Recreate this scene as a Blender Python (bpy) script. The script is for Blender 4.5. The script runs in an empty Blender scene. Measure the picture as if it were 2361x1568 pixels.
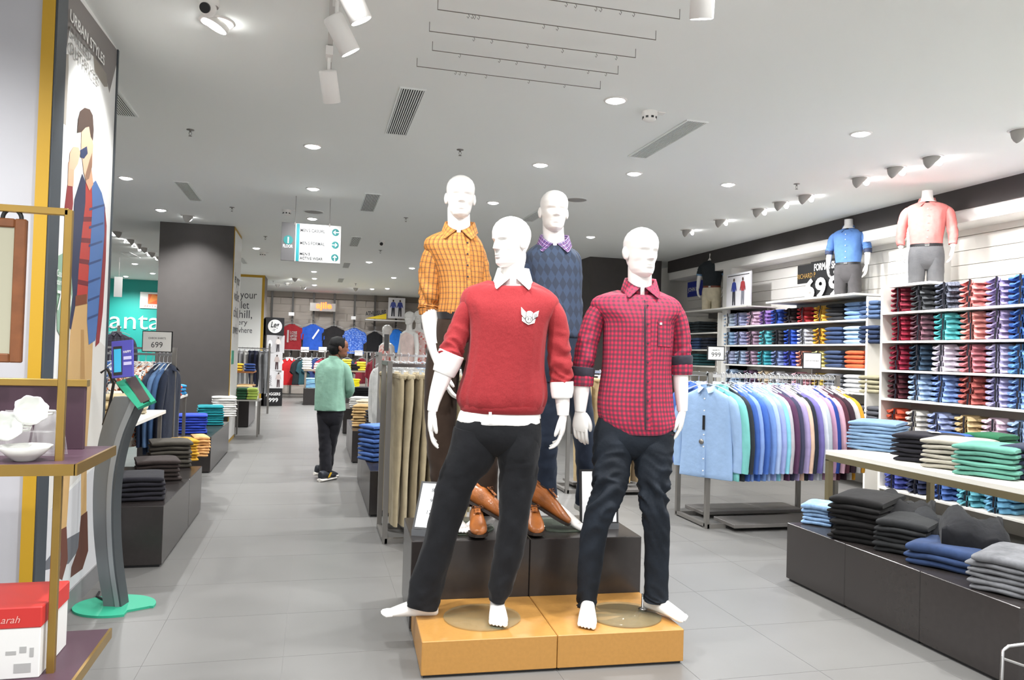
import bpy, math, random
from mathutils import Vector, Matrix, noise
R = math.radians
rnd = random.Random(7)
scene = bpy.context.scene
col = scene.collection

# ------------------------------------------------------------------ camera
F = 1770.0; CX = 1180.5; CY = 784.0; EYE = 1.4
YAW = R(14.4); PITCH = math.atan(35 / F); ROLL = R(1.65)
fw = Vector((math.sin(YAW) * math.cos(PITCH), math.cos(YAW) * math.cos(PITCH), math.sin(PITCH)))
r0 = Vector((math.cos(YAW), -math.sin(YAW), 0)); u0 = r0.cross(fw)
rt = r0 * math.cos(ROLL) + u0 * math.sin(ROLL); up = u0 * math.cos(ROLL) - r0 * math.sin(ROLL)
cam_d = bpy.data.cameras.new('camera'); cam = bpy.data.objects.new('camera', cam_d); col.objects.link(cam)
cam_d.sensor_width = 36; cam_d.lens = 36 * F / 2361; cam_d.clip_start = .05; cam_d.clip_end = 200
m = Matrix((rt, up, -fw)).transposed().to_4x4(); m.translation = (0, 0, EYE); cam.matrix_world = m
scene.camera = cam
EV = Vector((0, 0, EYE))
def ray(px, py): return fw + rt * ((px - CX) / F) - up * ((py - CY) / F)
def atz(px, py, z): d = ray(px, py); return EV + d * ((z - EYE) / d.z)
def atx(px, py, x): d = ray(px, py); return EV + d * (x / d.x)
def aty(px, py, y): d = ray(px, py); return EV + d * (y / d.y)

# ------------------------------------------------------------------ world and exposure
w = bpy.data.worlds.new('world'); scene.world = w; w.use_nodes = True
w.node_tree.nodes['Background'].inputs[0].default_value = (1, 1, 1, 1)
w.node_tree.nodes['Background'].inputs[1].default_value = .6
vs = scene.view_settings
vs.view_transform = 'Standard'; vs.look = 'None'; vs.gamma = 1; vs.use_curve_mapping = False; vs.exposure = 1.2
DOWN_W = 98; GIMBAL_W = 36; TRACK_W = 22
CEIL = 3.15

# ------------------------------------------------------------------ materials
def lin(c): return c / 12.92 if c <= .04045 else ((c + .055) / 1.055) ** 2.4
def rgb(h):
    if isinstance(h, str): h = tuple(int(h[i:i + 2], 16) / 255 for i in (0, 2, 4))
    return tuple(lin(c) for c in h) + (1,)
MATS = {}
def nodes_of(name):
    mt = bpy.data.materials.new(name); mt.use_nodes = True
    nt = mt.node_tree; return mt, nt, nt.nodes['Principled BSDF']
def M(key, color='808080', rough=.6, metal=0.0, var=0.0, vscale=8, bump=0.0, bscale=60, coat=0.0, emit=0.0, alpha=1, trans=0.0, ior=1.45, sheen=0.0, stretch=None, spec=.5):
    if key in MATS: return MATS[key]
    mt, nt, b = nodes_of(key); N = nt.nodes; Lk = nt.links
    c = rgb(color)
    b.inputs['Base Color'].default_value = c; b.inputs['Roughness'].default_value = rough; b.inputs['Metallic'].default_value = metal
    b.inputs['Specular IOR Level'].default_value = spec
    if coat: b.inputs['Coat Weight'].default_value = coat
    if sheen: b.inputs['Sheen Weight'].default_value = sheen
    if emit: b.inputs['Emission Color'].default_value = c; b.inputs['Emission Strength'].default_value = emit
    if trans: b.inputs['Transmission Weight'].default_value = trans; b.inputs['IOR'].default_value = ior
    if alpha < 1: b.inputs['Alpha'].default_value = alpha
    if var or bump:
        tc = N.new('ShaderNodeTexCoord'); src = tc.outputs['Object']
        if stretch:
            mp = N.new('ShaderNodeMapping'); mp.inputs['Scale'].default_value = stretch; Lk.new(src, mp.inputs['Vector']); src = mp.outputs['Vector']
    if var:
        n = N.new('ShaderNodeTexNoise'); n.inputs['Scale'].default_value = vscale; n.inputs['Detail'].default_value = 4; Lk.new(src, n.inputs['Vector'])
        mr = N.new('ShaderNodeMapRange'); mr.inputs['From Min'].default_value = .3; mr.inputs['From Max'].default_value = .7
        mr.inputs['To Min'].default_value = 1 - var; mr.inputs['To Max'].default_value = 1 + var; Lk.new(n.outputs['Fac'], mr.inputs['Value'])
        mx = N.new('ShaderNodeVectorMath'); mx.operation = 'SCALE'; mx.inputs[0].default_value = c[:3]; Lk.new(mr.outputs['Result'], mx.inputs['Scale'])
        Lk.new(mx.outputs['Vector'], b.inputs['Base Color'])
    if bump:
        n2 = N.new('ShaderNodeTexNoise'); n2.inputs['Scale'].default_value = bscale; n2.inputs['Detail'].default_value = 3; Lk.new(src, n2.inputs['Vector'])
        bp = N.new('ShaderNodeBump'); bp.inputs['Strength'].default_value = bump; bp.inputs['Distance'].default_value = .01
        Lk.new(n2.outputs['Fac'], bp.inputs['Height']); Lk.new(bp.outputs['Normal'], b.inputs['Normal'])
    MATS[key] = mt; return mt
def cloth(color, key=None, bump=.35, bscale=26, var=.10):
    return M(key or 'cloth_' + str(color), color, .85, 0, var, 14, bump, bscale, sheen=.06, spec=.18)
def check(key, base, bars, rough=.8, fine=0.0):
    """woven check on the UV map (metres): bars = list of (axis 0/1, period, width, offset, colour, opacity)"""
    if key in MATS: return MATS[key]
    mt, nt, b = nodes_of(key); N = nt.nodes; Lk = nt.links
    uv = N.new('ShaderNodeUVMap'); sp = N.new('ShaderNodeSeparateXYZ'); Lk.new(uv.outputs['UV'], sp.inputs[0])
    cur = N.new('ShaderNodeRGB'); cur.outputs[0].default_value = rgb(base); out = cur.outputs[0]
    for ax, per, wd, off, colr, op in bars:
        a = N.new('ShaderNodeMath'); a.operation = 'ADD'; a.inputs[1].default_value = off + 100 * per; Lk.new(sp.outputs[ax], a.inputs[0])
        d = N.new('ShaderNodeMath'); d.operation = 'MODULO'; d.inputs[1].default_value = per; Lk.new(a.outputs[0], d.inputs[0])
        l = N.new('ShaderNodeMath'); l.operation = 'LESS_THAN'; l.inputs[1].default_value = wd; Lk.new(d.outputs[0], l.inputs[0])
        o = N.new('ShaderNodeMath'); o.operation = 'MULTIPLY'; o.inputs[1].default_value = op; Lk.new(l.outputs[0], o.inputs[0])
        mx = N.new('ShaderNodeMix'); mx.data_type = 'RGBA'; Lk.new(o.outputs[0], mx.inputs['Factor']); Lk.new(out, mx.inputs[6]); mx.inputs[7].default_value = rgb(colr)
        out = mx.outputs[2]
    Lk.new(out, b.inputs['Base Color']); b.inputs['Roughness'].default_value = rough; b.inputs['Specular IOR Level'].default_value = .25
    tc = N.new('ShaderNodeTexCoord'); n2 = N.new('ShaderNodeTexNoise'); n2.inputs['Scale'].default_value = 28; Lk.new(tc.outputs['Object'], n2.inputs['Vector'])
    bp = N.new('ShaderNodeBump'); bp.inputs['Strength'].default_value = .3; bp.inputs['Distance'].default_value = .01
    Lk.new(n2.outputs['Fac'], bp.inputs['Height']); Lk.new(bp.outputs['Normal'], b.inputs['Normal'])
    MATS[key] = mt; return mt
def print_cloth(key, base, c2, c3, scale=40):
    """small blotchy print on cloth"""
    if key in MATS: return MATS[key]
    mt, nt, b = nodes_of(key); N = nt.nodes; Lk = nt.links
    tc = N.new('ShaderNodeTexCoord'); v = N.new('ShaderNodeTexVoronoi'); v.inputs['Scale'].default_value = scale; Lk.new(tc.outputs['Object'], v.inputs['Vector'])
    cr = N.new('ShaderNodeValToRGB'); cr.color_ramp.interpolation = 'CONSTANT'
    e = cr.color_ramp.elements; e[0].color = rgb(base); e[1].position = .62; e[1].color = rgb(c2); k = e.new(.8); k.color = rgb(c3)
    sx = N.new('ShaderNodeSeparateColor'); Lk.new(v.outputs['Color'], sx.inputs[0]); Lk.new(sx.outputs[0], cr.inputs['Fac']); Lk.new(cr.outputs['Color'], b.inputs['Base Color'])
    b.inputs['Roughness'].default_value = .85; MATS[key] = mt; return mt
MANN = M('mannequin_white', 'F2F0EC', .28, 0, coat=.3)
WHITE = M('white_paint', 'ECEAE6', .5)
BLACK = M('black_paint', '1A1A1C', .45)
DARK = M('dark_laminate', '2E2A29', .24, var=.06, vscale=30, spec=.6)
CHROME = M('chrome', 'C8C8C8', .18, 1.0)
STEEL = M('grey_steel', '8D8A86', .35, .7)
GLASS = M('glass', 'DDE8E2', .02, 0, trans=1.0, ior=1.45)
ACRYL = M('clear_acrylic', 'F2F2F2', .04, 0, alpha=.18)

# ------------------------------------------------------------------ mesh building
class MB:
    def __init__(s): s.v = []; s.f = []; s.uv = []; s.sm = []
    def add(s, vs_, fs, uvs=None, smooth=False):
        o = len(s.v); s.v += [tuple(p) for p in vs_]
        for i, f in enumerate(fs):
            s.f.append([o + k for k in f]); s.sm.append(smooth)
            s.uv.append(uvs[i] if uvs else [(vs_[k][0], vs_[k][2]) for k in f])
        return s
    def box(s, x0, x1, y0, y1, z0, z1, bev=0.0):
        if not bev:
            v = [(x, y, z) for z in (z0, z1) for y in (y0, y1) for x in (x0, x1)]
            return s.add(v, [(0, 2, 3, 1), (4, 5, 7, 6), (0, 1, 5, 4), (2, 6, 7, 3), (0, 4, 6, 2), (1, 3, 7, 5)])
        b = min(bev, abs(x1 - x0) / 2.01, abs(y1 - y0) / 2.01, abs(z1 - z0) / 2.01); v = []; ix = {}
        for sx in (0, 1):
            for sy in (0, 1):
                for sz in (0, 1):
                    X, Y, Z = (x0, x1)[sx], (y0, y1)[sy], (z0, z1)[sz]
                    ox, oy, oz = (b, -b)[sx], (b, -b)[sy], (b, -b)[sz]
                    for ax, p in enumerate(((X, Y + oy, Z + oz), (X + ox, Y, Z + oz), (X + ox, Y + oy, Z))):
                        ix[sx, sy, sz, ax] = len(v); v.append(p)
        f = []
        for q in (0, 1):
            f.append([ix[q, a, c, 0] for a, c in ((0, 0), (1, 0), (1, 1), (0, 1))][::1 if q else -1])
            f.append([ix[a, q, c, 1] for a, c in ((0, 0), (0, 1), (1, 1), (1, 0))][::1 if q else -1])
            f.append([ix[a, c, q, 2] for a, c in ((0, 0), (1, 0), (1, 1), (0, 1))][::1 if q else -1])
        for a in (0, 1):
            for c in (0, 1):
                s1 = 1 if a == c else -1
                f.append([ix[a, c, 0, 0], ix[a, c, 0, 1], ix[a, c, 1, 1], ix[a, c, 1, 0]][::s1])
                f.append([ix[a, 0, c, 0], ix[a, 1, c, 0], ix[a, 1, c, 2], ix[a, 0, c, 2]][::s1])
                f.append([ix[0, a, c, 1], ix[0, a, c, 2], ix[1, a, c, 2], ix[1, a, c, 1]][::s1])
                for d in (0, 1):
                    f.append([ix[a, c, d, 0], ix[a, c, d, 1], ix[a, c, d, 2]][::1 if (a + c + d) % 2 else -1])
        return s.add(v, f)
    def loft(s, rings, caps=True, smooth=True, closed=True, uvm=None):
        n = len(rings[0]); v = [p for r in rings for p in r]; f = []; uv = []
        dv = [0.0]
        for a, b in zip(rings, rings[1:]): dv.append(dv[-1] + sum((Vector(a[k]) - Vector(b[k])).length for k in range(0, n, max(1, n // 4))) / len(range(0, n, max(1, n // 4))))
        mid = rings[len(rings) // 2]
        du = [0.0]
        for k in range(n): du.append(du[-1] + (Vector(mid[k]) - Vector(mid[(k + 1) % n])).length)
        m_ = n if closed else n - 1
        for i in range(len(rings) - 1):
            for k in range(m_):
                k2 = (k + 1) % n
                f.append((i * n + k, i * n + k2, (i + 1) * n + k2, (i + 1) * n + k))
                uv.append([(du[k], dv[i]), (du[k + 1], dv[i]), (du[k + 1], dv[i + 1]), (du[k], dv[i + 1])])
        s.add(v, f, uv, smooth)
        if caps and closed:
            for r, fl in ((rings[0], True), (rings[-1], False)):
                c = sum((Vector(p) for p in r), Vector()) / n
                vv = [tuple(p) for p in r] + [tuple(c)]
                s.add(vv, [((k + 1) % n, k, n) if fl else (k, (k + 1) % n, n) for k in range(n)], None, smooth)
        return s
    def tube(s, pts, r, n=8, caps=True, flat=1.0, ref=None):
        pts = [Vector(p) for p in pts]; rs = r if isinstance(r, (list, tuple)) else [r] * len(pts)
        return s.loft(tube_rings(pts, [(a, a * flat) if not isinstance(a, tuple) else a for a in rs], n, ref), caps)
    def cyl(s, c, r, h, n=20, ax='z', r2=None):
        c = Vector(c); d = {'x': Vector((h, 0, 0)), 'y': Vector((0, h, 0)), 'z': Vector((0, 0, h))}[ax] if isinstance(ax, str) else Vector(ax).normalized() * h
        rr = tube_rings([c, c + d], [(r, r), ((r2 if r2 is not None else r),) * 2], n)
        o = len(s.f); s.loft(rr, False)
        for i in range(o, len(s.f)): s.sm[i] = True
        for ring_, fl in ((rr[0], True), (rr[1], False)):
            idx = list(range(n)); s.add(ring_, [idx[::-1] if fl else idx])
        return s
    def lathe(s, prof, n=24, c=(0, 0, 0), caps=False):
        rings = [[(c[0] + r * math.cos(2 * math.pi * k / n), c[1] + r * math.sin(2 * math.pi * k / n), c[2] + z) for k in range(n)] for r, z in prof]
        return s.loft(rings, caps)
    def ball(s, c, rx, ry=None, rz=None, n=16, m_=10):
        ry = ry or rx; rz = rz or rx
        rings = [[(c[0] + rx * math.sin(t) * math.cos(2 * math.pi * k / n), c[1] + ry * math.sin(t) * math.sin(2 * math.pi * k / n), c[2] - rz * math.cos(t)) for k in range(n)] for t in [math.pi * (i + .15) / (m_ + .3) for i in range(m_ + 1)]]
        return s.loft(rings)
    def poly(s, pts, th=None, nrm=None):
        """flat polygon (3D points, convex or not), optional thickness along nrm"""
        n = len(pts)
        if not th: return s.add(pts, [list(range(n))])
        nv = Vector(nrm).normalized() * th; b = [tuple(Vector(p) + nv) for p in pts]
        s.add(list(pts) + b, [list(range(n))[::-1], [n + k for k in range(n)]] + [(k, (k + 1) % n, n + (k + 1) % n, n + k) for k in range(n)])
        return s
    def mesh(s, name):
        me = bpy.data.meshes.new(name); me.from_pydata(s.v, [], s.f)
        me.polygons.foreach_set('use_smooth', s.sm)
        l = me.uv_layers.new(name='UVMap'); l.data.foreach_set('uv', [c for f in s.uv for p in f for c in p])
        me.update(); return me
    def build(s, name, mat, parent=None, **kw): return obj(name, s.mesh(name), mat, parent, **kw)
def tube_rings(pts, rad, n=8, ref=None):
    pts = [Vector(p) for p in pts]; out = []; pe = Vector(ref) if ref else None
    for i, p in enumerate(pts):
        t = (pts[min(i + 1, len(pts) - 1)] - pts[max(i - 1, 0)]).normalized()
        if pe is None: pe = Vector((1, 0, 0)) if abs(t.x) < .8 else Vector((0, 1, 0))
        e1 = (pe - t * pe.dot(t))
        e1 = e1.normalized() if e1.length > 1e-6 else t.orthogonal().normalized()
        if not ref: pe = e1
        e2 = t.cross(e1); a, b = rad[i][:2]
        out.append([tuple(p + e1 * (a * math.cos(2 * math.pi * k / n)) + e2 * (b * math.sin(2 * math.pi * k / n))) for k in range(n)])
    return out
def spl(rows, m_):
    """Catmull-Rom through tuples of numbers"""
    rows = [tuple(map(float, r)) for r in rows]; n = len(rows); out = []
    for j in range(m_):
        t = j / (m_ - 1) * (n - 1); i = min(int(t), n - 2); u = t - i
        p0, p1, p2, p3 = rows[max(i - 1, 0)], rows[i], rows[i + 1], rows[min(i + 2, n - 1)]
        out.append(tuple(.5 * (2 * b + (c - a) * u + (2 * a - 5 * b + 4 * c - d) * u * u + (3 * b - a - 3 * c + d) * u ** 3) for a, b, c, d in zip(p0, p1, p2, p3)))
    return out
def sring(cx, cy, cz, a, b, n=2.0, N_=32, disp=None, back=None):
    """horizontal superellipse ring; y negative = front"""
    out = []
    for k in range(N_):
        t = 2 * math.pi * k / N_; c, s = math.cos(t), math.sin(t)
        d = disp(t, cz) if disp else 0.0
        bb = (back if back is not None and s > 0 else b)
        x = math.copysign(abs(c) ** (2 / n), c) * (a + d); y = math.copysign(abs(s) ** (2 / n), s) * (bb + d)
        out.append((cx + x, cy + y, cz))
    return out
def obj(name, me, mat, parent=None, loc=None, rot=None, slot=False):
    if mat is not None and len(me.materials) == 0: me.materials.append(mat)
    o = bpy.data.objects.new(name, me); col.objects.link(o)
    if slot: o.material_slots[0].link = 'OBJECT'; o.material_slots[0].material = mat
    if parent: o.parent = parent
    if loc is not None: o.location = loc
    if rot is not None: o.rotation_euler = rot
    return o
def tag(o, label, cat, group=None):
    o['label'] = label; o['category'] = cat
    if group: o['group'] = group
    return o
def thing(name, label, cat, loc=(0, 0, 0), rz=0, group=None):
    o = bpy.data.objects.new(name, None); col.objects.link(o); o.location = loc; o.rotation_euler = (0, 0, rz); o.empty_display_size = .1
    return tag(o, label, cat, group)
def struct(o, label=None):
    o['kind'] = 'structure'
    if label: o['label'] = label
    return o
def frame_m(o, x, y, z=None):
    x = Vector(x).normalized(); y = Vector(y); y = (y - x * x.dot(y)).normalized(); z = x.cross(y)
    mm = Matrix((x, y, z)).transposed().to_4x4(); mm.translation = o; return mm
TXT = {}
def text(name, body, h, mw, mat, parent=None, width=None, ext=.002, bold=0.0, align='LEFT', shear=0.0):
    """letters h high; x right, y up, z out in frame mw (local to the parent)"""
    c = bpy.data.curves.new(name, 'FONT'); c.body = body; c.size = 1; c.extrude = 0; c.offset = bold; c.shear = shear; c.resolution_u = 3
    t = bpy.data.objects.new('t', c); me = bpy.data.meshes.new_from_object(t); bpy.data.objects.remove(t); bpy.data.curves.remove(c)
    xs = [v.co.x for v in me.vertices] or [0, 1]; x0, x1 = min(xs), max(xs)
    k = h / .72; kx = (width / (x1 - x0)) if width else k
    sh = {'LEFT': -x0 * kx, 'CENTER': -(x0 + x1) / 2 * kx, 'RIGHT': -x1 * kx}[align]
    me.name = name
    for v in me.vertices: v.co = mw @ Vector((v.co.x * kx + sh, v.co.y * k, ext))
    return obj(name, me, mat, parent)
def clone(o, parent=None):
    c = o.copy(); col.objects.link(c); c.parent = parent
    for ch in o.children: clone(ch, c)
    return c
def yawed(o): o.rotation_euler = (0, 0, -YAW); return o

# ------------------------------------------------------------------ lamps
def spot(name, loc, tgt, watt, angle=100, blend=.6, size=.06, parent=None, color=(.99, .99, .985)):
    l = bpy.data.lights.new(name, 'SPOT'); l.energy = watt; l.spot_size = R(angle); l.spot_blend = blend; l.shadow_soft_size = size; l.color = color
    o = bpy.data.objects.new(name, l); col.objects.link(o); o.location = loc
    d = Vector(tgt) - Vector(loc); o.rotation_euler = d.to_track_quat('-Z', 'Y').to_euler()
    if parent: o.parent = parent
    return o

# ------------------------------------------------------------------ floor, ceiling, walls
T = .5925; TX0 = -.092; TY0 = 3.655
XW = 6.45
fb = MB().box(-9, XW + .3, -8, 25.2, -.12, -.002)
floor = struct(fb.build('floor', M('grout', '8A8987', .8)), 'grey porcelain tiled shop floor')
def tile_mat():
    mt, nt, b = nodes_of('floor_tile'); N = nt.nodes; Lk = nt.links
    gi = N.new('ShaderNodeNewGeometry'); n = N.new('ShaderNodeTexNoise'); n.inputs['Scale'].default_value = 1.3; n.inputs['Detail'].default_value = 6
    Lk.new(gi.outputs['Position'], n.inputs['Vector'])
    oi = N.new('ShaderNodeObjectInfo')
    a = N.new('ShaderNodeMath'); a.operation = 'MULTIPLY_ADD'; a.inputs[1].default_value = .06; Lk.new(oi.outputs['Random'], a.inputs[0]); Lk.new(n.outputs['Fac'], a.inputs[2])
    mr = N.new('ShaderNodeMapRange'); mr.inputs['From Min'].default_value = .3; mr.inputs['From Max'].default_value = .75; mr.inputs['To Min'].default_value = .92; mr.inputs['To Max'].default_value = 1.08
    Lk.new(a.outputs[0], mr.inputs['Value'])
    mx = N.new('ShaderNodeVectorMath'); mx.operation = 'SCALE'; mx.inputs[0].default_value = rgb('6C6B69')[:3]; Lk.new(mr.outputs['Result'], mx.inputs['Scale'])
    Lk.new(mx.outputs['Vector'], b.inputs['Base Color']); b.inputs['Roughness'].default_value = .38; b.inputs['Specular IOR Level'].default_value = .4
    return mt
TM = tile_mat()
tl = MB().box(.001, T - .001, .001, T - .001, -.01, 0).mesh('tile')
near = []; far = MB()
for i in range(-14, 12):
    for j in range(-18, 37):
        x, y = TX0 + i * T, TY0 + j * T
        if x < -8.5 or x + T > XW + .2 or y + T > 25: continue
        p = Vector((x + T / 2, y + T / 2, 0)); d = p - EV
        inview = d.dot(fw) > .5 and abs(d.dot(rt) / d.dot(fw) * F) < 1300 and -d.dot(up) / d.dot(fw) * F < 900
        near.append((d.length if inview else 1000 + d.length, x, y))
near.sort()
for k, (d, x, y) in enumerate(near):
    if k < 290: obj('tile', tl, TM, floor, loc=(x, y, 0))
    else: far.box(x + .0015, x + T - .0015, y + .0015, y + T - .0015, -.01, 0)
ft = far.build('far_tiles', TM, floor); ft['kind'] = 'stuff'
CM = M('ceiling_paint', 'F0F3F0', .9)
ceil = struct(MB().box(-9, XW + .3, .6, 25.2, CEIL, CEIL + .15).build('ceiling', CM), 'smooth off-white ceiling over the whole shop')
WP = M('wall_white', 'E9E6E0', .7)
wr = struct(MB().box(XW, XW + .3, .6, 25.2, 0, CEIL).build('wall_right', WP), 'white right wall behind the shirt shelves')
wb = struct(MB().box(-9.3, XW + .3, 24.75, 25.05, 0, CEIL).build('wall_back', M('beige_wall', 'B7AFA6', .8)), 'beige far wall of the shop')
wl = struct(MB().box(-9.3, -9, .6, 25, 0, CEIL).build('wall_left', WP), 'white left wall')
tr = struct(MB().box(-1.6, 4.2, 24.45, 24.75, 2.98, CEIL).build('trim_1', M('taupe_trim', '7C746C', .8)), 'taupe bulkhead strip above the far wall')
# staggered relief panels on the far wall
pm = MB(); pw, ph = .86, .23
pm.add([(0, 0, 0), (pw - .01, 0, 0), (pw - .01, -.05, ph - .006), (0, -.012, ph - .006), (0, .04, 0), (pw - .01, .04, 0), (pw - .01, .04, ph - .006), (0, .04, ph - .006)],
       [(0, 1, 2, 3), (3, 2, 6, 7), (1, 5, 6, 2), (0, 3, 7, 4), (4, 5, 1, 0), (5, 4, 7, 6)])
pme = pm.mesh('relief_panel'); PMAT = M('relief_beige', 'BDB4AB', .75)
for r_ in range(13):
    for c_ in range(7):
        x = -1.62 + c_ * pw + (r_ % 3) * .29 - .29
        if x + pw < 4.2: obj('relief_panel', pme, PMAT, wb, loc=(x, 24.70, .02 + r_ * ph))
# right wall: dark bulkhead, white lip, piers
BHX = 6.05
struct(MB().box(BHX, XW, .6, 12.55, 2.945, CEIL).build('trim_2', M('charcoal_band', '3E3A39', .7, var=.05)), 'charcoal band along the top of the right wall')
struct(MB().box(BHX + .03, XW, .6, 12.55, 2.82, 2.945).build('trim_3', WHITE), 'white lip under the charcoal band')
k = 3
for y0 in (6.75, 10.55):
    k += 1
    struct(MB().box(BHX + .03, XW, y0 - .12, y0 + .12, 0, 2.82).build('trim_%d' % k, WHITE), 'white pier on the right wall')
sl = MB().box(6.425, 6.449, 0, 1, 0, .142).mesh('slat_board')
for s0, s1 in ((1.2, 6.63), (6.87, 10.43), (10.67, 12.5)):
    for i in range(8):
        o = obj('slat_board', sl, WP, wr, loc=(0, s0, 1.72 + i * .148 - .0)); o.scale = (1, s1 - s0, 1)
# ------------------------------------------------------------------ ceiling fixtures
LAMP = M('lamp_glow', 'FFFFFF', .5, emit=14)
ring_me = MB().lathe([(.058, -.001), (.058, -.006), (.075, -.008), (.08, 0)], 28).mesh('trim_ring')
disc_me = MB().lathe([(.0005, -.022), (.02, -.021), (.04, -.016), (.052, -.009), (.058, -.002)], 28).mesh('lamp_lens')
def downlight(p, label, scale=1.0, watt=DOWN_W, group=None):
    t = thing('downlight', label, 'light', (p[0], p[1], CEIL), group=group or 'recessed ceiling downlights')
    a = obj('trim_ring', ring_me, WHITE, t); b = obj('lamp_lens', disc_me, LAMP, t)
    a.scale = b.scale = (scale, scale, 1)
    if watt and p[1] > 7.5: watt *= 1.55
    if watt: spot('downlight_lamp', (0, 0, -.035), (0, 0, -1), watt, 150, .8, .05, t)
    return t
for px, py, lb in [(721, 337, 'lit round downlight over the aisle, nearest of the left row'), (722, 435, 'lit round downlight over the aisle, second of the left row'),
                   (290, 410, 'lit round downlight beside the poster pillar edge'), (371, 484, 'lit round downlight above the dark column top'),
                   (591, 572, 'lit round downlight right of the dark column'), (720, 504, 'lit round downlight just above the hanging floor sign'),
                   (1246, 380, 'lit round downlight above the navy sweater mannequin head'), (1137, 467, 'lit round downlight between the two rear mannequin heads'),
                   (1462, 400, 'lit round downlight above the pink check shirt mannequin'), (1419, 231, 'large lit downlight nearest the ceiling wires'),
                   (1985, 308, 'lit round downlight nearest the right wall'), (1679, 425, 'lit round downlight over the hanging shirt rack'),
                   (1362, 546, 'small lit downlight left of the pink check mannequin head')]:
    p = atz(px, py, CEIL); downlight(p, lb, watt=38 if (px, py) in ((722, 435), (720, 504)) else DOWN_W)
for k_, (px, py) in enumerate([(724, 626), (725, 642), (725, 657)]): downlight(atz(px, py, CEIL), 'small far downlight below the hanging floor sign, %s of three going down' % ['first', 'second', 'third'][k_], group='far downlights in line under the sign')
for (px, py), k_ in zip([(851, 604), (950, 618), (908, 640), (858, 666), (893, 665)], ['nearest, at its left', 'rightmost', 'middle', 'lowest left', 'lowest right']): downlight(atz(px, py, CEIL), 'small far downlight above the sportswear wall, ' + k_, group='far downlights above the sportswear')
for (px, py), k_ in zip([(311, 608), (352, 630), (290, 637)], ['upper', 'right', 'lower left']): downlight(atz(px, py, CEIL), 'small far downlight before the teal wall, %s of three' % k_, group='far downlights by the teal wall')
# unseen downlights carrying on the rows; far left pair added to brighten pillar and stand
for x, y in [(1.93, 2.9), (3.9, 3.0), (-.07, 2.9), (1.93, 1.0), (-.07, 1.0), (3.9, 1.0), (-2.0, 2.9), (-2.0, 1.2)]:
    downlight((x, y), 'unseen lit downlight in the rows above the camera, %s %s' % ('front' if y > 2 else 'rear', 'far left' if x < -1 else 'left' if x < 1 else 'middle' if x < 3 else 'right'), group='downlights above the camera')
# tilted wall washers along the right wall and some at the left
cup = MB().lathe([(.062, 0), (.07, -.004), (.062, -.012), (.058, -.05), (.045, -.085), (.0, -.088)], 24)
gm_in = MB().lathe([(.0005, 0), (.05, 0)], 20).mesh('lamp_disc')
gm_ring = MB().lathe([(.07, -.001), (.07, -.006), (.086, -.008), (.092, 0)], 28).mesh('trim_ring')
def scoop():
    m_ = MB(); rings = []
    for i, t in enumerate([0, .3, .6, .85, 1.0]):
        rr = .068 * math.sqrt(max(0.0, 1 - (t * .93) ** 2)); 
        rings.append([(rr * math.cos(2 * math.pi * k / 24) - .012 * t, rr * math.sin(2 * math.pi * k / 24), (-.1 * t) * (1 - .55 * (math.cos(2 * math.pi * k / 24) + 1) / 2)) for k in range(24)])
    return m_.loft(rings).mesh('scoop_shade')
sc_me = scoop(); SHADE = M('scoop_grey', 'A9A6A1', .6)
def washer(p, tgt, label, watt=GIMBAL_W, group='tilted wall washer lights'):
    d = Vector(tgt) - Vector((p[0], p[1], CEIL)); a = math.atan2(d.y, d.x)
    t = thing('wall_washer', label, 'light', (p[0], p[1], CEIL), a, group)
    obj('trim_ring', gm_ring, WHITE, t); obj('scoop_shade', sc_me, SHADE, t)
    b = obj('lamp_disc', gm_in, LAMP, t, loc=(.068, 0, -.03), rot=(0, R(70), 0)); b.scale = (.75, .9, 1)
    dl = Vector((math.hypot(d.x, d.y), 0, d.z))
    spot('washer_lamp', (.095, 0, -.05), (dl.x, 0, dl.z), watt, 95, .7, .05, t)
wl_px = [(2355, 300), (2149, 362), (2065, 386), (1983, 410), (1857, 450), (1800, 466), (1750, 482), (1662, 507), (1585, 530)]
wl_lab = ['cut by the right picture edge', 'above the pink shirt torso', 'second beyond the pink shirt torso light', 'between the sprinkler and the blue shirt torso', 'nearest the small sprinkler',
          'second past the small sprinkler', 'third past the small sprinkler', 'above the dark polo torso', 'farthest of the right row']
for (px, py), lb in zip(wl_px, wl_lab):
    p = atz(px, py, CEIL); washer(p, (6.3, p.y, 1.6), 'tilted wall washer light ' + lb)
for k_, (px, py, tx, ty) in enumerate([(433, 497, -1.7, 12), (270, 534, -4, 14), (299, 552, -4, 14), (316, 562, -4, 14), (330, 571, -5, 16), (349, 582, -5, 18), (367, 592, -5, 19), (680, 641, -.9, 24), (640, 655, -1, 24.5), (700, 661, .2, 24.5), (820, 664, 1, 24.5)]):
    p = atz(px, py, CEIL); washer(p, (tx, ty, 1.2), 'small tilted washer above the dark column' if k_ == 0 else 'small tilted wall washer, %s in the far left row' % ['', 'first', 'second', 'third', 'fourth', 'fifth', 'sixth'][k_] if px < 500 else 'small tilted washer before the sportswear wall, %s' % ['second from left', 'leftmost', 'third from left', 'rightmost'][k_ - 7], 26, 'far left wall washers' if px < 500 else 'sportswear wall washers')
for y, k_ in ((3.2, 'first'), (2.2, 'second'), (1.2, 'third')): washer((4.94, y), (6.3, y, 1.6), 'tilted wall washer light beyond the right picture edge, %s' % k_, group='tilted wall washer lights')
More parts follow.
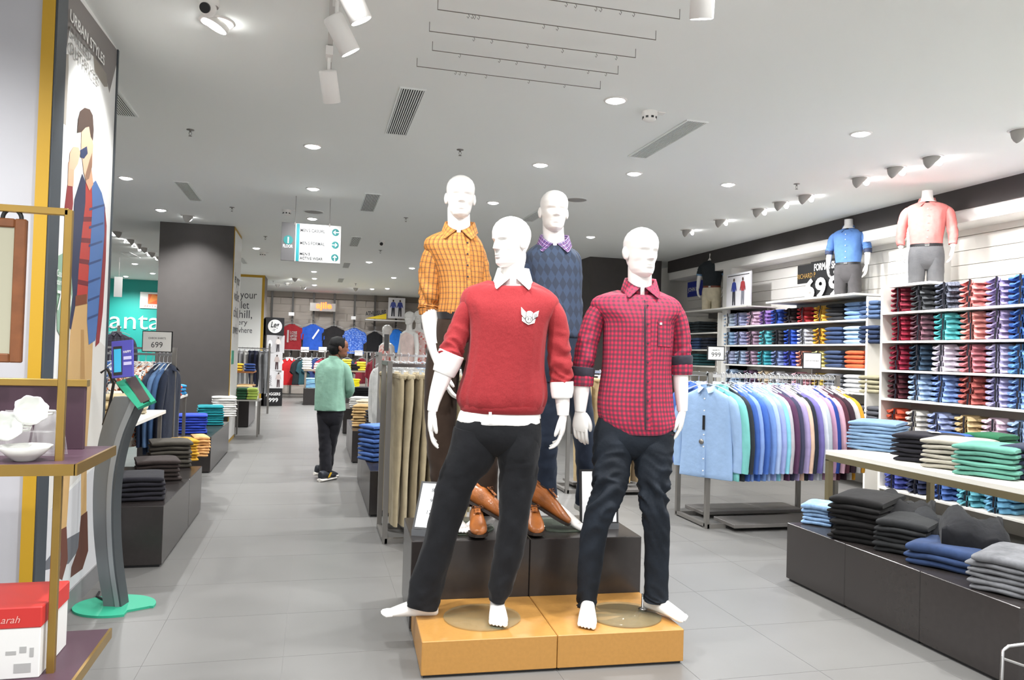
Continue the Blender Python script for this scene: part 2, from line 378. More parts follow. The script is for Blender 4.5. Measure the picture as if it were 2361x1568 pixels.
# big tilted downlight top left, lights the poster pillar
p = atz(500, 50, CEIL)
t = thing('gimbal_downlight', 'large tilted lit downlight beside the dome camera', 'light', (p.x, p.y, CEIL))
obj('trim_ring', gm_ring, WHITE, t)
g = MB().lathe([(.07, .0), (.072, -.02), (.068, -.03)], 24).build('lamp_housing', WHITE, t, rot=(0, R(25), 0))
obj('lamp_disc', gm_in, LAMP, t, loc=(-.012, 0, -.028), rot=(0, R(25), 0)).scale = (1.3, 1.3, 1)
spot('gimbal_lamp', (-.03, 0, -.07), (-.75, .15, -1.15), 36, 75, .5, .05, t)
# grilles
def grille(x0, x1, y0, y1, label, n=10):
    t = thing('air_grille', label, 'vent', ((x0 + x1) / 2, (y0 + y1) / 2, CEIL), group='long ceiling air grilles')
    a, b = (x1 - x0) / 2, (y1 - y0) / 2
    MB().box(-a, a, -b, b, -.003, 0).build('dark_slot', M('slot_black', '17171A', .8), t)
    fm = MB().box(-a - .012, -a, -b - .012, b + .012, -.008, 0).box(a, a + .012, -b - .012, b + .012, -.008, 0).box(-a, a, -b - .012, -b, -.008, 0).box(-a, a, b, b + .012, -.008, 0)
    fm.build('grille_frame', CM, t)
    wd = 2 * a / n; me = MB().box(-wd * .22, wd * .22, -b, b, -.007, -.003).mesh('blade')
    for i in range(n): obj('blade', me, CM, t, loc=(-a + wd * (i + .5), 0, 0))
for x0, x1, y0, y1, lb in [(.50, .655, 5.08, 6.18, 'nearest to the wall of ceiling wires at centre'), (2.577, 2.73, 5.08, 6.15, 'beside the round smoke detector'), (-1.535, -1.378, 5.75, 6.4, 'partly behind the poster pillar'),
                       (-1.505, -1.374, 8.8, 9.86, 'above the dark column on the left'), (.495, .655, 8.63, 9.72, 'right of the hanging floor sign top'), (.505, .64, 12.0, 13.1, 'right of the hanging floor sign, third of the aisle row'),
                       (.515, .638, 15.6, 16.6, 'fourth of the aisle row'), (.515, .638, 19.1, 20.2, 'fifth and farthest of the aisle row'), (-3.65, -3.47, 15.9, 16.85, 'in front of the teal wall'), (2.54, 2.69, 8.75, 9.6, 'between the two front mannequin heads'),
                       (-1.5, -1.41, 15.8, 16.85, 'just right of the dark column'), (2.6, 2.75, 15.2, 16.3, 'far right of the sportswear display')]:
    grille(x0, x1, y0, y1, 'dark slatted ceiling grille ' + lb)
# track with cans
t = thing('lighting_track', 'thin ceiling track carrying three white spot cans', 'track', (.03, 4.2, CEIL))
MB().box(-.014, .014, -1.4, .72, -.025, 0).build('rail', M('track_white', 'C9C7C3', .5), t)
can = MB().lathe([(.0, .09), (.045, .088), (.05, .08), (.05, -.09), (.046, -.092)], 26).mesh('can_body')
can_l = MB().lathe([(.0005, -.086), (.046, -.086)], 24).mesh('lamp_disc')
def track_can(p, tgt, label, lit=True, watt=TRACK_W, drop=.16, ang=42, scale=1.0):
    t = thing('track_spot', label, 'light', (p[0], p[1], CEIL - .03), group='white track spot cans')
    MB().box(-.02, .02, -.06, .06, -.05, 0).tube([(0, 0, -.05), (0, 0, -drop + .02)], .009, 8).build('stem', WHITE, t)
    h = Vector((0, 0, -drop)); d = (Vector(tgt) - Vector((p[0], p[1], CEIL - .03 - drop))).normalized()
    q = d.to_track_quat('-Z', 'Y'); c = obj('can_body', can, WHITE, t, loc=h + d * .05); c.rotation_euler = q.to_euler(); c.scale = (scale,) * 3
    l = obj('lamp_disc', can_l, LAMP if lit else BLACK, t, loc=h + d * .05); l.rotation_euler = q.to_euler(); l.scale = (scale,) * 3
    if lit: spot('track_lamp', h + d * (.05 + .11 * scale), h + d * 2, watt, ang, .35, .05, t, color=(1, .99, .97))
for (px, py), tg, lb, lit in (((800, -10), (.95, 3.6, 1.3), 'lit white track spot nearest the camera at the top edge', True), ((775, 70), (1.1, 4.1, 1.2), 'lit white track spot in the middle of the track', True), ((757, 190), (.5, 5.6, .6), 'unlit white track spot at the far end of the track', False), ((1622, -25), (1.75, 3.5, 1.0), 'white spot can cut by the top edge right of centre', False)):
    p = atz(px, py, 2.93); track_can((p.x, p.y), tg, lb, lit)
# out of frame cans of the same track system that light the display from the front
for lb, (x, y, tx, ty, wt) in zip(('left front', 'right front', 'left rear', 'right rear'), [(.55, 1.9, .9, 3.55, 6), (1.5, 1.7, 1.5, 3.45, 8), (.95, 2.5, .75, 4.1, 12), (1.7, 2.5, 1.3, 4.1, 12)]):
    track_can((x, y), (tx, ty, 1.55), 'lit white track spot above the frame before the mannequins, ' + lb, watt=wt, ang=46)
# hanging rods with hooks
for a, b in (((1.0, 3.483), (1.709, 3.481)), ((.535, 3.753), (1.705, 3.749)), ((.533, 4.021), (1.701, 4.007)), ((.586, 4.271), (1.705, 4.274)), ((.534, 4.541), (1.696, 4.545))):
    i = int(round((a[1] - 3.483) / .2655))
    t = thing('ceiling_wire', 'thin dark ceiling wire with hooks, %s of five' % ['nearest', 'second', 'third', 'fourth', 'farthest'][i], 'wire', (0, 0, CEIL - .05), group='ceiling wires')
    MB().tube([(a[0], a[1], 0), (b[0], b[1], 0)], .0022, 6).build('wire', M('wire_dark', '6E6A60', .5), t)
    for e in (a, b): MB().tube([(e[0], e[1], -.002), (e[0], e[1], .05)], .002, 5).build('anchor', STEEL, t)
    for q in range(6):
        x = a[0] + (b[0] - a[0]) * rnd.uniform(.1, .95)
        MB().tube([(x, a[1], 0), (x + .006, a[1], -.01), (x, a[1], -.022), (x - .006, a[1], -.014)], .0018, 5).build('hook', STEEL, t)
# smoke detectors, cameras, sprinklers, speaker discs
def smoke(px, py, label):
    p = atz(px, py, CEIL); t = thing('smoke_detector', label, 'detector', (p.x, p.y, CEIL), group='smoke detectors')
    MB().lathe([(.055, 0), (.055, -.02), (.05, -.03), (.048, -.055), (.03, -.068), (.0, -.07)], 24).build('body', WHITE, t)
    for k in range(8):
        a = 2 * math.pi * k / 8; MB().box(-.009, .009, -.0515, -.046, -.052, -.038).build('slot', BLACK, t, rot=(0, 0, a))
    MB().box(.055, .11, -.03, .03, -.006, 0).build('junction_plate', WHITE, t)
smoke(1498, 258, 'round white smoke detector right of centre ceiling'); smoke(661, 484, 'round smoke detector above the hanging floor sign'); smoke(606, 582, 'small smoke detector beside the far aisle downlight'); smoke(663, 652, 'tiny far smoke detector at the back wall')
def dome(px, py, label):
    p = atz(px, py, CEIL); t = thing('security_camera', label, 'camera', (p.x, p.y, CEIL), -YAW, 'dome security cameras')
    MB().lathe([(.05, 0), (.05, -.02), (.045, -.03)], 22).build('mount', WHITE, t); MB().ball((0, -.015, -.045), .042).build('ball', WHITE, t)
    MB().cyl((0, -.045, -.055), .026, -.014, 18, (0, 1, .5)).build('lens', BLACK, t)
dome(483, 2, 'white dome security camera at the top picture edge'); dome(881, 555, 'small white security camera right of the hanging floor sign')
def sprinkler(px, py, label):
    p = atz(px, py, CEIL); t = thing('sprinkler', label, 'sprinkler', (p.x, p.y, CEIL), group='ceiling sprinklers')
    MB().lathe([(.03, 0), (.03, -.004), (.008, -.006), (.008, -.02), (.004, -.022)], 16).build('escutcheon', STEEL, t)
    MB().tube([(-.008, 0, -.02), (-.01, 0, -.035), (0, 0, -.05)], .002, 5).tube([(.008, 0, -.02), (.01, 0, -.035), (0, 0, -.05)], .002, 5).build('yoke', STEEL, t)
    MB().lathe([(0, -.05), (.014, -.051), (.014, -.053), (0, -.054)], 14).build('deflector', STEEL, t)
for px, py, lb in [(439, 299, 'on the left near the poster pillar'), (1061, 345, 'above the orange check shirt mannequin'), (1837, 424, 'near the right wall washers'), (535, 478, 'above the dark column right edge'), (936, 502, 'left of the orange check sleeve'),
                   (877, 577, 'below the small security camera'), (612, 545, 'left of the floor sign'), (820, 654, 'far above the sportswear wall'), (630, 648, 'far left of the sportswear wall'), (1330, 610, 'between the rear mannequins')]:
    sprinkler(px, py, 'small metal ceiling sprinkler ' + lb)
for px, py, lb in [(1328, 460, 'right of the navy sweater mannequin head'), (723, 488, 'above the hanging floor sign')]:
    p = atz(px, py, CEIL); t = thing('ceiling_speaker', 'flat round grey ceiling speaker ' + lb, 'speaker', (p.x, p.y, CEIL))
    MB().lathe([(0, -.008), (.1, -.008), (.12, 0)], 28).build('mesh_cover', M('speaker_grey', '9C9995', .8), t); MB().lathe([(.12, 0), (.12, -.01), (.128, 0)], 28).build('rim', CM, t)
# hanging floor sign
def plane_at(px4, Y):  # three pixel corners TL, TR, BL on the plane y=Y
    return [aty(px, py, Y) for px, py in px4]
SY = 9.1
tl_, tr_, bl_ = plane_at([(650, 512), (787, 520), (646, 600)], SY)
sw = (tr_ - tl_).length; sh = (tl_ - bl_).length; sz = bl_.z
t = thing('hanging_sign', 'hanging white and grey floor directory sign with arrows', 'sign', (tl_.x, SY, sz))
sg = M('sign_grey', '5B5A5B', .4); TEAL = M('teal_print', '1F6E6E', .5); INK = M('ink_dark', '2B2F33', .7)
MB().box(0, sw * .225, -.012, .012, 0, sh, .002).build('floor_panel', sg, t)
bd = MB().box(sw * .228, sw, -.012, .012, -.004, sh - .004, .002).build('direction_panel', M('sign_white', 'BDBDBB', .6), t)
MB().box(sw * .248, sw * .30, -.0135, -.012, 0, sh - .008).build('teal_band', M('teal_band', '1F8088', .5), t)
fr = lambda x, z: frame_m(Vector((x, -.0125, z)), (1, 0, 0), (0, 0, 1))
dm = MB().lathe([(.0005, 0), (.052, 0)], 28)
def disc_print(r, x, z, mat, par, y=-.014, nm='arrow_disc'):
    return MB().lathe([(.0005, 0), (r, 0)], 28).build(nm, mat, par, loc=(x, y, z), rot=(R(90), 0, 0))
disc_print(.052, sw * .115, sh * .54, TEAL, t, nm='number_disc')
WT = M('white_print', 'FAFAFA', .5)
text('numeral', '1', .07, frame_m(Vector((sw * .115, -.0145, sh * .54 - .035)), (1, 0, 0), (0, 0, 1)), WT, t, align='CENTER', bold=.02)
text('lettering', 'FLOOR', .036, fr(sw * .112, sh * .34), WT, t, width=sw * .16, align='CENTER', bold=.01)
for i, s in enumerate(("MEN'S CASUAL", "MEN'S FORMAL", None)):
    z = sh * (.78 - .335 * i)
    if s: text('lettering', s, .036, fr(sw * .315, z), INK, t, width=sw * .41, bold=.012)
    else:
        text('lettering', "MEN'S", .030, fr(sw * .315, z + .025), INK, t, width=sw * .17, bold=.012); text('lettering', 'ACTIVE WEAR', .032, fr(sw * .315, z - .025), INK, t, width=sw * .385, bold=.012)
    zc = z + .015; xc = sw * .905; disc_print(.041, xc, zc, TEAL, t)
    a = (180, 0, 90)[i]; ca, sa = math.cos(R(a)), math.sin(R(a))
    def rot2(x, y): return (xc + x * ca - y * sa, -.0152, zc + x * sa + y * ca)
    MB().poly([rot2(-.044, -.005), rot2(.012, -.005), rot2(.012, .005), rot2(-.044, .005)]).poly([rot2(.026, 0), rot2(.002, .024), rot2(-.004, .017), rot2(.012, 0)]).poly([rot2(.026, 0), rot2(.012, 0), rot2(-.004, -.017), rot2(.002, -.024)]).build('arrow', WT, t)
    if i: MB().box(sw * .31, sw - .004, -.0132, -.012, z + sh * .215, z + sh * .221).build('divider_line', M('line_grey', 'B5B5B2', .6), t)
for px, py in ((683, 452), (762, 458)):
    p = atz(px, py, CEIL); x = p.x - tl_.x
    MB().tube([(x, 0, sh - .01), (x, 0, CEIL - sz)], .003, 6).build('wire', STEEL, t); MB().box(x - .008, x + .008, -.014, .014, sh - .02, sh + .01).build('clip', STEEL, t)
# ------------------------------------------------------------------ display plinth and platform
GA = R(-2.6)
def gpt(x, y):  # display-group frame: origin at platform front-left corner
    return Vector((.487 + x * math.cos(GA) - y * math.sin(GA), 3.304 + x * math.sin(GA) + y * math.cos(GA), 0))
PZ = .158; QZ = .452
ORANGE = M('orange_laminate', 'AE7F40', .42, var=.05, vscale=60)
for i, lb in enumerate(('left orange platform box under the red sweater mannequin', 'right orange platform box under the pink check mannequin')):
    p = gpt(.605 * i, 0); o = MB().box(.001, .603, 0, .56, .012, PZ, .003)
    t = thing('platform_box', lb, 'platform', p, GA, 'orange platform boxes')
    o.build('box_body', ORANGE, t); MB().box(.012, .592, .012, .548, 0, .012).build('plinth_foot', BLACK, t)
for i, lb in enumerate(('left dark plinth box under the orange check mannequin', 'right dark plinth box under the navy sweater mannequin')):
    p = gpt(-.01 + .612 * i, .562); t = thing('plinth_box', lb, 'plinth', p, GA, 'dark plinth boxes')
    MB().box(.001, .611, 0, .56, .015, QZ, .004).build('box_body', DARK, t); MB().box(.012, .6, .012, .548, 0, .015).build('plinth_foot', BLACK, t)
GLT = M('tinted_glass', '8FA08C', .03, 0, alpha=.22)
def glass_disc(p, r, z, label):
    t = thing('glass_base', label, 'base', (p[0], p[1], z), group='round glass mannequin bases')
    MB().lathe([(0, 0), (r - .002, 0), (r, .002), (r, .008), (r - .002, .01), (0, .01)], 64).build('glass_plate', GLT, t)
    return t
# ------------------------------------------------------------------ mannequin kit
def bump2(x, z, x0, z0, sx, sz): return math.exp(-((x - x0) / sx) ** 2 - ((z - z0) / sz) ** 2)
def head_mesh(mb, Mx, H=.245, ears=True, nose=1.0):
    """head with face; local: origin at head centre axis at chin height, -y is the face, z up; Mx maps to the body frame"""
    W = [(0, .022), (.03, .034), (.08, .046), (.16, .056), (.28, .0635), (.4, .0685), (.5, .0725), (.6, .0765), (.7, .078), (.78, .0745), (.86, .0655), (.93, .049), (.975, .029), (1, .004)]
    Fr = [(0, .066), (.03, .078), (.08, .086), (.16, .086), (.28, .0865), (.4, .088), (.5, .0875), (.6, .0935), (.7, .0925), (.78, .0865), (.86, .074), (.93, .054), (.975, .032), (1, .004)]
    Bk = [(0, -.02), (.03, -.008), (.08, .01), (.16, .035), (.28, .068), (.4, .088), (.5, .1), (.6, .106), (.7, .1045), (.78, .096), (.86, .081), (.93, .058), (.975, .034), (1, .004)]
    def at(tab, t):
        for (a, va), (b, vb) in zip(tab, tab[1:]):
            if t <= b: u = (t - a) / (b - a); u = u * u * (3 - 2 * u) * .35 + u * .65; return va + (vb - va) * u
        return tab[-1][1]
    n = 88; rings = []
    ts = [0, .008, .02] + [.035 + i * .0155 for i in range(57)] + [.932, .95, .966, .98, .99, 1.0]
    for t in ts:
        w_, f_, b_ = at(W, t), at(Fr, t), at(Bk, t); ring = []
        for k in range(n):
            a = 2 * math.pi * k / n; ca, sa = math.cos(a), math.sin(a)
            front = sa < 0
            ex = 2.15 if front else 2.1
            x = math.copysign(abs(ca) ** (2 / ex), ca) * w_; cy = (b_ - f_) / 2 * 0
            yf = math.copysign(abs(sa) ** (2 / ex), sa)
            y = yf * (f_ if front else max(b_, .0))
            if not front and b_ < 0: y = b_ * abs(yf)
            if front:
                fz = abs(yf) ** 1.2; z = t; d = 0.0
                ax = abs(x)
                if nose:
                    nz = 0.0
                    if .335 < z < .56: q = (z - .335) / .225; nz = (.025 * (1 - q) ** .8 + .002) * min(1, (z - .335) / .02 + .15)
                    elif z <= .335: nz = .004 * math.exp(-((.335 - z) / .02) ** 2)
                    d += nz * math.exp(-(x / (.0125 - .006 * max(0, min(1, (z - .36) / .15)))) ** 2) * nose
                    d += .007 * bump2(ax, z, .014, .355, .007, .02)
                    d -= .010 * bump2(ax, z, .031, .50, .017, .033); d += .0065 * bump2(ax, z, .031, .495, .012, .018)
                    d += .005 * bump2(ax, z, .03, .565, .024, .022)
                    d += .007 * bump2(x, z, 0, .245, .020, .014) + .008 * bump2(x, z, 0, .20, .017, .016); d -= .006 * bump2(x, z, 0, .223, .022, .006)
                    d -= .004 * bump2(x, z, 0, .155, .022, .018); d += .005 * bump2(x, z, 0, .085, .020, .035)
                    d += .006 * bump2(ax, z, .053, .40, .018, .055); d -= .0065 * bump2(ax, z, .05, .27, .017, .06)
                y -= d * (fz if d > 0 else 1)
            ring.append(tuple(Mx @ Vector((x, y, t * H))))
        rings.append(ring)
    mb.loft(rings)
    if ears:
        for s in (-1, 1):
            er = []
            for q in range(7):
                u = q / 6; rr = [.35, .8, 1, 1, .95, .75, .2][q]
                er.append([tuple(Mx @ Vector((s * (.066 + .022 * u), .012 + .010 * u + .021 * rr * math.cos(a) + .006 * math.sin(a), H * .46 + .034 * rr * math.sin(a) * (1 if math.sin(a) > 0 else .9)))) for a in [2 * math.pi * k / 18 for k in range(18)]][::s])
            mb.loft(er)
def limb(mb, rows, m_=24, n=20, disp=None, caps=True, ref=(0, -1, 0)):
    """rows (x,y,z,a,b): a sideways half width, b front-back half width, smooth tube with optional fold function disp(s,ang)"""
    rr = spl(rows, m_); pts = [Vector(r[:3]) for r in rr]; rings = tube_rings(pts, [(r[4], r[3]) for r in rr], n, ref)
    if disp:
        for i, rg in enumerate(rings):
            s = i / (m_ - 1)
            for k in range(n):
                c = pts[i]; v = Vector(rg[k]) - c; L_ = v.length
                rg[k] = tuple(c + v * (1 + disp(s, 2 * math.pi * k / n, pts[i], v) / max(L_, 1e-4)))
    mb.loft(rings, caps)
    return rings
def folds(amp, freq, seed, ringy=1.0, lo=0.0, hi=1.0):
    """fold displacement: noise stretched round the limb; grows between lo and hi along the limb"""
    def f(s, a, c, v):
        q = Vector((math.cos(a) * ringy + seed, math.sin(a) * ringy + seed * .7, s * freq))
        g = max(0.0, min(1.0, (s - lo) / max(hi - lo, 1e-3)))
        nz = noise.noise(q) + .5 * noise.noise(q * 2.1)
        return amp * g * nz
    return f
def hand_mesh(mb, Mx, side=1, curl=.5, sc=1.0, spread=0.0):
    """hand hanging down -z from wrist at origin; thumb towards -y (front); palm faces side*(-x)"""
    s = side
    def P(x, y, z): return tuple(Mx @ Vector((s * x * sc, y * sc, z * sc)))
    def tub(pts, rad, n=10):
        rr = spl([(*p, *r_) for p, r_ in zip(pts, rad)], 14); rings = tube_rings([Vector(q[:3]) for q in rr], [(q[3], q[4]) for q in rr], n, (0, -1, 0))
        mb.loft([[P(*p) for p in r_] for r_ in rings])
    tub([(0, 0, .02), (0, 0, -.01), (-.002, -.002, -.04), (-.005, -.002, -.075), (-.010, 0, -.098)], [(.027, .020), (.028, .019), (.038, .017), (.042, .015), (.038, .012)], 18)
    L_ = [(.030, .078), (.0105, .088), (-.0095, .081), (-.0285, .062)]
    for i, (yo, ln) in enumerate(L_):
        y = -yo; c = curl * (1 + .12 * i); pts = [(-.006, y * .98, -.085)]; a = .12
        x, z = -.009, -.098; seg = [.46, .30, .24]
        pts.append((x, y, z))
        for q, k_ in enumerate(seg):
            a += c * (.55, .75, .5)[q]; x -= math.sin(a) * ln * k_; z -= math.cos(a) * ln * k_; pts.append((x, y * (1 - .05 * q) + spread * yo * q * .1, z))
        r_ = .0093 if i < 3 else .0082
        tub(pts, [(r_, r_), (r_ * 1.02, r_ * 1.02), (r_ * .96, r_ * .96), (r_ * .88, r_ * .85), (r_ * .55, r_ * .5)])
    tub([(-.004, -.02, -.018), (-.012, -.036, -.040), (-.02, -.046, -.066), (-.028, -.045, -.088), (-.033, -.042, -.100)], [(.014, .013), (.0135, .012), (.0105, .0105), (.0098, .0092), (.006, .005)])
def foot_mesh(mb, Mx, side=1, sc=1.0, tilt=0.0):
    """bare foot: heel at y=+.07, toes to y=-.19, sole at z=0, ankle up at (0,.03)"""
    def P(x, y, z): return tuple(Mx @ Vector((side * x * sc, y * sc, z * sc)))
    rows = [(.078, .012, .030, .018), (.068, .026, .036, .034), (.045, .031, .042, .042), (.01, .034, .044, .044), (-.03, .036, .040, .040), (-.07, .040, .033, .033), (-.105, .043, .026, .026), (-.135, .044, .020, .019), (-.152, .042, .016, .015)]
    rings = []
    for y, hw, cz, hh in spl(rows, 22):
        rings.append([P(hw * math.cos(a) * (1 if True else 1), y, max(.001, cz + hh * math.sin(a))) for a in [2 * math.pi * k / 22 for k in range(22)]][::-1])
    mb.loft(rings)
    for i, (x, r_, l_) in enumerate(((-.028, .0125, .042), (-.008, .0095, .040), (.0085, .009, .034), (.0235, .0085, .027), (.037, .008, .018))):
        pts = [Vector((x, -.135, .016)), Vector((x, -.150 - l_ * .35, .0145)), Vector((x * .97, -.150 - l_ * .8, .012)), Vector((x * .96, -.150 - l_, .010))]
        rr = tube_rings(pts, [(r_, r_), (r_ * 1.05, r_ * 1.05), (r_ * .95, r_ * .9), (r_ * .4, r_ * .4)], 10)
        mb.loft([[P(p[0], p[1], max(.001, p[2])) for p in r_2] for r_2 in rr])
    an = tube_rings([Vector((0, .03, .03)), Vector((0, .036, .075)), Vector((0, .038, .095)), Vector((0, .038, .118))], [(.04, .033), (.038, .031), (.033, .029), (.030, .027)], 20, (0, -1, 0))
    mb.loft([[P(*p) for p in r_] for r_ in an])
def collar(mb, c, rx, ry, h=.045, drop=.055, gap=12, flare=.026, tip=.055, back_up=.012, tilt=.055, n=40, fwd=.02):
    """folded shirt collar round a neck centre c, points at the front (-y); gap = half opening in degrees"""
    top, mid, low, inn = [], [], [], []
    for k in range(n + 1):
        a = R(-90 + gap) + (R(360 - 2 * gap)) * k / n
        ca, sa = math.cos(a), math.sin(a); fr_ = max(0.0, -sa); bk = max(0.0, sa)
        e = abs(k - n / 2) / (n / 2); pt = max(0.0, (e - .66) / .34)
        dz = bk * back_up - fr_ ** 1.6 * tilt
        top.append((c[0] + rx * ca, c[1] + ry * sa, c[2] + h + dz))
        mid.append((c[0] + (rx + .007) * ca, c[1] + (ry + .007) * sa, c[2] + h + .005 + dz))
        low.append((c[0] + (rx + flare) * ca + math.copysign(1, ca) * tip * pt ** 1.3, c[1] + (ry + flare) * sa - fwd * pt, c[2] + h - drop * (1 - .12 * pt) + dz))
        inn.append((c[0] + (rx + .002) * ca, c[1] + (ry + .002) * sa, c[2] - .012 + dz))
    rings = [inn, top, mid, low]
    mb.loft([list(r_) for r_ in rings], caps=False, closed=False)
    ins = [[(c[0] + (p[0] - c[0]) * .985, c[1] + (p[1] - c[1]) * .985, p[2] - .001) for p in r_] for r_ in rings]
    mb.loft([list(r_)[::-1] for r_ in ins], caps=False, closed=False)
class Local:
    """frame of a figure: origin O, x to the right in the picture, y away from the viewer, z up"""
    def __init__(s, O): s.O = Vector(O); s.f = Vector((math.sin(YAW), math.cos(YAW), 0)); s.r = Vector((math.cos(YAW), -math.sin(YAW), 0))
    def p(s, px, py, dy=0.0):
        d = ray(px, py); t = ((s.O - EV).dot(s.f) + dy) / d.dot(s.f); q = EV + d * t - s.O
        return Vector((q.dot(s.r), dy, q.z))
    def row(s, py, x0, x1, dy, b):  # silhouette row -> (x,y,z,a,b)
        a, c = s.p(x0, py, dy), s.p(x1, py, dy); return ((a.x + c.x) / 2, dy, (a.z + c.z) / 2, (c.x - a.x) / 2, b)
    def row2(s, A, B, dy, b):  # two silhouette points -> row
        a, c = s.p(*A, dy), s.p(*B, dy); return ((a.x + c.x) / 2, dy, (a.z + c.z) / 2, (c - a).length / 2, b)
def torso(mb, rows, m_=46, n=56, ex=2.35, disp=None, caps=True, neck=0.0):
    rr = spl(rows, m_); rings = []
    for i, (x, y, z, a, b) in enumerate(rr):
        s = i / (m_ - 1)
        rg = sring(x, y, z, a, b, ex, n)
        if disp: rg = [tuple(Vector((x, y, z)) + (Vector(p) - Vector((x, y, z))) * (1 + disp(s, 2 * math.pi * k / n, Vector((x, y, z)), None) / max((Vector(p) - Vector((x, y, z))).length, 1e-4))) for k, p in enumerate(rg)]
        if neck and s > .8:
            g = ((s - .8) / .2) ** 1.6 * neck; rg = [(p[0], p[1], p[2] - g * max(0.0, -math.sin(2 * math.pi * k / n)) ** .8) for k, p in enumerate(rg)]
        rings.append(rg)
    mb.loft(rings, caps); return rings
def headM(c, yaw=0, tilt=0, roll=0):
    return Matrix.Translation(c) @ Matrix.Rotation(R(yaw), 4, 'Z') @ Matrix.Rotation(R(tilt), 4, 'X') @ Matrix.Rotation(R(roll), 4, 'Y')
def crease(q):
    """sharp-crested fold noise, about -1..1"""
    n_ = noise.noise(q); return 1 - 3.2 * abs(n_)
def sleeve_folds(seed, amp=.010, push=True):
    def f(s, a, c, v):
        w_ = noise.noise(Vector((math.cos(a) * .8 + seed, math.sin(a) * .8, s * 3)))
        g = max(0, (s - .3) / .7) if push else .5
        r_ = crease(Vector((math.cos(a) * .7 + seed * 3, math.sin(a) * .7, s * 11 + 1.1 * math.sin(a + seed)))) - .35
        return amp * (.5 * w_ + g * (1.25 * r_ + .35 * math.sin(s * 40 + 2.2 * math.sin(a + seed) + 3 * w_)))
    return f
def body_folds(seed, amp=.008, low=.5):
    def f(s, a, c, v):
        q = Vector((math.cos(a) * 1.5 + seed, math.sin(a) * 1.5, s * 2.6 + seed)); d = crease(q) * .5 + .5 * noise.noise(q * 2.3)
        t = crease(Vector((math.cos(a) * 2.2 + seed + s * .8 * math.cos(a), math.sin(a) * 2.2, s * .9)))
        return amp * 1.5 * (d * .6 + t * .5 - .3) * (low + (1 - low) * abs(2 * s - 1) ** .7) * min(1.0, (1 - s) * 6, s * 9)
    return f
def buttons(par, pts, r=.0055, mat=None):
    for p in pts: MB().cyl(p, r, -.003, 12, 'y').build('button', mat or WHITE, par)
# ------------------------------------------------------------------ the four display mannequins
def front_y(rings, x, z):
    best = min(range(len(rings)), key=lambda i: abs(rings[i][0][2] - z)); j = min(len(rings) - 1, max(0, best + (1 if z > rings[best][0][2] else -1)))
    def on(rg):
        n = len(rg); half = rg[n // 2:] + [rg[0]]
        for p, q in zip(half, half[1:]):
            if p[0] <= x <= q[0]: u = (x - p[0]) / max(1e-6, q[0] - p[0]); return p[1] + (q[1] - p[1]) * u
        return min(half, key=lambda p: abs(p[0] - x))[1]
    z0, z1 = rings[best][0][2], rings[j][0][2]; u = (z - z0) / (z1 - z0) if z1 != z0 else 0
    return on(rings[best]) * (1 - u) + on(rings[j]) * u
def onchest(L, rings, pts, off=.003):
    out = []
    for px, py in pts:
        q = L.p(px, py, -.12); y = front_y(rings, q.x, q.z); q = L.p(px, py, y); out.append((q.x, front_y(rings, q.x, q.z) - off, q.z))
    return out
def sl_rows(L, pts):  # (px,py,dy,a,b)
    return [(*L.p(px, py, dy), a, b) for px, py, dy, a, b in pts]
def arm_hand(mb, L, fore, side, curl=.45, rz=0, tilt=(0, 0), sc=1.0):
    rows = sl_rows(L, fore); limb(mb, rows, 18, 20)
    e, d = Vector(rows[-1][:3]), (Vector(rows[-1][:3]) - Vector(rows[-2][:3])).normalized()
    q = Vector((0, 0, -1)).rotation_difference(d)
    Mx = Matrix.Translation(e - d * .004) @ Matrix.Rotation(R(tilt[0]), 4, 'X') @ Matrix.Rotation(R(tilt[1]), 4, 'Y') @ q.to_matrix().to_4x4() @ Matrix.Rotation(R(rz), 4, 'Z')
    hand_mesh(mb, Mx, side, curl, sc)
def inner(mb, L, chest, hip, kneeL, footL, kneeR, footR):
    c, h = L.p(*chest), L.p(*hip); limb(mb, [(*h, .13, .08), (*((c + h) / 2), .12, .08), (*c, .10, .07)], 8, 12)
    for k, f in ((kneeL, footL), (kneeR, footR)):
        limb(mb, [(h.x * .5 + L.p(*k).x * .5, 0, h.z - .02, .03, .03), (*L.p(*k), .02, .02), (*L.p(*f), .02, .02)], 8, 10)
def cuffroll(mb, L, a, b, r1, r2, dy, seed=1.0, amp=.004):
    A, B = L.p(*a, dy), L.p(*b, dy); limb(mb, [(*A, r1 * .92, r1 * .92), (*(A + (B - A) * .06), r1, r1), (*(A + (B - A) * .5), (r1 + r2) / 2 + .002, (r1 + r2) / 2 + .002), (*(A + (B - A) * .94), r2, r2), (*B, r2 * .9, r2 * .9)], 14, 24, folds(amp, 5, seed, 2.0))

# --- red sweater
RED = M('sweater_red', '8E2B2F', .8, 0, .12, 220, .25, 40, sheen=.1, spec=.15)
SHW = cloth('F0EFEC', 'white_shirt', .3, 20, .03); BLKT = cloth('18191C', 'black_denim', .35, 18, .12)
O = Vector((.83, 3.55, PZ)); L = Local(O)
t = yawed(thing('mannequin', 'white mannequin in red sweater with white collar, head turned aside', 'mannequin', O, group='display mannequins'))
b = MB()
hc = L.p(1180, 617, -.01); head_mesh(b, headM(hc, -50, 4, 0), .243)
nk = L.p(1183, 665, .01); limb(b, [(*nk, .085, .075), (*L.p(1182, 645, .01), .062, .06), (*L.p(1181, 620, .005), .056, .058), (*L.p(1186, 592, .0), .056, .06), (*L.p(1186, 575, .0), .05, .055)], 18, 28)
arm_hand(b, L, [(1027, 845, -.05, .045, .045), (1019, 872, -.06, .042, .042), (1008, 902, -.07, .034, .035), (1000, 930, -.075, .027, .03), (997, 947, -.075, .024, .027)], -1, .38, 10)
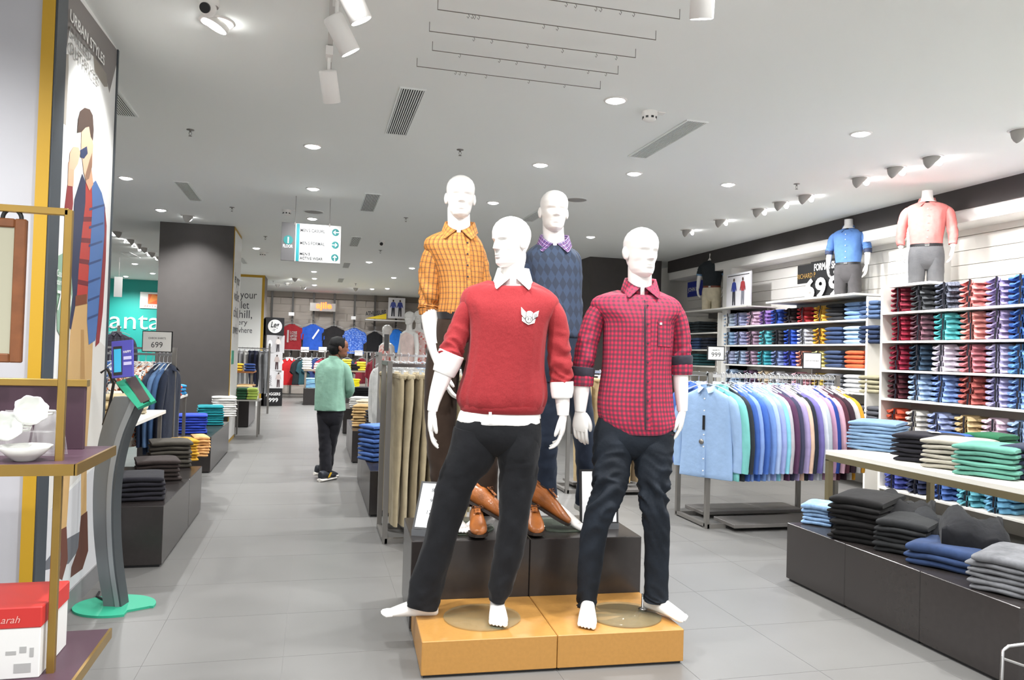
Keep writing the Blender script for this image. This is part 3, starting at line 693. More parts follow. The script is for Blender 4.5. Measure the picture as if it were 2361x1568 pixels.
arm_hand(b, L, [(1295, 900, -.02, .038, .04), (1297, 925, -.02, .034, .037), (1298, 945, -.02, .03, .032), (1298, 957, -.02, .027, .03)], 1, .5, -10)
foot_mesh(b, Matrix.Translation(L.p(972, 1420, .02)) @ Matrix.Rotation(R(-84), 4, 'Z'), 1)
foot_mesh(b, Matrix.Translation((L.p(1146, 1400, 0).x, .03, .010)) @ Matrix.Rotation(R(4), 4, 'Z'), -1)
inner(b, L, (1182, 690), (1150, 985), (1040, 1190), (985, 1390), (1185, 1190), (1147, 1380))
b.build('body', MANN, t)
s = MB(); bf = body_folds(3.1, .013, .45)
rg = torso(s, [L.row(943, 1066, 1250, 0, .118), L.row(938, 1059, 1256, 0, .130), L.row(918, 1055, 1262, 0, .138), L.row(890, 1061, 1260, 0, .137), L.row(850, 1071, 1255, 0, .133), L.row(800, 1078, 1258, 0, .132), L.row(750, 1078, 1266, 0, .134),
               L.row(722, 1068, 1280, 0, .128), L.row(702, 1060, 1289, 0, .118), L.row(686, 1062, 1286, 0, .104), L.row(673, 1069, 1274, 0, .092), L.row(663, 1082, 1260, .003, .084), L.row(654, 1106, 1243, .006, .078), L.row(648, 1124, 1230, .01, .074)], 60, 72, 2.3, bf, neck=.035)
limb(s, sl_rows(L, [(1096, 690, 0, .03, .05), (1086, 704, 0, .045, .064), (1073, 728, -.005, .052, .066), (1061, 760, -.015, .054, .062), (1049, 795, -.035, .055, .06), (1040, 818, -.045, .056, .058), (1037, 828, -.05, .05, .052)]), 60, 32, sleeve_folds(1.3, .012))
limb(s, sl_rows(L, [(1258, 692, 0, .03, .05), (1268, 706, 0, .045, .064), (1281, 734, .0, .053, .064), (1288, 772, 0, .053, .06), (1289, 815, -.01, .056, .058), (1292, 850, -.015, .052, .054), (1294, 880, -.02, .050, .050), (1294, 890, -.02, .044, .046)]), 64, 32, sleeve_folds(5.3, .012))
s.build('sweater', RED, t)
limb_b = MB(); torso(limb_b, [L.row(952, 1068, 1247, 0, .118), L.row(949, 1063, 1251, 0, .125), L.row(942, 1061, 1254, 0, .1325), L.row(934, 1060, 1257, 0, .134)], 8, 72, 2.3); limb_b.build('waist_rib', RED, t)
nb = MB(); cn = L.p(1180, 660, .012)
nb.loft([[(cn.x + (.098 + q * .012 * math.sin(u)) * math.cos(a), cn.y + (.078 + .01 * u * .3) * math.sin(a) - .006, cn.z - .012 - .022 * (1 - math.sin(a)) + .008 * u) for a in [2 * math.pi * k / 48 for k in range(48)]] for u, q in ((-1, 1), (0, 1), (1, 0), (1.4, -1))], False); nb.build('neck_rib', RED, t)
cl = MB(); collar(cl, L.p(1183, 644, .006), .068, .066, .047, .058); cl.build('shirt_collar', SHW, t)
sp_ = MB(); limb(sp_, [(cn.x, .012, cn.z - .03, .095, .075), (cn.x, .012, cn.z - .005, .075, .068)], 4, 32); sp_.build('shirt_neckband', SHW, t)
h = MB(); torso(h, [L.row(978, 1062, 1240, 0, .116), L.row(972, 1054, 1246, 0, .122), L.row(955, 1058, 1247, 0, .117), L.row(938, 1068, 1244, 0, .108)], 12, 72, 2.3, body_folds(8, .004)); h.build('shirt_tail', SHW, t)
pk = onchest(L, h and [sring(*r_[:3], r_[3], r_[4], 2.3, 72) for r_ in [L.row(979, 1058, 1246, 0, .122), L.row(938, 1062, 1250, 0, .122)]], [(1127, 950), (1134, 950), (1134, 976), (1127, 976)], .006); MB().poly(pk, .002, (0, -1, 0)).build('shirt_placket', SHW, t)
c = MB(); cuffroll(c, L, (1042, 814), (1022, 862), .062, .055, -.05, 2.0); c.build('shirt_cuff', SHW, t)
c = MB(); cuffroll(c, L, (1295, 880), (1296, 918), .056, .049, -.02, 6.0); c.build('shirt_cuff', SHW, t)
tr_ = MB()
torso(tr_, [L.row(1052, 1075, 1225, .0, .03), L.row(1040, 1052, 1244, 0, .075), L.row(1015, 1046, 1250, 0, .112), L.row(985, 1048, 1250, 0, .12), L.row(962, 1056, 1247, 0, .115)], 14, 48, 2.3, body_folds(4, .004))
limb(tr_, [L.row2((1046, 985), (1152, 1000), 0, .108), L.row2((1034, 1040), (1143, 1045), 0, .106), L.row2((1015, 1096), (1104, 1096), -.005, .088), L.row2((998, 1154), (1078, 1160), -.01, .078), L.row2((976, 1251), (1047, 1258), -.005, .07), L.row2((945, 1345), (1022, 1358), .0, .066), L.row2((939, 1390), (1008, 1408), 0, .064)], 60, 36, folds(.007, 12, 2.2, 1.3, 0, .3))
limb(tr_, [L.row2((1140, 985), (1248, 985), 0, .108), L.row2((1146, 1044), (1244, 1044), 0, .106), L.row2((1151, 1096), (1238, 1096), 0, .088), L.row2((1149, 1192), (1220, 1192), 0, .078), L.row2((1139, 1270), (1207, 1270), 0, .07), L.row2((1127, 1345), (1184, 1345), 0, .064), L.row2((1128, 1385), (1163, 1385), 0, .055)], 60, 36, folds(.007, 14, 7.2, 1.3, 0, .3))
tr_.build('trousers', BLKT, t)
# chest emblem
EW = M('emblem_white', 'EDEBE6', .6); EL = M('emblem_line', '3A3A3A', .6)
ex_ = lambda x, y: (1160 + x / 13.06, 660 + y / 13.06)
def emb(nm, pts, mat, off): MB().poly(onchest(L, rg, [ex_(*p) for p in pts], off), .0012, (0, -1, 0)).build(nm, mat, t)
emb('emblem_shield', [(565, 930), (700, 900), (715, 770), (760, 745), (830, 745), (900, 795), (880, 900), (975, 990), (945, 1110), (755, 1165), (570, 1045)][::-1], EW, .003)
emb('emblem_wing', [(545, 625), (600, 690), (690, 780), (708, 830), (690, 930), (655, 985), (550, 850), (545, 740)][::-1], EW, .0045)
emb('emblem_wing', [(1080, 735), (1060, 830), (1045, 915), (985, 965), (890, 1010), (885, 900), (905, 825), (985, 775)][::-1], EW, .0045)
for a, c_ in (((705, 790), (665, 985)), ((888, 830), (880, 1010)), ((665, 985), (580, 900)), ((880, 1025), (1040, 920)), ((925, 880), (1040, 835)), ((925, 925), (1035, 880)), ((925, 970), (1030, 920))):
    dx, dy = c_[0] - a[0], c_[1] - a[1]; l_ = math.hypot(dx, dy); nx, ny = -dy / l_ * 6, dx / l_ * 6
    emb('emblem_line', [(a[0] + nx, a[1] + ny), (c_[0] + nx, c_[1] + ny), (c_[0] - nx, c_[1] - ny), (a[0] - nx, a[1] - ny)], EL, .006)
emb('emblem_ring', [(775 + 108 * math.cos(a), 1002 + 108 * math.sin(a)) for a in [2 * math.pi * k / 28 for k in range(28)]], EL, .006)
emb('emblem_disc', [(775 + 92 * math.cos(a), 1002 + 92 * math.sin(a)) for a in [2 * math.pi * k / 28 for k in range(28)]], EW, .0075)
q = onchest(L, rg, [ex_(772, 1045)], .0095)[0]; text('emblem_number', '91', .0165, frame_m(Vector(q), (1, 0, 0), (0, 0, 1)), EL, t, align='CENTER', width=.021, ext=.001)

# --- pink check shirt
CHK = check('pink_check', 'BC2D4B', [(0, .0222, .0111, 0, '3D3540', .62), (1, .0222, .0111, .003, '3D3540', .62)])
JEAN = M('dark_jeans', '171D25', .75, 0, .5, 4, .3, 30, spec=.25)
O = Vector((1.50, 3.49, PZ)); L = Local(O)
t = yawed(thing('mannequin', 'white mannequin in pink and black check shirt and dark jeans', 'mannequin', O, group='display mannequins'))
b = MB(); hc = L.p(1475, 640, -.01); head_mesh(b, headM(hc, 24, 2, 0), .246)
limb(b, [(*L.p(1476, 690, .01), .07, .06), (*L.p(1475, 668, .01), .06, .06), (*L.p(1475, 645, .01), .058, .06), (*L.p(1475, 610, .005), .057, .06), (*L.p(1475, 592, 0), .05, .055)], 18, 28)
arm_hand(b, L, [(1341, 878, -.02, .043, .043), (1340, 900, -.025, .04, .04), (1339, 926, -.03, .033, .034), (1338, 948, -.03, .027, .03)], -1, .42, 62)
arm_hand(b, L, [(1569, 858, -.01, .037, .038), (1570, 890, -.015, .035, .035), (1572, 925, -.02, .029, .031), (1573, 947, -.02, .025, .028)], 1, .62, -15, (0, 6))
foot_mesh(b, Matrix.Translation((L.p(1352, 1412, 0).x, -.05, .002)) @ Matrix.Rotation(R(-6), 4, 'Z'), -1)
foot_mesh(b, Matrix.Translation((L.p(1514, 1405, 0).x, .03, .010)) @ Matrix.Rotation(R(38), 4, 'Z'), 1)
inner(b, L, (1474, 720), (1462, 1010), (1385, 1190), (1352, 1390), (1508, 1190), (1512, 1385))
b.build('body', MANN, t)
s = MB()
rg = torso(s, [L.row(997, 1392, 1556, 0, .122), L.row(975, 1381, 1557, 0, .13), L.row(925, 1377, 1552, 0, .13), L.row(850, 1388, 1549, 0, .125), L.row(790, 1390, 1553, 0, .128), L.row(745, 1388, 1558, 0, .13), L.row(722, 1368, 1573, 0, .125), L.row(706, 1360, 1574, 0, .115), L.row(694, 1363, 1566, 0, .1), L.row(685, 1375, 1553, .003, .088), L.row(677, 1398, 1537, .006, .08), L.row(670, 1424, 1520, .01, .072)], 60, 72, 2.3, body_folds(11, .010, .45), caps=True, neck=.03)
for i in range(9):  # curved shirt tail
    g = (1 - i / 9) ** 1.3
    for k in range(72):
        a = 2 * math.pi * k / 72; v = list(s.v[i * 72 + k]); v[2] += g * .050 * abs(math.cos(a)) ** 3 - g * .004; s.v[i * 72 + k] = tuple(v)
limb(s, sl_rows(L, [(1395, 700, 0, .03, .05), (1385, 712, 0, .046, .062), (1372, 732, 0, .052, .064), (1361, 765, -.005, .053, .06), (1352, 803, -.01, .052, .057), (1346, 840, -.015, .05, .054), (1343, 868, -.02, .049, .052)]), 50, 32, sleeve_folds(2.6, .006))
limb(s, sl_rows(L, [(1545, 704, 0, .03, .05), (1553, 716, 0, .042, .06), (1563, 740, 0, .047, .06), (1569, 778, 0, .047, .056), (1570, 815, -.005, .046, .052), (1571, 835, -.01, .045, .05)]), 44, 32, sleeve_folds(9.1, .006))
s.build('shirt', CHK, t)
DKB = cloth('33313A', 'cuff_band', .2, 30)
for nm, a, c_, r1, dy, mt in (('cuff_band', (1344, 846), (1342, 868), .059, -.02, DKB), ('rolled_cuff', (1342, 864), (1341, 890), .057, -.02, CHK), ('cuff_band', (1570, 820), (1571, 842), .055, -.01, DKB), ('rolled_cuff', (1571, 838), (1571, 864), .053, -.01, CHK)):
    c = MB(); cuffroll(c, L, a, c_, r1, r1 * .97, dy, a[0] * .1, .0035); c.build(nm, mt, t)
cl = MB(); collar(cl, L.p(1476, 666, .004), .069, .068, .045, .055, 8, .026, .055, .012, .050); cl.build('collar', CHK, t)
DKL = M('placket_dark', '2A2730', .8)
pp = [onchest(L, rg, [(x0 + 1.5 * q / 14, 692 + q * 21.3)], .003)[0] for q in range(15) for x0 in (1486,)]
MB().loft([[(p[0] - .0035, p[1] + .002, p[2]), (p[0] + .0035, p[1] - .001, p[2])] for p in pp], False, True, False).build('placket_seam', DKL, t)
pp = [onchest(L, rg, [(1494, 694 + q * 21.2)], .003)[0] for q in range(15)]
MB().loft([[(p[0] - .011, p[1] + .001, p[2]), (p[0] + .011, p[1] - .0015, p[2])] for p in pp], False, True, False).build('placket', CHK, t)
buttons(t, [onchest(L, rg, [(1493, y)], .005)[0] for y in (705, 748, 792, 836, 880, 924, 966)], .0045, DKL)
pc = [onchest(L, rg, [(1517 + 30 * u, 736 + 62 * w_ + 2 * u) for u in (0, .25, .5, .75, 1)], .004) for w_ in (0, .12, .14, .5, .9, 1)]
MB().loft(pc, False, True, False).build('chest_pocket', CHK, t); MB().poly(onchest(L, rg, [(1521, 744), (1526, 744), (1526, 749), (1521, 749)], .006), .001, (0, -1, 0)).build('pocket_tab', EW, t)
tr_ = MB(); torso(tr_, [L.row(1060, 1400, 1525, 0, .03), L.row(1048, 1374, 1548, 0, .075), L.row(1022, 1368, 1553, 0, .112), L.row(995, 1370, 1553, 0, .12), L.row(965, 1380, 1548, 0, .112)], 14, 48, 2.3, body_folds(14, .004))
def knee(seed, amp=.012):
    def f(s_, a, c_, v):
        g = math.exp(-((s_ - .40) / .17) ** 2) + .4 * math.exp(-((s_ - .93) / .06) ** 2) + .22
        r_ = crease(Vector((math.cos(a) * .8 + seed, math.sin(a) * .8, s_ * 14 + 1.3 * math.sin(a + seed)))) - .35
        return amp * g * (1.1 * r_ + .6 * noise.noise(Vector((math.cos(a) + seed, math.sin(a), s_ * 4))))
    return f
limb(tr_, [L.row2((1371, 985), (1464, 1010), 0, .11), L.row2((1367, 1045), (1457, 1058), -.015, .106), L.row2((1365, 1100), (1446, 1108), -.05, .085), L.row2((1362, 1150), (1428, 1152), -.075, .076), L.row2((1343, 1216), (1403, 1212), -.06, .068), L.row2((1333, 1310), (1388, 1306), -.03, .062), L.row2((1331, 1375), (1376, 1370), -.02, .055), L.row2((1330, 1402), (1373, 1398), -.02, .052)], 110, 40, knee(2.0))
limb(tr_, [L.row2((1454, 1005), (1554, 985), 0, .11), L.row2((1458, 1048), (1551, 1045), -.01, .106), L.row2((1468, 1098), (1545, 1098), -.03, .084), L.row2((1475, 1148), (1541, 1148), -.04, .075), L.row2((1482, 1210), (1543, 1210), -.03, .067), L.row2((1486, 1300), (1541, 1300), 0, .06), L.row2((1486, 1365), (1540, 1365), .01, .055), L.row2((1485, 1388), (1538, 1388), .01, .052)], 110, 40, knee(6.0))
tr_.build('jeans', JEAN, t)
dk = L.p(1487, 1408, 0); r_ = MB().lathe([(0, 0), (.022, 0), (.024, .004), (.012, .008), (.008, .012), (.0075, .075), (0, .076)], 20, (L.p(1487, 1408, 0).x, .06, .008)); r_.build('support_rod', CHROME, t)

# --- orange check shirt
ORC = check('orange_check', 'CB8B45', [(0, .026, .006, 0, '4A3A33', .75), (0, .013, .003, .0065, 'A05A28', .5), (1, .030, .005, 0, '5A443A', .6), (1, .015, .003, .0075, 'A65E2C', .5)])
BRN = cloth('33271F', 'brown_trousers', .3, 18)
O = Vector((.757, 4.14, QZ)); L = Local(O)
t = yawed(thing('mannequin', 'white mannequin in orange check shirt behind the red sweater', 'mannequin', O, group='display mannequins'))
b = MB(); hc = L.p(1060, 506, -.015); head_mesh(b, headM(hc, 8, 0, 0), .243)
limb(b, [(*L.p(1060, 552, .01), .07, .06), (*L.p(1059, 532, .01), .064, .06), (*L.p(1058, 510, .01), .062, .062), (*L.p(1057, 480, .01), .06, .06), (*L.p(1057, 466, .0), .05, .05)], 18, 28)
arm_hand(b, L, [(990, 716, -.02, .05, .05), (995, 758, -.03, .046, .046), (1001, 795, -.05, .038, .04), (1012, 835, -.07, .031, .034), (1019, 860, -.08, .026, .03)], -1, .4, 15)
arm_hand(b, L, [(1112, 700, .03, .046, .048), (1112, 760, .03, .042, .044), (1110, 820, .02, .03, .034), (1109, 840, .02, .026, .03)], 1, .4, 0)
foot_mesh(b, Matrix.Translation((L.p(1040, 1205, 0).x, -.02, .010)) @ Matrix.Rotation(R(28), 4, 'Z'), -1)
foot_mesh(b, Matrix.Translation((L.p(1118, 1200, 0).x, .02, .010)) @ Matrix.Rotation(R(-30), 4, 'Z'), 1)
inner(b, L, (1062, 570), (1060, 770), (1020, 990), (1028, 1180), (1112, 990), (1120, 1180))
b.build('body', MANN, t)
s = MB(); rg = torso(s, [L.row(730, 1010, 1112, 0, .118), L.row(722, 1007, 1114, 0, .125), L.row(690, 1012, 1117, 0, .128), L.row(650, 1010, 1118, 0, .125), L.row(618, 1001, 1118, 0, .125), L.row(593, 987, 1119, 0, .122), L.row(572, 977, 1116, 0, .116), L.row(558, 981, 1110, 0, .1), L.row(547, 993, 1102, .003, .088), L.row(537, 1010, 1093, .006, .078), L.row(529, 1028, 1085, .01, .07)], 54, 72, 2.3, body_folds(21, .012, .5), neck=.03)
limb(s, sl_rows(L, [(1016, 564, 0, .04, .05), (1008, 576, 0, .055, .068), (999, 598, 0, .066, .072), (994, 630, 0, .068, .07), (991, 672, -.01, .062, .066), (989, 705, -.015, .056, .058), (988, 716, -.02, .052, .054)]), 60, 32, sleeve_folds(12.0, .013))
limb(s, sl_rows(L, [(1094, 566, .01, .03, .05), (1100, 580, .01, .042, .06), (1106, 608, .02, .05, .06), (1112, 660, .03, .052, .058), (1112, 705, .03, .05, .052)]), 40, 28, sleeve_folds(17.0, .008))
s.build('shirt', ORC, t)
c = MB(); cuffroll(c, L, (989, 704), (988, 727), .056, .051, -.015, 3, .003); c.build('rolled_cuff', ORC, t)
cl = MB(); collar(cl, L.p(1060, 531, .004), .074, .07, .042, .056, 8, .028, .055, .016, .058); cl.build('collar', ORC, t)
pp = [onchest(L, rg, [(1078 + .3 * q, 548 + q * 12)], .003)[0] for q in range(15)]
MB().loft([[(p[0] - .012, p[1] + .001, p[2]), (p[0] + .012, p[1] - .0015, p[2])] for p in pp], False, True, False).build('placket', ORC, t)
buttons(t, [onchest(L, rg, [(1078 + .3 * q, 560 + q * 26)], .006)[0] for q in range(6)], .005, DKL)
be = MB(); torso(be, [L.row(738, 1008, 1114, 0, .122), L.row(722, 1006, 1115, 0, .129)], 4, 56, 2.3); be.build('belt', M('belt_black', '242426', .4), t)
tr_ = MB(); torso(tr_, [L.row(830, 1000, 1122, 0, .105), L.row(790, 998, 1122, 0, .12), L.row(755, 1003, 1117, 0, .12), L.row(735, 1008, 1113, 0, .118)], 12, 48, 2.3)
limb(tr_, [L.row2((988, 790), (1066, 800), 0, .1), L.row2((978, 900), (1056, 900), -.01, .09), L.row2((981, 1000), (1050, 1000), -.01, .075), L.row2((993, 1100), (1052, 1100), 0, .068), L.row2((1003, 1192), (1052, 1192), 0, .06)], 50, 30, folds(.006, 12, 30, 1.3, 0, .3))
limb(tr_, [L.row2((1056, 800), (1122, 790), 0, .1), L.row2((1072, 900), (1138, 900), 0, .09), L.row2((1085, 1000), (1146, 1000), 0, .075), L.row2((1093, 1100), (1148, 1100), .01, .068), L.row2((1098, 1185), (1146, 1185), .01, .06)], 50, 30, folds(.006, 12, 33, 1.3, 0, .3))
tr_.build('trousers', BRN, t)

# --- navy sweater
def diamond_mat():
    mt, nt, bb = nodes_of('navy_diamond_knit'); N = nt.nodes; Lk = nt.links
    uv = N.new('ShaderNodeUVMap'); sp2 = N.new('ShaderNodeSeparateXYZ'); Lk.new(uv.outputs['UV'], sp2.inputs[0]); parts = []
    for ax, per in ((0, .042), (1, .075)):
        d = N.new('ShaderNodeMath'); d.operation = 'PINGPONG'; d.inputs[1].default_value = per / 2; Lk.new(sp2.outputs[ax], d.inputs[0])
        e = N.new('ShaderNodeMath'); e.operation = 'DIVIDE'; e.inputs[1].default_value = per / 2; Lk.new(d.outputs[0], e.inputs[0]); parts.append(e)
    a = N.new('ShaderNodeMath'); a.operation = 'ADD'; Lk.new(parts[0].outputs[0], a.inputs[0]); Lk.new(parts[1].outputs[0], a.inputs[1])
    g = N.new('ShaderNodeMath'); g.operation = 'GREATER_THAN'; g.inputs[1].default_value = 1.0; Lk.new(a.outputs[0], g.inputs[0])
    mx = N.new('ShaderNodeMix'); mx.data_type = 'RGBA'; Lk.new(g.outputs[0], mx.inputs['Factor']); mx.inputs[6].default_value = rgb('2A3445'); mx.inputs[7].default_value = rgb('334158')
    Lk.new(mx.outputs[2], bb.inputs['Base Color']); bb.inputs['Roughness'].default_value = .85; return mt
NAVD = diamond_mat(); NAV = cloth('2F3B50', 'navy_knit', .3, 30)
PLD = check('purple_plaid', '33305E', [(0, .022, .003, 0, 'C9A8C8', .8), (0, .022, .006, .011, '5A4A8A', .6), (1, .022, .003, 0, 'C9A8C8', .8), (1, .022, .006, .011, '7A4470', .6)])
NVJ = cloth('27303F', 'navy_trousers', .3, 18)
O = Vector((1.325, 4.12, QZ)); L = Local(O)
t = yawed(thing('mannequin', 'white mannequin in navy diamond sweater with plaid collar', 'mannequin', O, group='display mannequins'))
b = MB(); hc = L.p(1276, 536, -.015); head_mesh(b, headM(hc, 8, 0, 0), .238)
limb(b, [(*L.p(1279, 582, .01), .07, .06), (*L.p(1278, 562, .01), .062, .06), (*L.p(1276, 540, .01), .06, .06), (*L.p(1275, 510, .01), .058, .058), (*L.p(1275, 496, 0), .05, .05)], 18, 28)
arm_hand(b, L, [(1225, 770, .0, .045, .045), (1232, 820, 0, .038, .04), (1238, 855, 0, .03, .033), (1240, 870, 0, .026, .03)], -1, .4, 0)
arm_hand(b, L, [(1322, 770, .06, .04, .042), (1322, 820, .06, .036, .04), (1320, 855, .06, .03, .033), (1320, 870, .06, .026, .03)], 1, .4, 0)
foot_mesh(b, Matrix.Translation(L.p(1278, 1185, -.02) + Vector((0, 0, -.02))) @ Matrix.Rotation(R(58), 4, 'Z') @ Matrix.Rotation(R(14), 4, 'X'), 1)
foot_mesh(b, Matrix.Translation(L.p(1348, 1178, .12) + Vector((0, 0, -.02))) @ Matrix.Rotation(R(55), 4, 'Z') @ Matrix.Rotation(R(20), 4, 'X'), -1)
inner(b, L, (1276, 600), (1285, 790), (1262, 990), (1262, 1150), (1346, 1000, .05), (1348, 1150, .12))
b.build('body', MANN, t)
s = MB(); torso(s, [L.row(780, 1218, 1345, 0, .12), L.row(770, 1214, 1347, 0, .13), L.row(735, 1217, 1343, 0, .13), L.row(690, 1220, 1341, 0, .128), L.row(650, 1220, 1341, 0, .128), L.row(622, 1216, 1340, 0, .128), L.row(604, 1211, 1338, 0, .122), L.row(590, 1211, 1333, 0, .108), L.row(578, 1219, 1324, .003, .094), L.row(567, 1232, 1314, .006, .082), L.row(559, 1246, 1303, .01, .072)], 50, 72, 2.3, body_folds(41, .006, .5), neck=.03); s.build('sweater', NAVD, t)
s = MB()
limb(s, sl_rows(L, [(1246, 596, 0, .035, .05), (1238, 606, 0, .05, .064), (1228, 628, 0, .058, .066), (1215, 665, 0, .058, .062), (1216, 715, 0, .054, .056), (1222, 765, 0, .05, .052)]), 50, 30, sleeve_folds(44, .007))
limb(s, sl_rows(L, [(1308, 590, .03, .05, .06), (1322, 600, .04, .045, .06), (1326, 640, .05, .042, .055), (1326, 700, .06, .042, .052), (1323, 768, .06, .044, .048)]), 40, 28, sleeve_folds(48, .006))
s.build('sleeves', NAV, t)
cl = MB(); collar(cl, L.p(1278, 561, .004), .073, .07, .042, .056, 8, .028, .055, .016, .058); cl.build('shirt_collar', PLD, t)
h = MB(); torso(h, [L.row(838, 1240, 1352, .02, .1), L.row(775, 1222, 1344, 0, .12)], 8, 48, 2.3); h.build('shirt_tail', PLD, t)
tr_ = MB(); torso(tr_, [L.row(880, 1226, 1356, 0, .108), L.row(840, 1224, 1354, 0, .122), L.row(780, 1222, 1346, 0, .122)], 10, 48, 2.3)
limb(tr_, [L.row2((1222, 840), (1298, 840), 0, .1), L.row2((1226, 920), (1294, 920), 0, .088), L.row2((1231, 1010), (1288, 1010), 0, .072), L.row2((1235, 1090), (1283, 1090), 0, .062), L.row2((1238, 1165), (1286, 1166), 0, .058)], 60, 30, folds(.008, 16, 50, 1.3, 0, .3))
limb(tr_, [L.row2((1290, 840), (1358, 840), 0, .1), L.row2((1306, 920), (1364, 920), .02, .088), L.row2((1322, 1010), (1374, 1010), .05, .072), L.row2((1329, 1090), (1374, 1090), .09, .062), L.row2((1327, 1160), (1369, 1162), .12, .056)], 60, 30, folds(.007, 12, 53, 1.3, 0, .3))
tr_.build('trousers', NVJ, t)

# glass bases
glass_disc((.806, 3.555), .182, PZ, 'round glass base under the red sweater mannequin foot'); glass_disc((1.49, 3.475), .18, PZ, 'round glass base under the pink check mannequin')
glass_disc((.80, 4.13), .185, QZ, 'round glass base under the orange check mannequin'); glass_disc((1.36, 4.12), .18, QZ, 'round glass base under the navy sweater mannequin')

# --- brown shoes
LEA = M('tan_leather', 'A5622F', .33, 0, .22, 18, .15, 90, coat=.2); SOLE = M('dark_sole', '2E2622', .6); LACE = M('brown_lace', '6A3D1E', .7)
def shoe(loc, rz, tilt, roll, label):
    t = thing('dress_shoe', label, 'shoe', loc, 0, 'tan lace-up shoes'); t.rotation_euler = (R(tilt), R(roll), R(rz))
    u = MB(); rows = [(.135, .010, .055, .035), (.128, .030, .062, .045), (.10, .036, .066, .052), (.05, .038, .064, .054), (0, .039, .058, .047), (-.05, .044, .050, .038), (-.09, .046, .040, .030), (-.125, .040, .033, .022), (-.148, .026, .030, .016), (-.155, .012, .028, .010)]
    rings = []
    for y, hw, cz, hh in spl(rows, 30):
        rings.append([(hw * math.copysign(abs(math.cos(a)) ** .8, math.cos(a)), y, cz + hh * math.sin(a) * (1 if math.sin(a) > 0 else .9) - .006) for a in [2 * math.pi * k / 24 for k in range(24)]][::-1])
    u.loft(rings); u.build('upper', LEA, t)
    so = MB(); ol = [(x * (hw + .004), y) for x, y, hw in [(1, .132, .018), (1, .12, .034), (1, .06, .038), (1, .0, .037), (1, -.06, .047), (1, -.11, .046), (1, -.14, .035), (1, -.16, .015)]]
    pts = ol + [(-x, y) for x, y in ol[::-1]]
    so.poly([(x, y, 0) for x, y in pts][::-1], .014, (0, 0, 1)); so.build('sole', SOLE, t)
    MB().box(-.036, .036, .07, .134, -.016, .0).build('heel', SOLE, t)
    MB().loft([[(.026 * math.cos(a) * r_, .085 + .045 * math.sin(a) * r_, z + .012 * math.sin(a)) for a in [2 * math.pi * k / 24 for k in range(24)]] for r_, z in ((1.08, .104), (1.1, .112), (1.0, .116), (.92, .108))], False).build('topline', LEA, t)
    MB().lathe([(0, 0), (1, 0)], 20).build('opening', SOLE, t, loc=(0, .085, .113)).scale = (.024, .04, 1)
    tg = MB().poly([(-.016, .03, .118), (.016, .03, .118), (.014, -.03, .099), (-.014, -.03, .099)][::-1], .004, (0, 0, 1)); tg.build('tongue', LEA, t)
    for q in range(3):
        y = .015 - q * .02; z = .116 - q * .008; MB().tube([(-.02, y, z - .004), (0, y - .004, z + .004), (.02, y, z - .004)], .0022, 6).build('lace', LACE, t)
    for s_ in (-1, 1): MB().tube([(0, .02, .122), (s_ * .02, .015, .13), (s_ * .032, .005, .121), (s_ * .018, .008, .118), (0, .018, .121)], .002, 6).build('lace_bow', LACE, t)
    return t
pz = QZ + .016
shoe((.862, 3.985, pz), -8, 0, 0, 'tan lace-up shoe standing toe forward, left pair'); shoe((.905, 4.035, pz + .098), 58, 22, 8, 'tan lace-up shoe leaning on its mate, left pair')
shoe((1.175, 3.985, pz), -10, 0, 0, 'tan lace-up shoe standing toe forward, right pair'); shoe((1.245, 4.04, pz + .085), 60, 26, 6, 'tan lace-up shoe leaning heel-up on its mate, right pair')
# --- framed price cards on the plinth
def easel(loc, rz, w_, h_, label, lines, lean=22):
    t = thing('price_card', label, 'sign', loc, rz, 'price cards on the dark plinth')
    up_ = (0, math.sin(R(lean)), math.cos(R(lean))); n_ = Vector((0, -math.cos(R(lean)), math.sin(R(lean))))
    def P(x, v, o=0): return tuple(Vector((x, up_[1] * v, up_[2] * v + .025)) + n_ * o)
    MB().poly([P(-w_ / 2, 0), P(w_ / 2, 0), P(w_ / 2, h_), P(-w_ / 2, h_)], .012, n_).build('frame', BLACK, t)
    MB().poly([P(-w_ / 2 + .012, .012), P(w_ / 2 - .012, .012), P(w_ / 2 - .012, h_ - .012), P(-w_ / 2 + .012, h_ - .012)], .0135, n_).build('card', M('card_white', 'EEF0F2', .5), t)
    MB().box(-w_ / 2, w_ / 2, -.02, .06, 0, .03).build('foot', M('foot_grey', '5E6063', .5), t)
    for s_, v, hh in lines: text('lettering', s_, hh, frame_m(Vector(P(-.02, v, .0145)), (1, 0, 0), up_), INK, t, align='CENTER', ext=.0005)
    return t
easel((.625, 3.965, QZ), R(-24), .22, .27, 'slanted framed price card beside the red sweater mannequin leg', [('899', .21, .022), ('3', .185, .012), ('999', .15, .022), ('2', .125, .012), ('1299', .085, .022)], 34)
easel((1.56, 4.02, QZ), R(-4), .22, .30, 'black framed white card behind the pink check mannequin knee', [], 8)
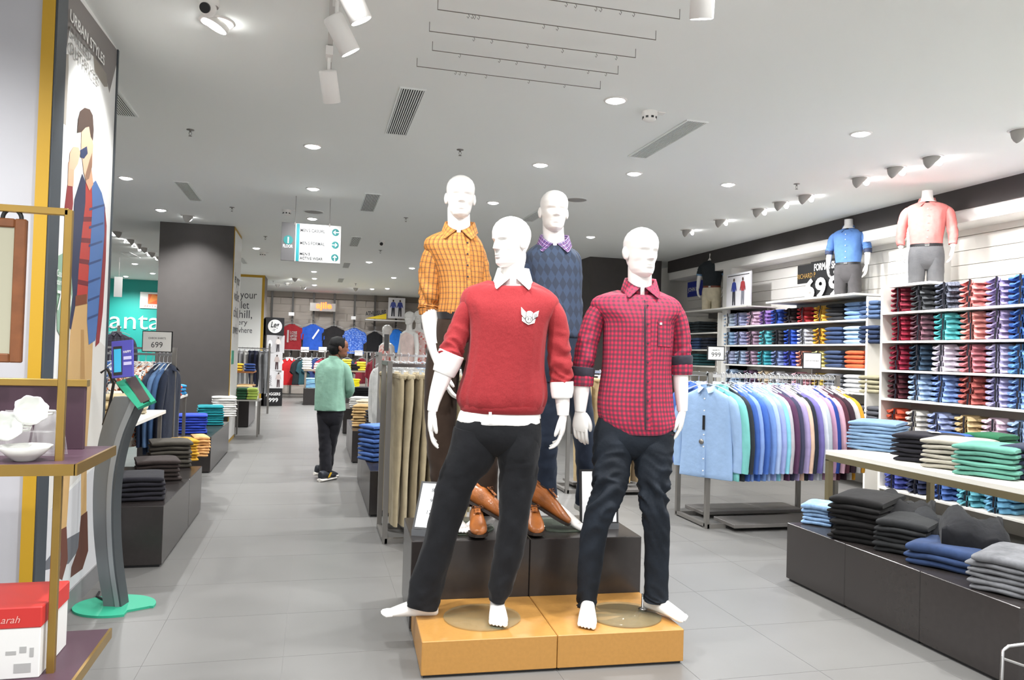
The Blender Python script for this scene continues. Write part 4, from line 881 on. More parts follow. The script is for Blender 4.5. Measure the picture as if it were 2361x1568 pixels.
# ------------------------------------------------------------------ garment kit
ORD = ['topmost', 'second', 'third', 'fourth', 'fifth', 'sixth', 'seventh', 'eighth', 'ninth', 'tenth']
def folded_shirt_meshes():
    bd = MB(); rows = []
    for x in spl([(-.128, .3), (-.122, .9), (-.08, 1), (0, 1), (.08, 1), (.122, .9), (.128, .3)], 13):
        k = x[1]; hh = .019 * k; rows.append([(x[0], y, .021 + z * hh + .003 * noise.noise(Vector((x[0] * 9, y * 9, z)))) for y, z in ((-.125, 0), (-.12, .6), (-.08, .8), (.05, 1), (.15, .95), (.17, .5), (.17, -.5), (.15, -1), (0, -1), (-.10, -1), (-.12, -.6))][::-1])
    bd.loft(rows)
    co = MB(); collar(co, (0, -.095, .004), .066, .056, .044, .034, 5, .030, .040, .004, .006, 26, .024)
    return bd.mesh('folded_body'), co.mesh('folded_collar'), MB().box(-.007, .007, -.190, -.184, .0, .049).mesh('size_strip')
FS = folded_shirt_meshes()
STRIP = M('strip_black', '22222A', .4)
def shirt_stack(base, rz, n, mat, cname, where, group, pitch=.049):
    for i in range(n):
        lb = '%s %s folded shirt %s' % (ORD[n - 1 - i], cname, where)
        o = obj('folded_shirt', FS[0], mat, slot=True, loc=(base[0] + rnd.uniform(-.006, .006), base[1] + rnd.uniform(-.006, .006), base[2] + i * pitch), rot=(0, 0, rz + R(rnd.uniform(-4, 4))))
        tag(o, lb, 'shirt', group)
        obj('collar', FS[1], mat, o, slot=True); obj('size_strip', FS[2], STRIP, o)
def folded_mesh(w_, d_, h_, seed, wave=.006, fold=True):
    """one folded garment: rounded fold at the front (-y), loose edges behind"""
    mb = MB(); rows = []; n = 15
    for i in range(n):
        x = -w_ / 2 + w_ * i / (n - 1); e = 1 - abs(2 * i / (n - 1) - 1) ** 8 * .45
        prof = [(-d_ / 2, 0), (-d_ / 2 + .006, .75), (-d_ / 2 + .03, 1), (-d_ * .15, 1), (d_ * .2, 1), (d_ / 2 - .02, .95), (d_ / 2, .5), (d_ / 2, -.5), (d_ / 2 - .02, -1), (0, -1), (-d_ / 2 + .03, -1), (-d_ / 2 + .006, -.75)]
        rows.append([(x + .004 * noise.noise(Vector((y * 20 + seed, x * 3, 2))), y + .008 * noise.noise(Vector((x * 12 + seed, y * 4, 0))), h_ / 2 + z * h_ / 2 * e * .97 + wave * noise.noise(Vector((x * 7 + seed, y * 7, .3)))) for y, z in prof][::-1])
    return mb.loft(rows).mesh('folded_garment')
FT = [folded_mesh(.25, .32, .042, s_, .003) for s_ in (1, 5, 9)]
FJ = [folded_mesh(.33, .42, .036, s_, .008) for s_ in (2, 6, 11, 15)]
def fold_stack(base, rz, n, mat, cname, where, group, meshes=FT, pitch=.04, scale=(1, 1, 1), nm='folded_tee', cat='t-shirt', jit=.008, ztop=1.0):
    for i in range(n):
        lb = '%s %s %s' % (ORD[n - 1 - i], cname, where) if n > 1 else '%s %s' % (cname, where)
        o = obj(nm, meshes[(i * 7 + n) % len(meshes)], mat, slot=True, loc=(base[0] + rnd.uniform(-jit, jit), base[1] + rnd.uniform(-jit, jit), base[2] + i * pitch), rot=(0, 0, rz + R(rnd.uniform(-3, 3))))
        o.scale = (scale[0], scale[1], scale[2] * (ztop if i == n - 1 else 1)); tag(o, lb, cat, group)
def hanger_mesh():
    return MB().tube([(-.2, 0, -.135), (-.1, 0, -.095), (0, 0, -.075), (.1, 0, -.095), (.2, 0, -.135)], .006, 6).tube([(0, 0, -.08), (0, 0, -.03), (.018, 0, -.012), (.02, 0, .006), (.0, 0, .018), (-.016, 0, .008)], .0025, 6).mesh('hanger')
HG = hanger_mesh(); CLEAR = M('hanger_clear', 'CFD3D6', .15, alpha=.6)
def hanging_shirt_meshes(seed, hem=.86, w_=.235, sleeve='long', thick=.03):
    mb = MB(); rr = []
    for z, a, b_ in spl([(-hem, w_ * 1.04, thick * .8), (-hem + .03, w_ * 1.05, thick), (-.6, w_, thick * 1.05), (-.35, w_ * .97, thick * 1.2), (-.24, w_ * .98, thick * 1.2), (-.185, w_ * .92, thick * 1.1), (-.15, w_ * .66, thick), (-.12, w_ * .38, thick), (-.10, w_ * .27, thick * 1.1)], 24):
        rr.append([(x, y + thick * .7 * noise.noise(Vector((x * 14 + seed, z * 2.2, seed))), zz) for x, y, zz in sring(0, 0, z, a, b_, 2.6, 26)])
    mb.loft(rr)
    for s_ in (-1, 1):
        L_ = [(s_ * w_ * .78, 0, -.19, .035, .03), (s_ * w_ * 1.0, .005, -.26, .056, .032), (s_ * w_ * 1.13, .012, -.4, .058, .03)]
        L_ += [(s_ * w_ * 1.2, .02, -.58, .05, .026), (s_ * w_ * 1.18, .02, -.74, .042, .022), (s_ * w_ * 1.17, .02, -.79, .04, .02)] if sleeve == 'long' else [(s_ * w_ * 1.2, .012, -.43, .06, .03)] if sleeve == 'short' else []
        if sleeve != 'none': limb(mb, L_, 16, 12, folds(.006, 6, seed + s_, 1.2))
    a = mb.mesh('hanging_body')
    co = MB(); collar(co, (0, 0, -.115), .062, .034, .03, .045, 10, .022, .03, .004, .03, 20, .01)
    return a, co.mesh('hanging_collar')
HS = [hanging_shirt_meshes(s_) for s_ in (1, 4, 8)]
HT = [hanging_shirt_meshes(s_, .70, .225, 'short') for s_ in (2, 7)]
def hang(meshes, mat, loc, rz, label, group, cat='shirt', nm='hanging_shirt', col_mat=None, collar_on=True, scale=1.0):
    o = obj(nm, meshes[0], mat, slot=True, loc=loc, rot=(0, 0, rz)); o.scale = (scale,) * 3; tag(o, label, cat, group)
    if collar_on: obj('collar', meshes[1], col_mat or mat, o, slot=True)
    obj('hanger', HG, CLEAR, o); return o
def trouser_mesh(seed, ln=1.02, w_=.2):
    mb = MB(); rr = []
    for z, a, b_ in spl([(-ln, w_ * .52, .018), (-.8, w_ * .58, .02), (-.5, w_ * .72, .026), (-.25, w_ * .95, .03), (-.12, w_ * .92, .028), (-.07, w_ * .86, .026)], 26):
        rr.append([(x + .012 * noise.noise(Vector((z * 4, seed, 1))), y + .014 * noise.noise(Vector((x * 16 + seed, z * 3, seed))), zz) for x, y, zz in sring(0, 0, z, a, b_, 2.8, 20)])
    mb.loft(rr); return mb.mesh('hanging_trousers')
HP = [trouser_mesh(s_) for s_ in (1, 3, 6)]
WB = MB().box(-.178, .178, -.03, .03, -.10, -.065, .01).mesh('waistband'); CH = MB().tube([(-.16, 0, -.04), (.16, 0, -.04)], .005, 6).box(-.16, -.145, -.008, .008, -.085, -.035).box(.145, .16, -.008, .008, -.085, -.035).tube([(0, 0, -.04), (0, 0, -.02), (.015, 0, 0), (0, 0, .014), (-.014, 0, .004)], .0025, 6).mesh('clip_hanger')
def hang_trousers(mat, loc, rz, label, group, scale=1.0, k=0):
    o = obj('hanging_trousers', HP[k % 3], mat, slot=True, loc=loc, rot=(0, 0, rz)); o.scale = (1, 1, scale); tag(o, label, 'trousers', group)
    obj('waistband', WB, mat, o, slot=True); obj('clip_hanger', CH, CLEAR, o); return o
def small_sign(loc, rz, w_, h_, lines, label, stem=.12):
    t = thing('price_sign', label, 'sign', loc, rz, 'small framed price signs')
    MB().box(-w_ / 2, w_ / 2, -.006, .006, 0, h_).build('frame', BLACK, t)
    MB().box(-w_ / 2 + .008, w_ / 2 - .008, -.0075, .0075, .008, h_ - .008).build('card', M('card_grey', 'E2E1DE', .5), t)
    MB().tube([(0, 0, -stem), (0, 0, 0)], .004, 6).box(-.02, .02, -.012, .012, -stem - .004, -stem + .004).build('stem', STEEL, t)
    for s_, v, hh in lines: text('lettering', s_, hh, frame_m(Vector((0, -.008, h_ * v)), (1, 0, 0), (0, 0, 1)), M('ink_black', '333336', .6), t, align='CENTER', ext=.0005)
    return t

# ------------------------------------------------------------------ right wall shelving
SHW_ = M('shelf_white', 'E6E3DC', .5)
ZS = [1.925, 1.645, 1.362, 1.085, .79, .49, .215]
def shelf_bay(nm, label, x0, x1, y0, y1, levels, back=True, panel_top=2.2, tab=True):
    t = thing(nm, label, 'shelving', (0, 0, 0))
    for z in levels:
        s_ = MB().box(x0, x1, y0, y1, z - .022, z, .002).build('shelf_board', SHW_, t)
        MB().box(x0 - .004, x0, y0 + .01, y1 - .01, z - .02, z - .004).build('ticket_rail', M('rail_clear', 'F2F0EA', .2), s_)
    for y in (y0 - .03, y1): MB().box(x0 + .02, x1 + .02, y, y + .03, 0, panel_top).build('side_panel', SHW_, t)
    MB().box(x1, x1 + .02, y0, y1, 0, panel_top).build('back_panel', M('panel_cream', 'DCD8CF', .6), t)
    return t
shelf_bay('shelf_unit', 'white shelving bay of collared shirts nearest the right edge', 5.43, 5.80, 4.35, 6.46, ZS)
shelf_bay('shelf_unit', 'white shelving bay of shirts and tees under the formal shirts board', 6.0, 6.38, 7.4, 10.43, ZS, panel_top=2.18)
shelf_bay('shelf_unit', 'small white shelving bay of dark folded tops beyond the pier', 6.0, 6.38, 10.7, 12.0, [1.85, 1.58, 1.32, 1.05, .75], panel_top=2.15)
o = thing('torso_shelf', 'white ledge carrying the pink shirt torso', 'shelf', (0, 0, 0)); MB().box(5.43, 5.95, 5.85, 6.36, 2.165, 2.19, .002).build('ledge', SHW_, o); MB().box(5.8, 5.82, 5.95, 6.3, 2.05, 2.165).build('bracket', STEEL, o)
o = thing('torso_shelf', 'long white ledge carrying the blue shirt torso and formal shirts board', 'shelf', (0, 0, 0)); MB().box(5.86, 6.4, 7.4, 9.15, 2.19, 2.215, .002).build('ledge', SHW_, o); MB().box(6.3, 6.35, 7.5, 9.1, 2.1, 2.19).build('bracket', STEEL, o)
o = thing('torso_shelf', 'white ledge carrying the dark polo torso and two-figure poster', 'shelf', (0, 0, 0)); MB().box(5.9, 6.4, 9.7, 11.6, 2.185, 2.205, .002).build('ledge', SHW_, o); MB().box(6.3, 6.35, 9.8, 11.5, 2.1, 2.185).build('bracket', STEEL, o)
SN = ['top', 'second', 'third', 'fourth', 'fifth', 'lowest']
near_rows = [
    [('7C2434', 'maroon', 2078), ('4B4D50', 'charcoal', 2124), ('666A78', 'grey plaid', 2180), ('D88C88', 'peach', 2238), ('A89CC8', 'lilac', 2300), ('5079C0', 'royal blue', 2352)],
    [('8E2036', 'crimson', 2080), ('7B5762', 'mauve', 2124), ('66C6CA', 'aqua', 2178), ('DE9A92', 'coral', 2240), ('B5A6CB', 'pale lilac', 2300), ('4E79C2', 'cobalt', 2354)],
    [('8A223A', 'wine red', 2074), ('34485C', 'slate', 2120), ('E2DCE8', 'off-white', 2174), ('C87F87', 'rose', 2238), ('C5BFDD', 'lavender', 2300), ('72A7DB', 'sky blue', 2353)],
    [('4C2028', 'dark maroon', 2072), ('A9C2DF', 'ice blue', 2118), ('8AA7D9', 'cornflower', 2174), ('B4615B', 'brick', 2238), ('B4B0D5', 'pale lavender', 2300), ('87A9DB', 'light blue', 2352)],
    [('C15239', 'orange red', 2068), ('C8C5BF', 'light grey', 2112), ('9AA6CD', 'periwinkle', 2164), ('C7B085', 'khaki', 2228), ('E1C8D7', 'pale pink', 2288), ('9DB4D7', 'blue grey', 2350)],
    [('4B549A', 'indigo', 2066), ('2F3550', 'dark navy', 2115), ('5472B0', 'striped blue', 2170), ('69B0BE', 'turquoise', 2235), ('6FA8C8', 'pool blue', 2300)]]
def uniq_mat(c_, plaid=False):
    if plaid: return check('plaid_' + c_, c_, [(0, .03, .006, 0, '30343C', .7), (1, .03, .006, 0, '30343C', .7)])
    return cloth(c_, None, .3, 26, .08)
for r_, row in enumerate(near_rows):
    for i, (c_, cn, px) in enumerate(row):
        y = atx(px, 720 + 65 * r_, 5.6).y; nb_ = row[i - 1][1] if i else None
        where = 'on the near bay %s shelf, %s' % (SN[r_], ('by the %s stack' % nb_) if nb_ else 'left end')
        shirt_stack((5.63, y - .09, ZS[r_ if r_ < 5 else 6]), R(-78), 5 if r_ < 4 else 4, uniq_mat(c_, 'plaid' in cn), cn, where, 'collared shirts on the near bay')
far_rows = [
    [('C9D7E8', 'pale blue', 1690), ('BFC6E8', 'pale lavender', 1714), ('E0C3D8', 'pale pink', 1744), ('9A78C0', 'purple', 1774), ('3F63C0', 'blue', 1801), ('382C30', 'dark brown', 1831), ('A83238', 'red', 1863), ('DDB04A', 'yellow', 1903)],
    [('9FC0E0', 'sky blue', 1690), ('B8BCE0', 'lavender', 1714), ('B79AB0', 'mauve', 1743), ('6CC6D0', 'aqua', 1773), ('3C3C40', 'black', 1803), ('3A5FC4', 'royal blue', 1832), ('C3C5CE', 'silver grey', 1863), ('CF9E38', 'mustard', 1900)],
    [('B3BAD6', 'lilac blue', 1690), ('B6C8E2', 'ice blue', 1715), ('B39AB0', 'dusty mauve', 1741), ('4FB4C2', 'teal', 1769), ('8A9CCB', 'periwinkle', 1801), ('4A56B8', 'indigo', 1831), ('E0A090', 'salmon', 1860), ('DCD08A', 'pale yellow', 1897)],
    [('A9C0DC', 'light blue', 1692), ('6A506A', 'plum', 1737), ('CDBBA0', 'beige', 1770), ('C9CAD0', 'white grey', 1798), ('D8A2B0', 'pink', 1850), ('B39A4C', 'olive', 1898)]]
for r_, row in enumerate(far_rows):
    for i, (c_, cn, px) in enumerate(row):
        y = atx(px, 720 + 57 * r_, 6.15).y; nb_ = row[i - 1][1] if i else None
        where = 'on the far bay %s shelf, %s' % (SN[r_], ('by the %s stack' % nb_) if nb_ else 'left end')
        shirt_stack((6.2, y, ZS[r_]), R(-70), 4, uniq_mat(c_), cn, where, 'collared shirts on the far bay', .05)
for r_, items in enumerate([[('2C2D30', 'black folded tee', 1941), ('7C9CC8', 'light blue denim', 1986), ('4F6486', 'dark denim', 2020)], [('3D4E70', 'navy check tee', 1938), ('A8C4E2', 'pale denim', 1984), ('2B3854', 'dark navy denim', 2020)],
                            [('42506E', 'slate blue tee', 1938), ('DE6A44', 'orange tee', 1986)], [('7D8088', 'grey tee', 1936), ('D9DADC', 'white speckled tee', 1984), ('A09A80', 'grey sand tee', 2020)],
                            [('34353C', 'black sweater', 1930), ('2B2D33', 'dark green sweater', 1978), ('55565C', 'charcoal sweater', 2018)], [], [('D86A86', 'pink tee', 1985)]]):
    for c_, cn, px in items:
        fold_stack((6.18, atx(px, 720 + 57 * r_, 6.15).y, ZS[r_]), R(-80), 4 if r_ < 4 else 3, cloth(c_), cn, 'on the far bay %s shelf' % (SN + ['lowest'])[r_], 'folded tops on the far bay', FT, .052, (1.05, 1, 1.2))
for r_, (z, cs) in enumerate(((1.85, ('3A4448', '2F383C')), (1.58, ('606C84', '3E5278', '262C3C')), (1.32, ('C4C8CC', '2E5A60')))):
    for i, c_ in enumerate(cs):
        fold_stack((6.18, 11.75 - i * .33, z), R(-90), 4, cloth(c_), ['dark green top', 'slate top', 'black top'][i], 'in the small bay past the pier, %s shelf' % SN[r_], 'folded tops in the small bay', FT, .048, (1.05, 1, 1.1))

# headless torsos
def bust(loc, rz, sc, shirt, trous, label, sleeves='long', belt='1C1C1E', short=False):
    t = thing('torso_form', label, 'mannequin', loc, rz, 'headless torso forms on the wall ledges')
    S = lambda v: v * sc
    b_ = MB(); limb(b_, [(0, .0, S(.90), S(.09), S(.08)), (0, 0, S(.95), S(.06), S(.06)), (0, -.005, S(.99), S(.056), S(.056)), (0, -.008, S(1.03), S(.055), S(.056))], 10, 20)
    el = .62 if short or sleeves == 'roll' else .5
    for s_ in (-1, 1):
        limb(b_, [(s_ * S(.235), 0, S(.66), S(.04), S(.04)), (s_ * S(.25), -.01, S(.52), S(.036), S(.036)), (s_ * S(.25), -.03, S(.40), S(.026), S(.028))], 10, 14)
        hand_mesh(b_, Matrix.Translation((s_ * S(.25), -.035, S(.40))), s_, .4, sc)
    b_.build('body', MANN, t)
    tr2 = MB(); torso(tr2, [(0, 0, S(.16), S(.15), S(.06)), (0, 0, S(.22), S(.175), S(.10)), (0, 0, S(.34), S(.175), S(.115)), (0, 0, S(.44), S(.155), S(.10))], 12, 36, 2.3)
    for s_ in (-1, 1): limb(tr2, [(s_ * S(.085), 0, S(.28), S(.09), S(.105)), (s_ * S(.09), 0, S(.12), S(.085), S(.095)), (s_ * S(.092), 0, 0, S(.08), S(.085))], 14, 24, folds(.006, 6, s_ * 3 + rz, 1.3))
    tr2.build('trousers', trous, t)
    sh_ = MB(); torso(sh_, [(0, 0, S(.43), S(.158), S(.104)), (0, 0, S(.52), S(.165), S(.112)), (0, 0, S(.66), S(.185), S(.122)), (0, 0, S(.76), S(.20), S(.122)), (0, 0, S(.82), S(.215), S(.108)), (0, 0, S(.86), S(.19), S(.09)), (0, 0, S(.89), S(.13), S(.08)), (0, 0, S(.91), S(.08), S(.07))], 30, 44, 2.3, body_folds(rz * 7 + 2, .008, .6), neck=.05 * sc)
    for s_ in (-1, 1):
        rows = [(s_ * S(.165), 0, S(.82), S(.05), S(.055)), (s_ * S(.205), 0, S(.77), S(.06), S(.064)), (s_ * S(.235), 0, S(.66), S(.055), S(.058))]
        rows += [] if short else [(s_ * S(.25), -.005, S(.60), S(.05), S(.052))] if sleeves == 'roll' else [(s_ * S(.252), -.01, S(.54), S(.05), S(.05)), (s_ * S(.252), -.028, S(.43), S(.04), S(.042))]
        limb(sh_, rows, 26, 22, sleeve_folds(s_ * 5 + rz, .007))
    sh_.build('shirt', shirt, t)
    c_ = MB(); collar(c_, (0, .008, S(.905)), S(.068), S(.066), .036, .05, 9, .026, .045, .012, .045); c_.build('collar', shirt, t)
    be_ = MB(); torso(be_, [(0, 0, S(.405), S(.162), S(.107)), (0, 0, S(.44), S(.161), S(.106))], 3, 40, 2.3); be_.build('belt', M('belt_' + belt, belt, .4), t)
    MB().box(-.02, .02, -S(.107) - .008, -S(.107) + .004, S(.408), S(.437), .003).build('buckle', CHROME, t)
    if not short: buttons(t, [(0, -S(.116) - .008 * (z > .6) - .006, S(z)) for z in (.5, .58, .66, .74, .81)], .005)
    if short or sleeves == 'roll':
        for s_ in (-1, 1):
            q = MB(); limb(q, [(s_ * S(.236), 0, S(.665), S(.058), S(.061)), (s_ * S(.24), 0, S(.635), S(.057), S(.06))] if short else [(s_ * S(.249), -.004, S(.615), S(.054), S(.056)), (s_ * S(.251), -.006, S(.565), S(.053), S(.055))], 5, 22)
            q.build('sleeve_cuff', M('cuff_navy', '2D3550', .7) if not short else M('cuff_stripe', '6F93B8', .7), t)
    return t
bust((5.64, 6.12, 2.19), R(-40), .875, cloth('C97772', 'pink_shirt'), cloth('5C5C5E', 'grey_trousers'), 'headless torso in pink shirt and grey trousers on the ledge')
bust((6.02, 7.72, 2.215), R(-55), .865, cloth('587CB4', 'blue_shirt'), cloth('504E4F', 'grey_trousers2'), 'headless torso in blue rolled-sleeve shirt beside the formal shirts board', 'roll')
bust((6.1, 11.05, 2.205), R(-50), .88, cloth('2F3438', 'dark_polo'), cloth('DCD2B8', 'cream_trousers'), 'headless torso in dark polo and cream trousers', belt='7A3E26', short=True)

# boards on the right wall
wf = lambda y, z, x: frame_m(Vector((x, y, z)), (0, -1, 0), (0, 0, 1))
t = thing('price_board', 'black board reading formal shirts starting 699 in white', 'sign', (6.2, 8.95, 2.215))
MB().box(0, .02, -.55, .0, .24, .485).build('left_board', BLACK, t); MB().box(-.012, .008, -.98, -.30, .0, .50).build('main_board', BLACK, t)
GOLD_T = M('gold_print', 'B08B45', .5); WS = M('white_letter', 'F4F4F2', .5, emit=0)
text('lettering', 'RICHARD P', .065, wf(-.02, .30, -.014), GOLD_T, t, width=.38, ext=.002)
text('lettering', 'FORMAL SHIRTS', .088, wf(-.37, .38, -.014), WS, t, width=.60, bold=.03, ext=.002)
text('lettering', 'starting', .045, wf(-.75, .315, -.014), WS, t, width=.2, ext=.002)
for i, (d_, y) in enumerate((('6', -.2), ('9', -.43), ('9', -.70))): text('numeral', d_, .25, wf(y, .03, -.03 - .004 * i), WS, t, width=.21, bold=.035, ext=.004)
t = thing('brand_board', 'small blue board with white lettering on the far right wall', 'sign', (6.38, 12.42, 2.52)); MB().box(0, .02, -.52, 0, 0, .26).build('panel', M('board_blue', '2B3AA0', .5), t); text('lettering', 'JOHN M', .07, wf(-.03, .09, -.003), WS, t, width=.36, bold=.02)
def figure_print(par, fr, x, h_, cols, base=0.0):
    """small standing figure printed flat: head, top, legs"""
    def pl(nm, pts, c_): MB().poly([tuple(fr @ Vector((x + px_ * h_, base + py_ * h_, .0015 + .0004 * len(nm)))) for px_, py_ in pts]).build(nm, M('print_' + c_, c_, .6), par)
    pl('printed_legs', [(-.10, 0), (-.03, 0), (.0, .42), (.03, 0), (.10, 0), (.09, .5), (-.09, .5)], cols[1])
    pl('printed_top', [(-.09, .48), (.09, .48), (.10, .62), (.17, .5), (.19, .54), (.12, .82), (.04, .86), (-.04, .86), (-.12, .82), (-.19, .54), (-.17, .5), (-.10, .62)], cols[0])
    pl('printed_head', [(.05 * math.cos(a), .93 + .065 * math.sin(a)) for a in [2 * math.pi * k / 12 for k in range(12)]], cols[2])
t = thing('wall_poster', 'white standing poster of two printed figures beside the polo torso', 'poster', (6.0, 10.42, 2.205)); PW = M('poster_white', 'F0EFF4', .4)
MB().box(0, .02, -.66, 0, 0, .5).build('panel', PW, t); figure_print(t, wf(0, 0, -.002), .22, .40, ('3A4AA0', '3A3A44', '5A4438'), .03); figure_print(t, wf(0, 0, -.002), .46, .40, ('B04044', '8A8A96', '4A3A34'), .03); MB().box(-.004, 0, -.62, -.04, .46, .47).build('top_line', BLACK, t)

# ------------------------------------------------------------------ shirt rack
def hrack(nm, label, x0, x1, y0, y1, z, base=True, mat=STEEL):
    t = thing(nm, label, 'rack', (x0, (y0 + y1) / 2, 0)); w_ = x1 - x0; d_ = (y1 - y0) / 2; q = .018
    for x in (0, w_):
        for s_ in (-1, 1): MB().box(x - q, x + q, s_ * d_ - q, s_ * d_ + q, 0, z + .03).build('post', mat, t)
        MB().box(x - q, x + q, -d_, d_, z - .0, z + .03).build('cross_bar', mat, t); MB().box(x - q, x + q, -d_, d_, .012, .04).build('foot_bar', mat, t)
    for s_ in (-1, 1): MB().box(0, w_, s_ * d_ - .008, s_ * d_ + .008, z - .012, z + .012).build('rail', CHROME, t)
    for s_ in (-1, 1): MB().box(0, .17, s_ * d_ - q, s_ * d_ + q, 0, .036).build('foot', mat, t)
    if base:
        for s_ in (-1, 1): MB().box(.16, w_ - .05, s_ * d_ - .17, s_ * d_ + .17, .03, .062, .004).build('base_slab', M('slab_grey', '6A6764', .5), t)
    return t
RX0, RX1, RY0, RY1, RZ = 3.22, 4.46, 5.83, 6.36, 1.275
hrack('garment_rack', 'grey steel rack of hanging shirts in front of the wall shelves', RX0, RX1, RY0, RY1, RZ)
cols_ = [('93AFD3', 'light blue'), ('76BDB9', 'mint'), ('2D3238', 'black'), ('3E5FA8', 'royal blue'), ('7F9BD2', 'cornflower'), ('4468B4', 'blue'), ('6F90CC', 'mid blue'), ('A6BCE2', 'pale blue'), ('98A6D6', 'periwinkle'), ('86C8D8', 'aqua'), ('B9B4BC', 'grey lilac'), ('5A3B58', 'plum'), ('42425A', 'dark grey violet'), ('A99BC6', 'lilac'), ('E0BFA8', 'peach'), ('2A2F38', 'charcoal'), ('7870AE', 'violet'), ('D6DAE2', 'white striped'), ('B8BFC8', 'silver'), ('C49AB6', 'mauve pink'), ('2E4690', 'navy blue'), ('D3A9B8', 'pale pink'), ('58303C', 'wine'), ('3A2A34', 'dark plum'), ('C6C3C2', 'light grey'), ('D69B34', 'mustard yellow')]
for i, (c_, cn) in enumerate(cols_):
    u = i / (len(cols_) - 1); x = RX0 + .06 + u * 1.13; rz = R(-58) if i == 0 else R(-76 + rnd.uniform(-4, 4))
    if i == 0: x = RX0 - .02
    o = hang(HS[i % 3], cloth(c_, None, .35, 18, .05), (x, RY0, RZ + .01), rz, '%s long-sleeved shirt hanging %s on the shirt rack' % (cn, 'frontmost' if i == 0 else 'behind the ' + cols_[i - 1][1] + ' one'), 'shirts on the shirt rack', scale=1.0)
    if i == 0:
        MB().box(-.011, .011, -.05, -.046, -.46, -.34).build('swing_tag', BLACK, o); MB().lathe([(0, 0), (.022, 0), (.022, .006), (0, .008)], 16).build('security_tag', STEEL, o, loc=(-.02, -.042, -.56), rot=(R(90), 0, 0))
        buttons(o, [(0, -.042, -.2 - .1 * k_) for k_ in range(7)], .006); MB().box(-.013, .013, -.04, -.034, -.84, -.15).build('placket', cloth('93AFD3'), o)
for i in range(14):
    c_, cn = cols_[(i * 5 + 3) % len(cols_)]; hang(HS[i % 3], cloth(c_, None, .35, 18, .05), (RX0 + .1 + i * .082, RY1, RZ + .01), R(-80 + rnd.uniform(-4, 4)), '%s shirt on the back rail of the shirt rack, place %s' % (cn, ORD[i % 10].replace('topmost', 'first') if i < 10 else ['eleven', 'twelve', 'thirteen', 'fourteen'][i - 10]), 'shirts on the back rail', scale=.98)
small_sign((3.31, 5.9, 1.405), -YAW, .148, .122, [('999', .25, .04), ('SHIRTS', .66, .014)], 'small black framed card reading 999 above the shirt rack', .1)
small_sign((4.25, 5.9, 1.355), -YAW, .165, .145, [('LAST OF THE BEST', .46, .0105)], 'black framed card reading last of the best above the shirt rack', .06)
# beige trousers rack behind
hrack('garment_rack', 'low rack of beige trousers behind the pink check mannequin', 2.55, 3.45, 7.5, 7.95, 1.25)
for i in range(8): hang_trousers(cloth(['B59F78', 'A99470', '8F7D62', '5A5048'][i % 4]), (2.68 + i * .1, 7.5, 1.26), R(-78), '%s trousers, %s along the low rack behind the check mannequin' % (['beige', 'tan', 'taupe', 'brown'][i % 4], ORD[i].replace('topmost', 'first')), 'trousers on the low rack', 1.12, i)

# ------------------------------------------------------------------ table with jeans
t = thing('display_table', 'white topped display table with bronze metal legs at right', 'table', (3.72, 2.3, 0)); BRZ = M('bronze_metal', '8A7F62', .35, .6)
MB().box(0, .95, 0, 2.68, .725, .76, .003).build('table_top', M('table_white', 'E3E0D6', .45), t)
MB().box(0, .95, 0, 2.68, .685, .725).build('apron', BRZ, t)
for x in (.0, .91):
    for y in (.0, 2.64): MB().box(x, x + .04, y, y + .04, 0, .69).build('leg', BRZ, t)
TZ = .762
def tstack(px, py, c_, cn, n, rz, meshes=FJ, pitch=.026, sc=(1, 1, .8), dx=0.0, z=TZ, group='folded jeans on the white table', where='on the white table', ztop=1.3, nm='folded_jeans', cat='jeans'):
    p = atz(px, py, z); fold_stack((p.x + dx, p.y, z), rz, n, c_ if not isinstance(c_, str) else cloth(c_, None, .4, 22, .14), cn, where, group, meshes, pitch, sc, nm, cat, .006, ztop)
    return p
tstack(2010, 1035, '7590AE', 'light blue jeans', 8, R(-55), dx=.06)
tstack(2112, 1062, '1F1E24', 'black jeans', 6, R(-62), dx=.1, pitch=.03)
tstack(2178, 1078, 'A39E92', 'beige jeans', 6, R(-62), dx=.12, pitch=.03)
tstack(2255, 1095, '5F9686', 'mint jeans', 6, R(-62), dx=.12, pitch=.03)
tstack(2361, 1105, '33384A', 'dark denim jeans', 5, R(-70), dx=.16, pitch=.04)
for px, c_, cn, n, dx in ((2105, '4A3338', 'brown tee', 2, .12), (2150, '3E67B0', 'blue tee', 3, .12), (2330, '2F6A4A', 'green tee', 3, -.2)): tstack(px, 1035, c_, cn, n, R(-75), FT, .036, (1.1, 1, 1), dx, where='at the back of the white table', nm='folded_tee', cat='t-shirt')
MB().box(-.03, .03, -.045, .045, 0, .001).build('paper_tag', M('tag_white', 'F0F0EE', .6), None)
o = bpy.data.objects['paper_tag']; p = atz(2112, 1062, TZ); o.location = (p.x + .12, p.y - .03, TZ + .196); o.rotation_euler = (0, 0, R(-30)); tag(o, 'white paper tag on the black jeans stack', 'tag')
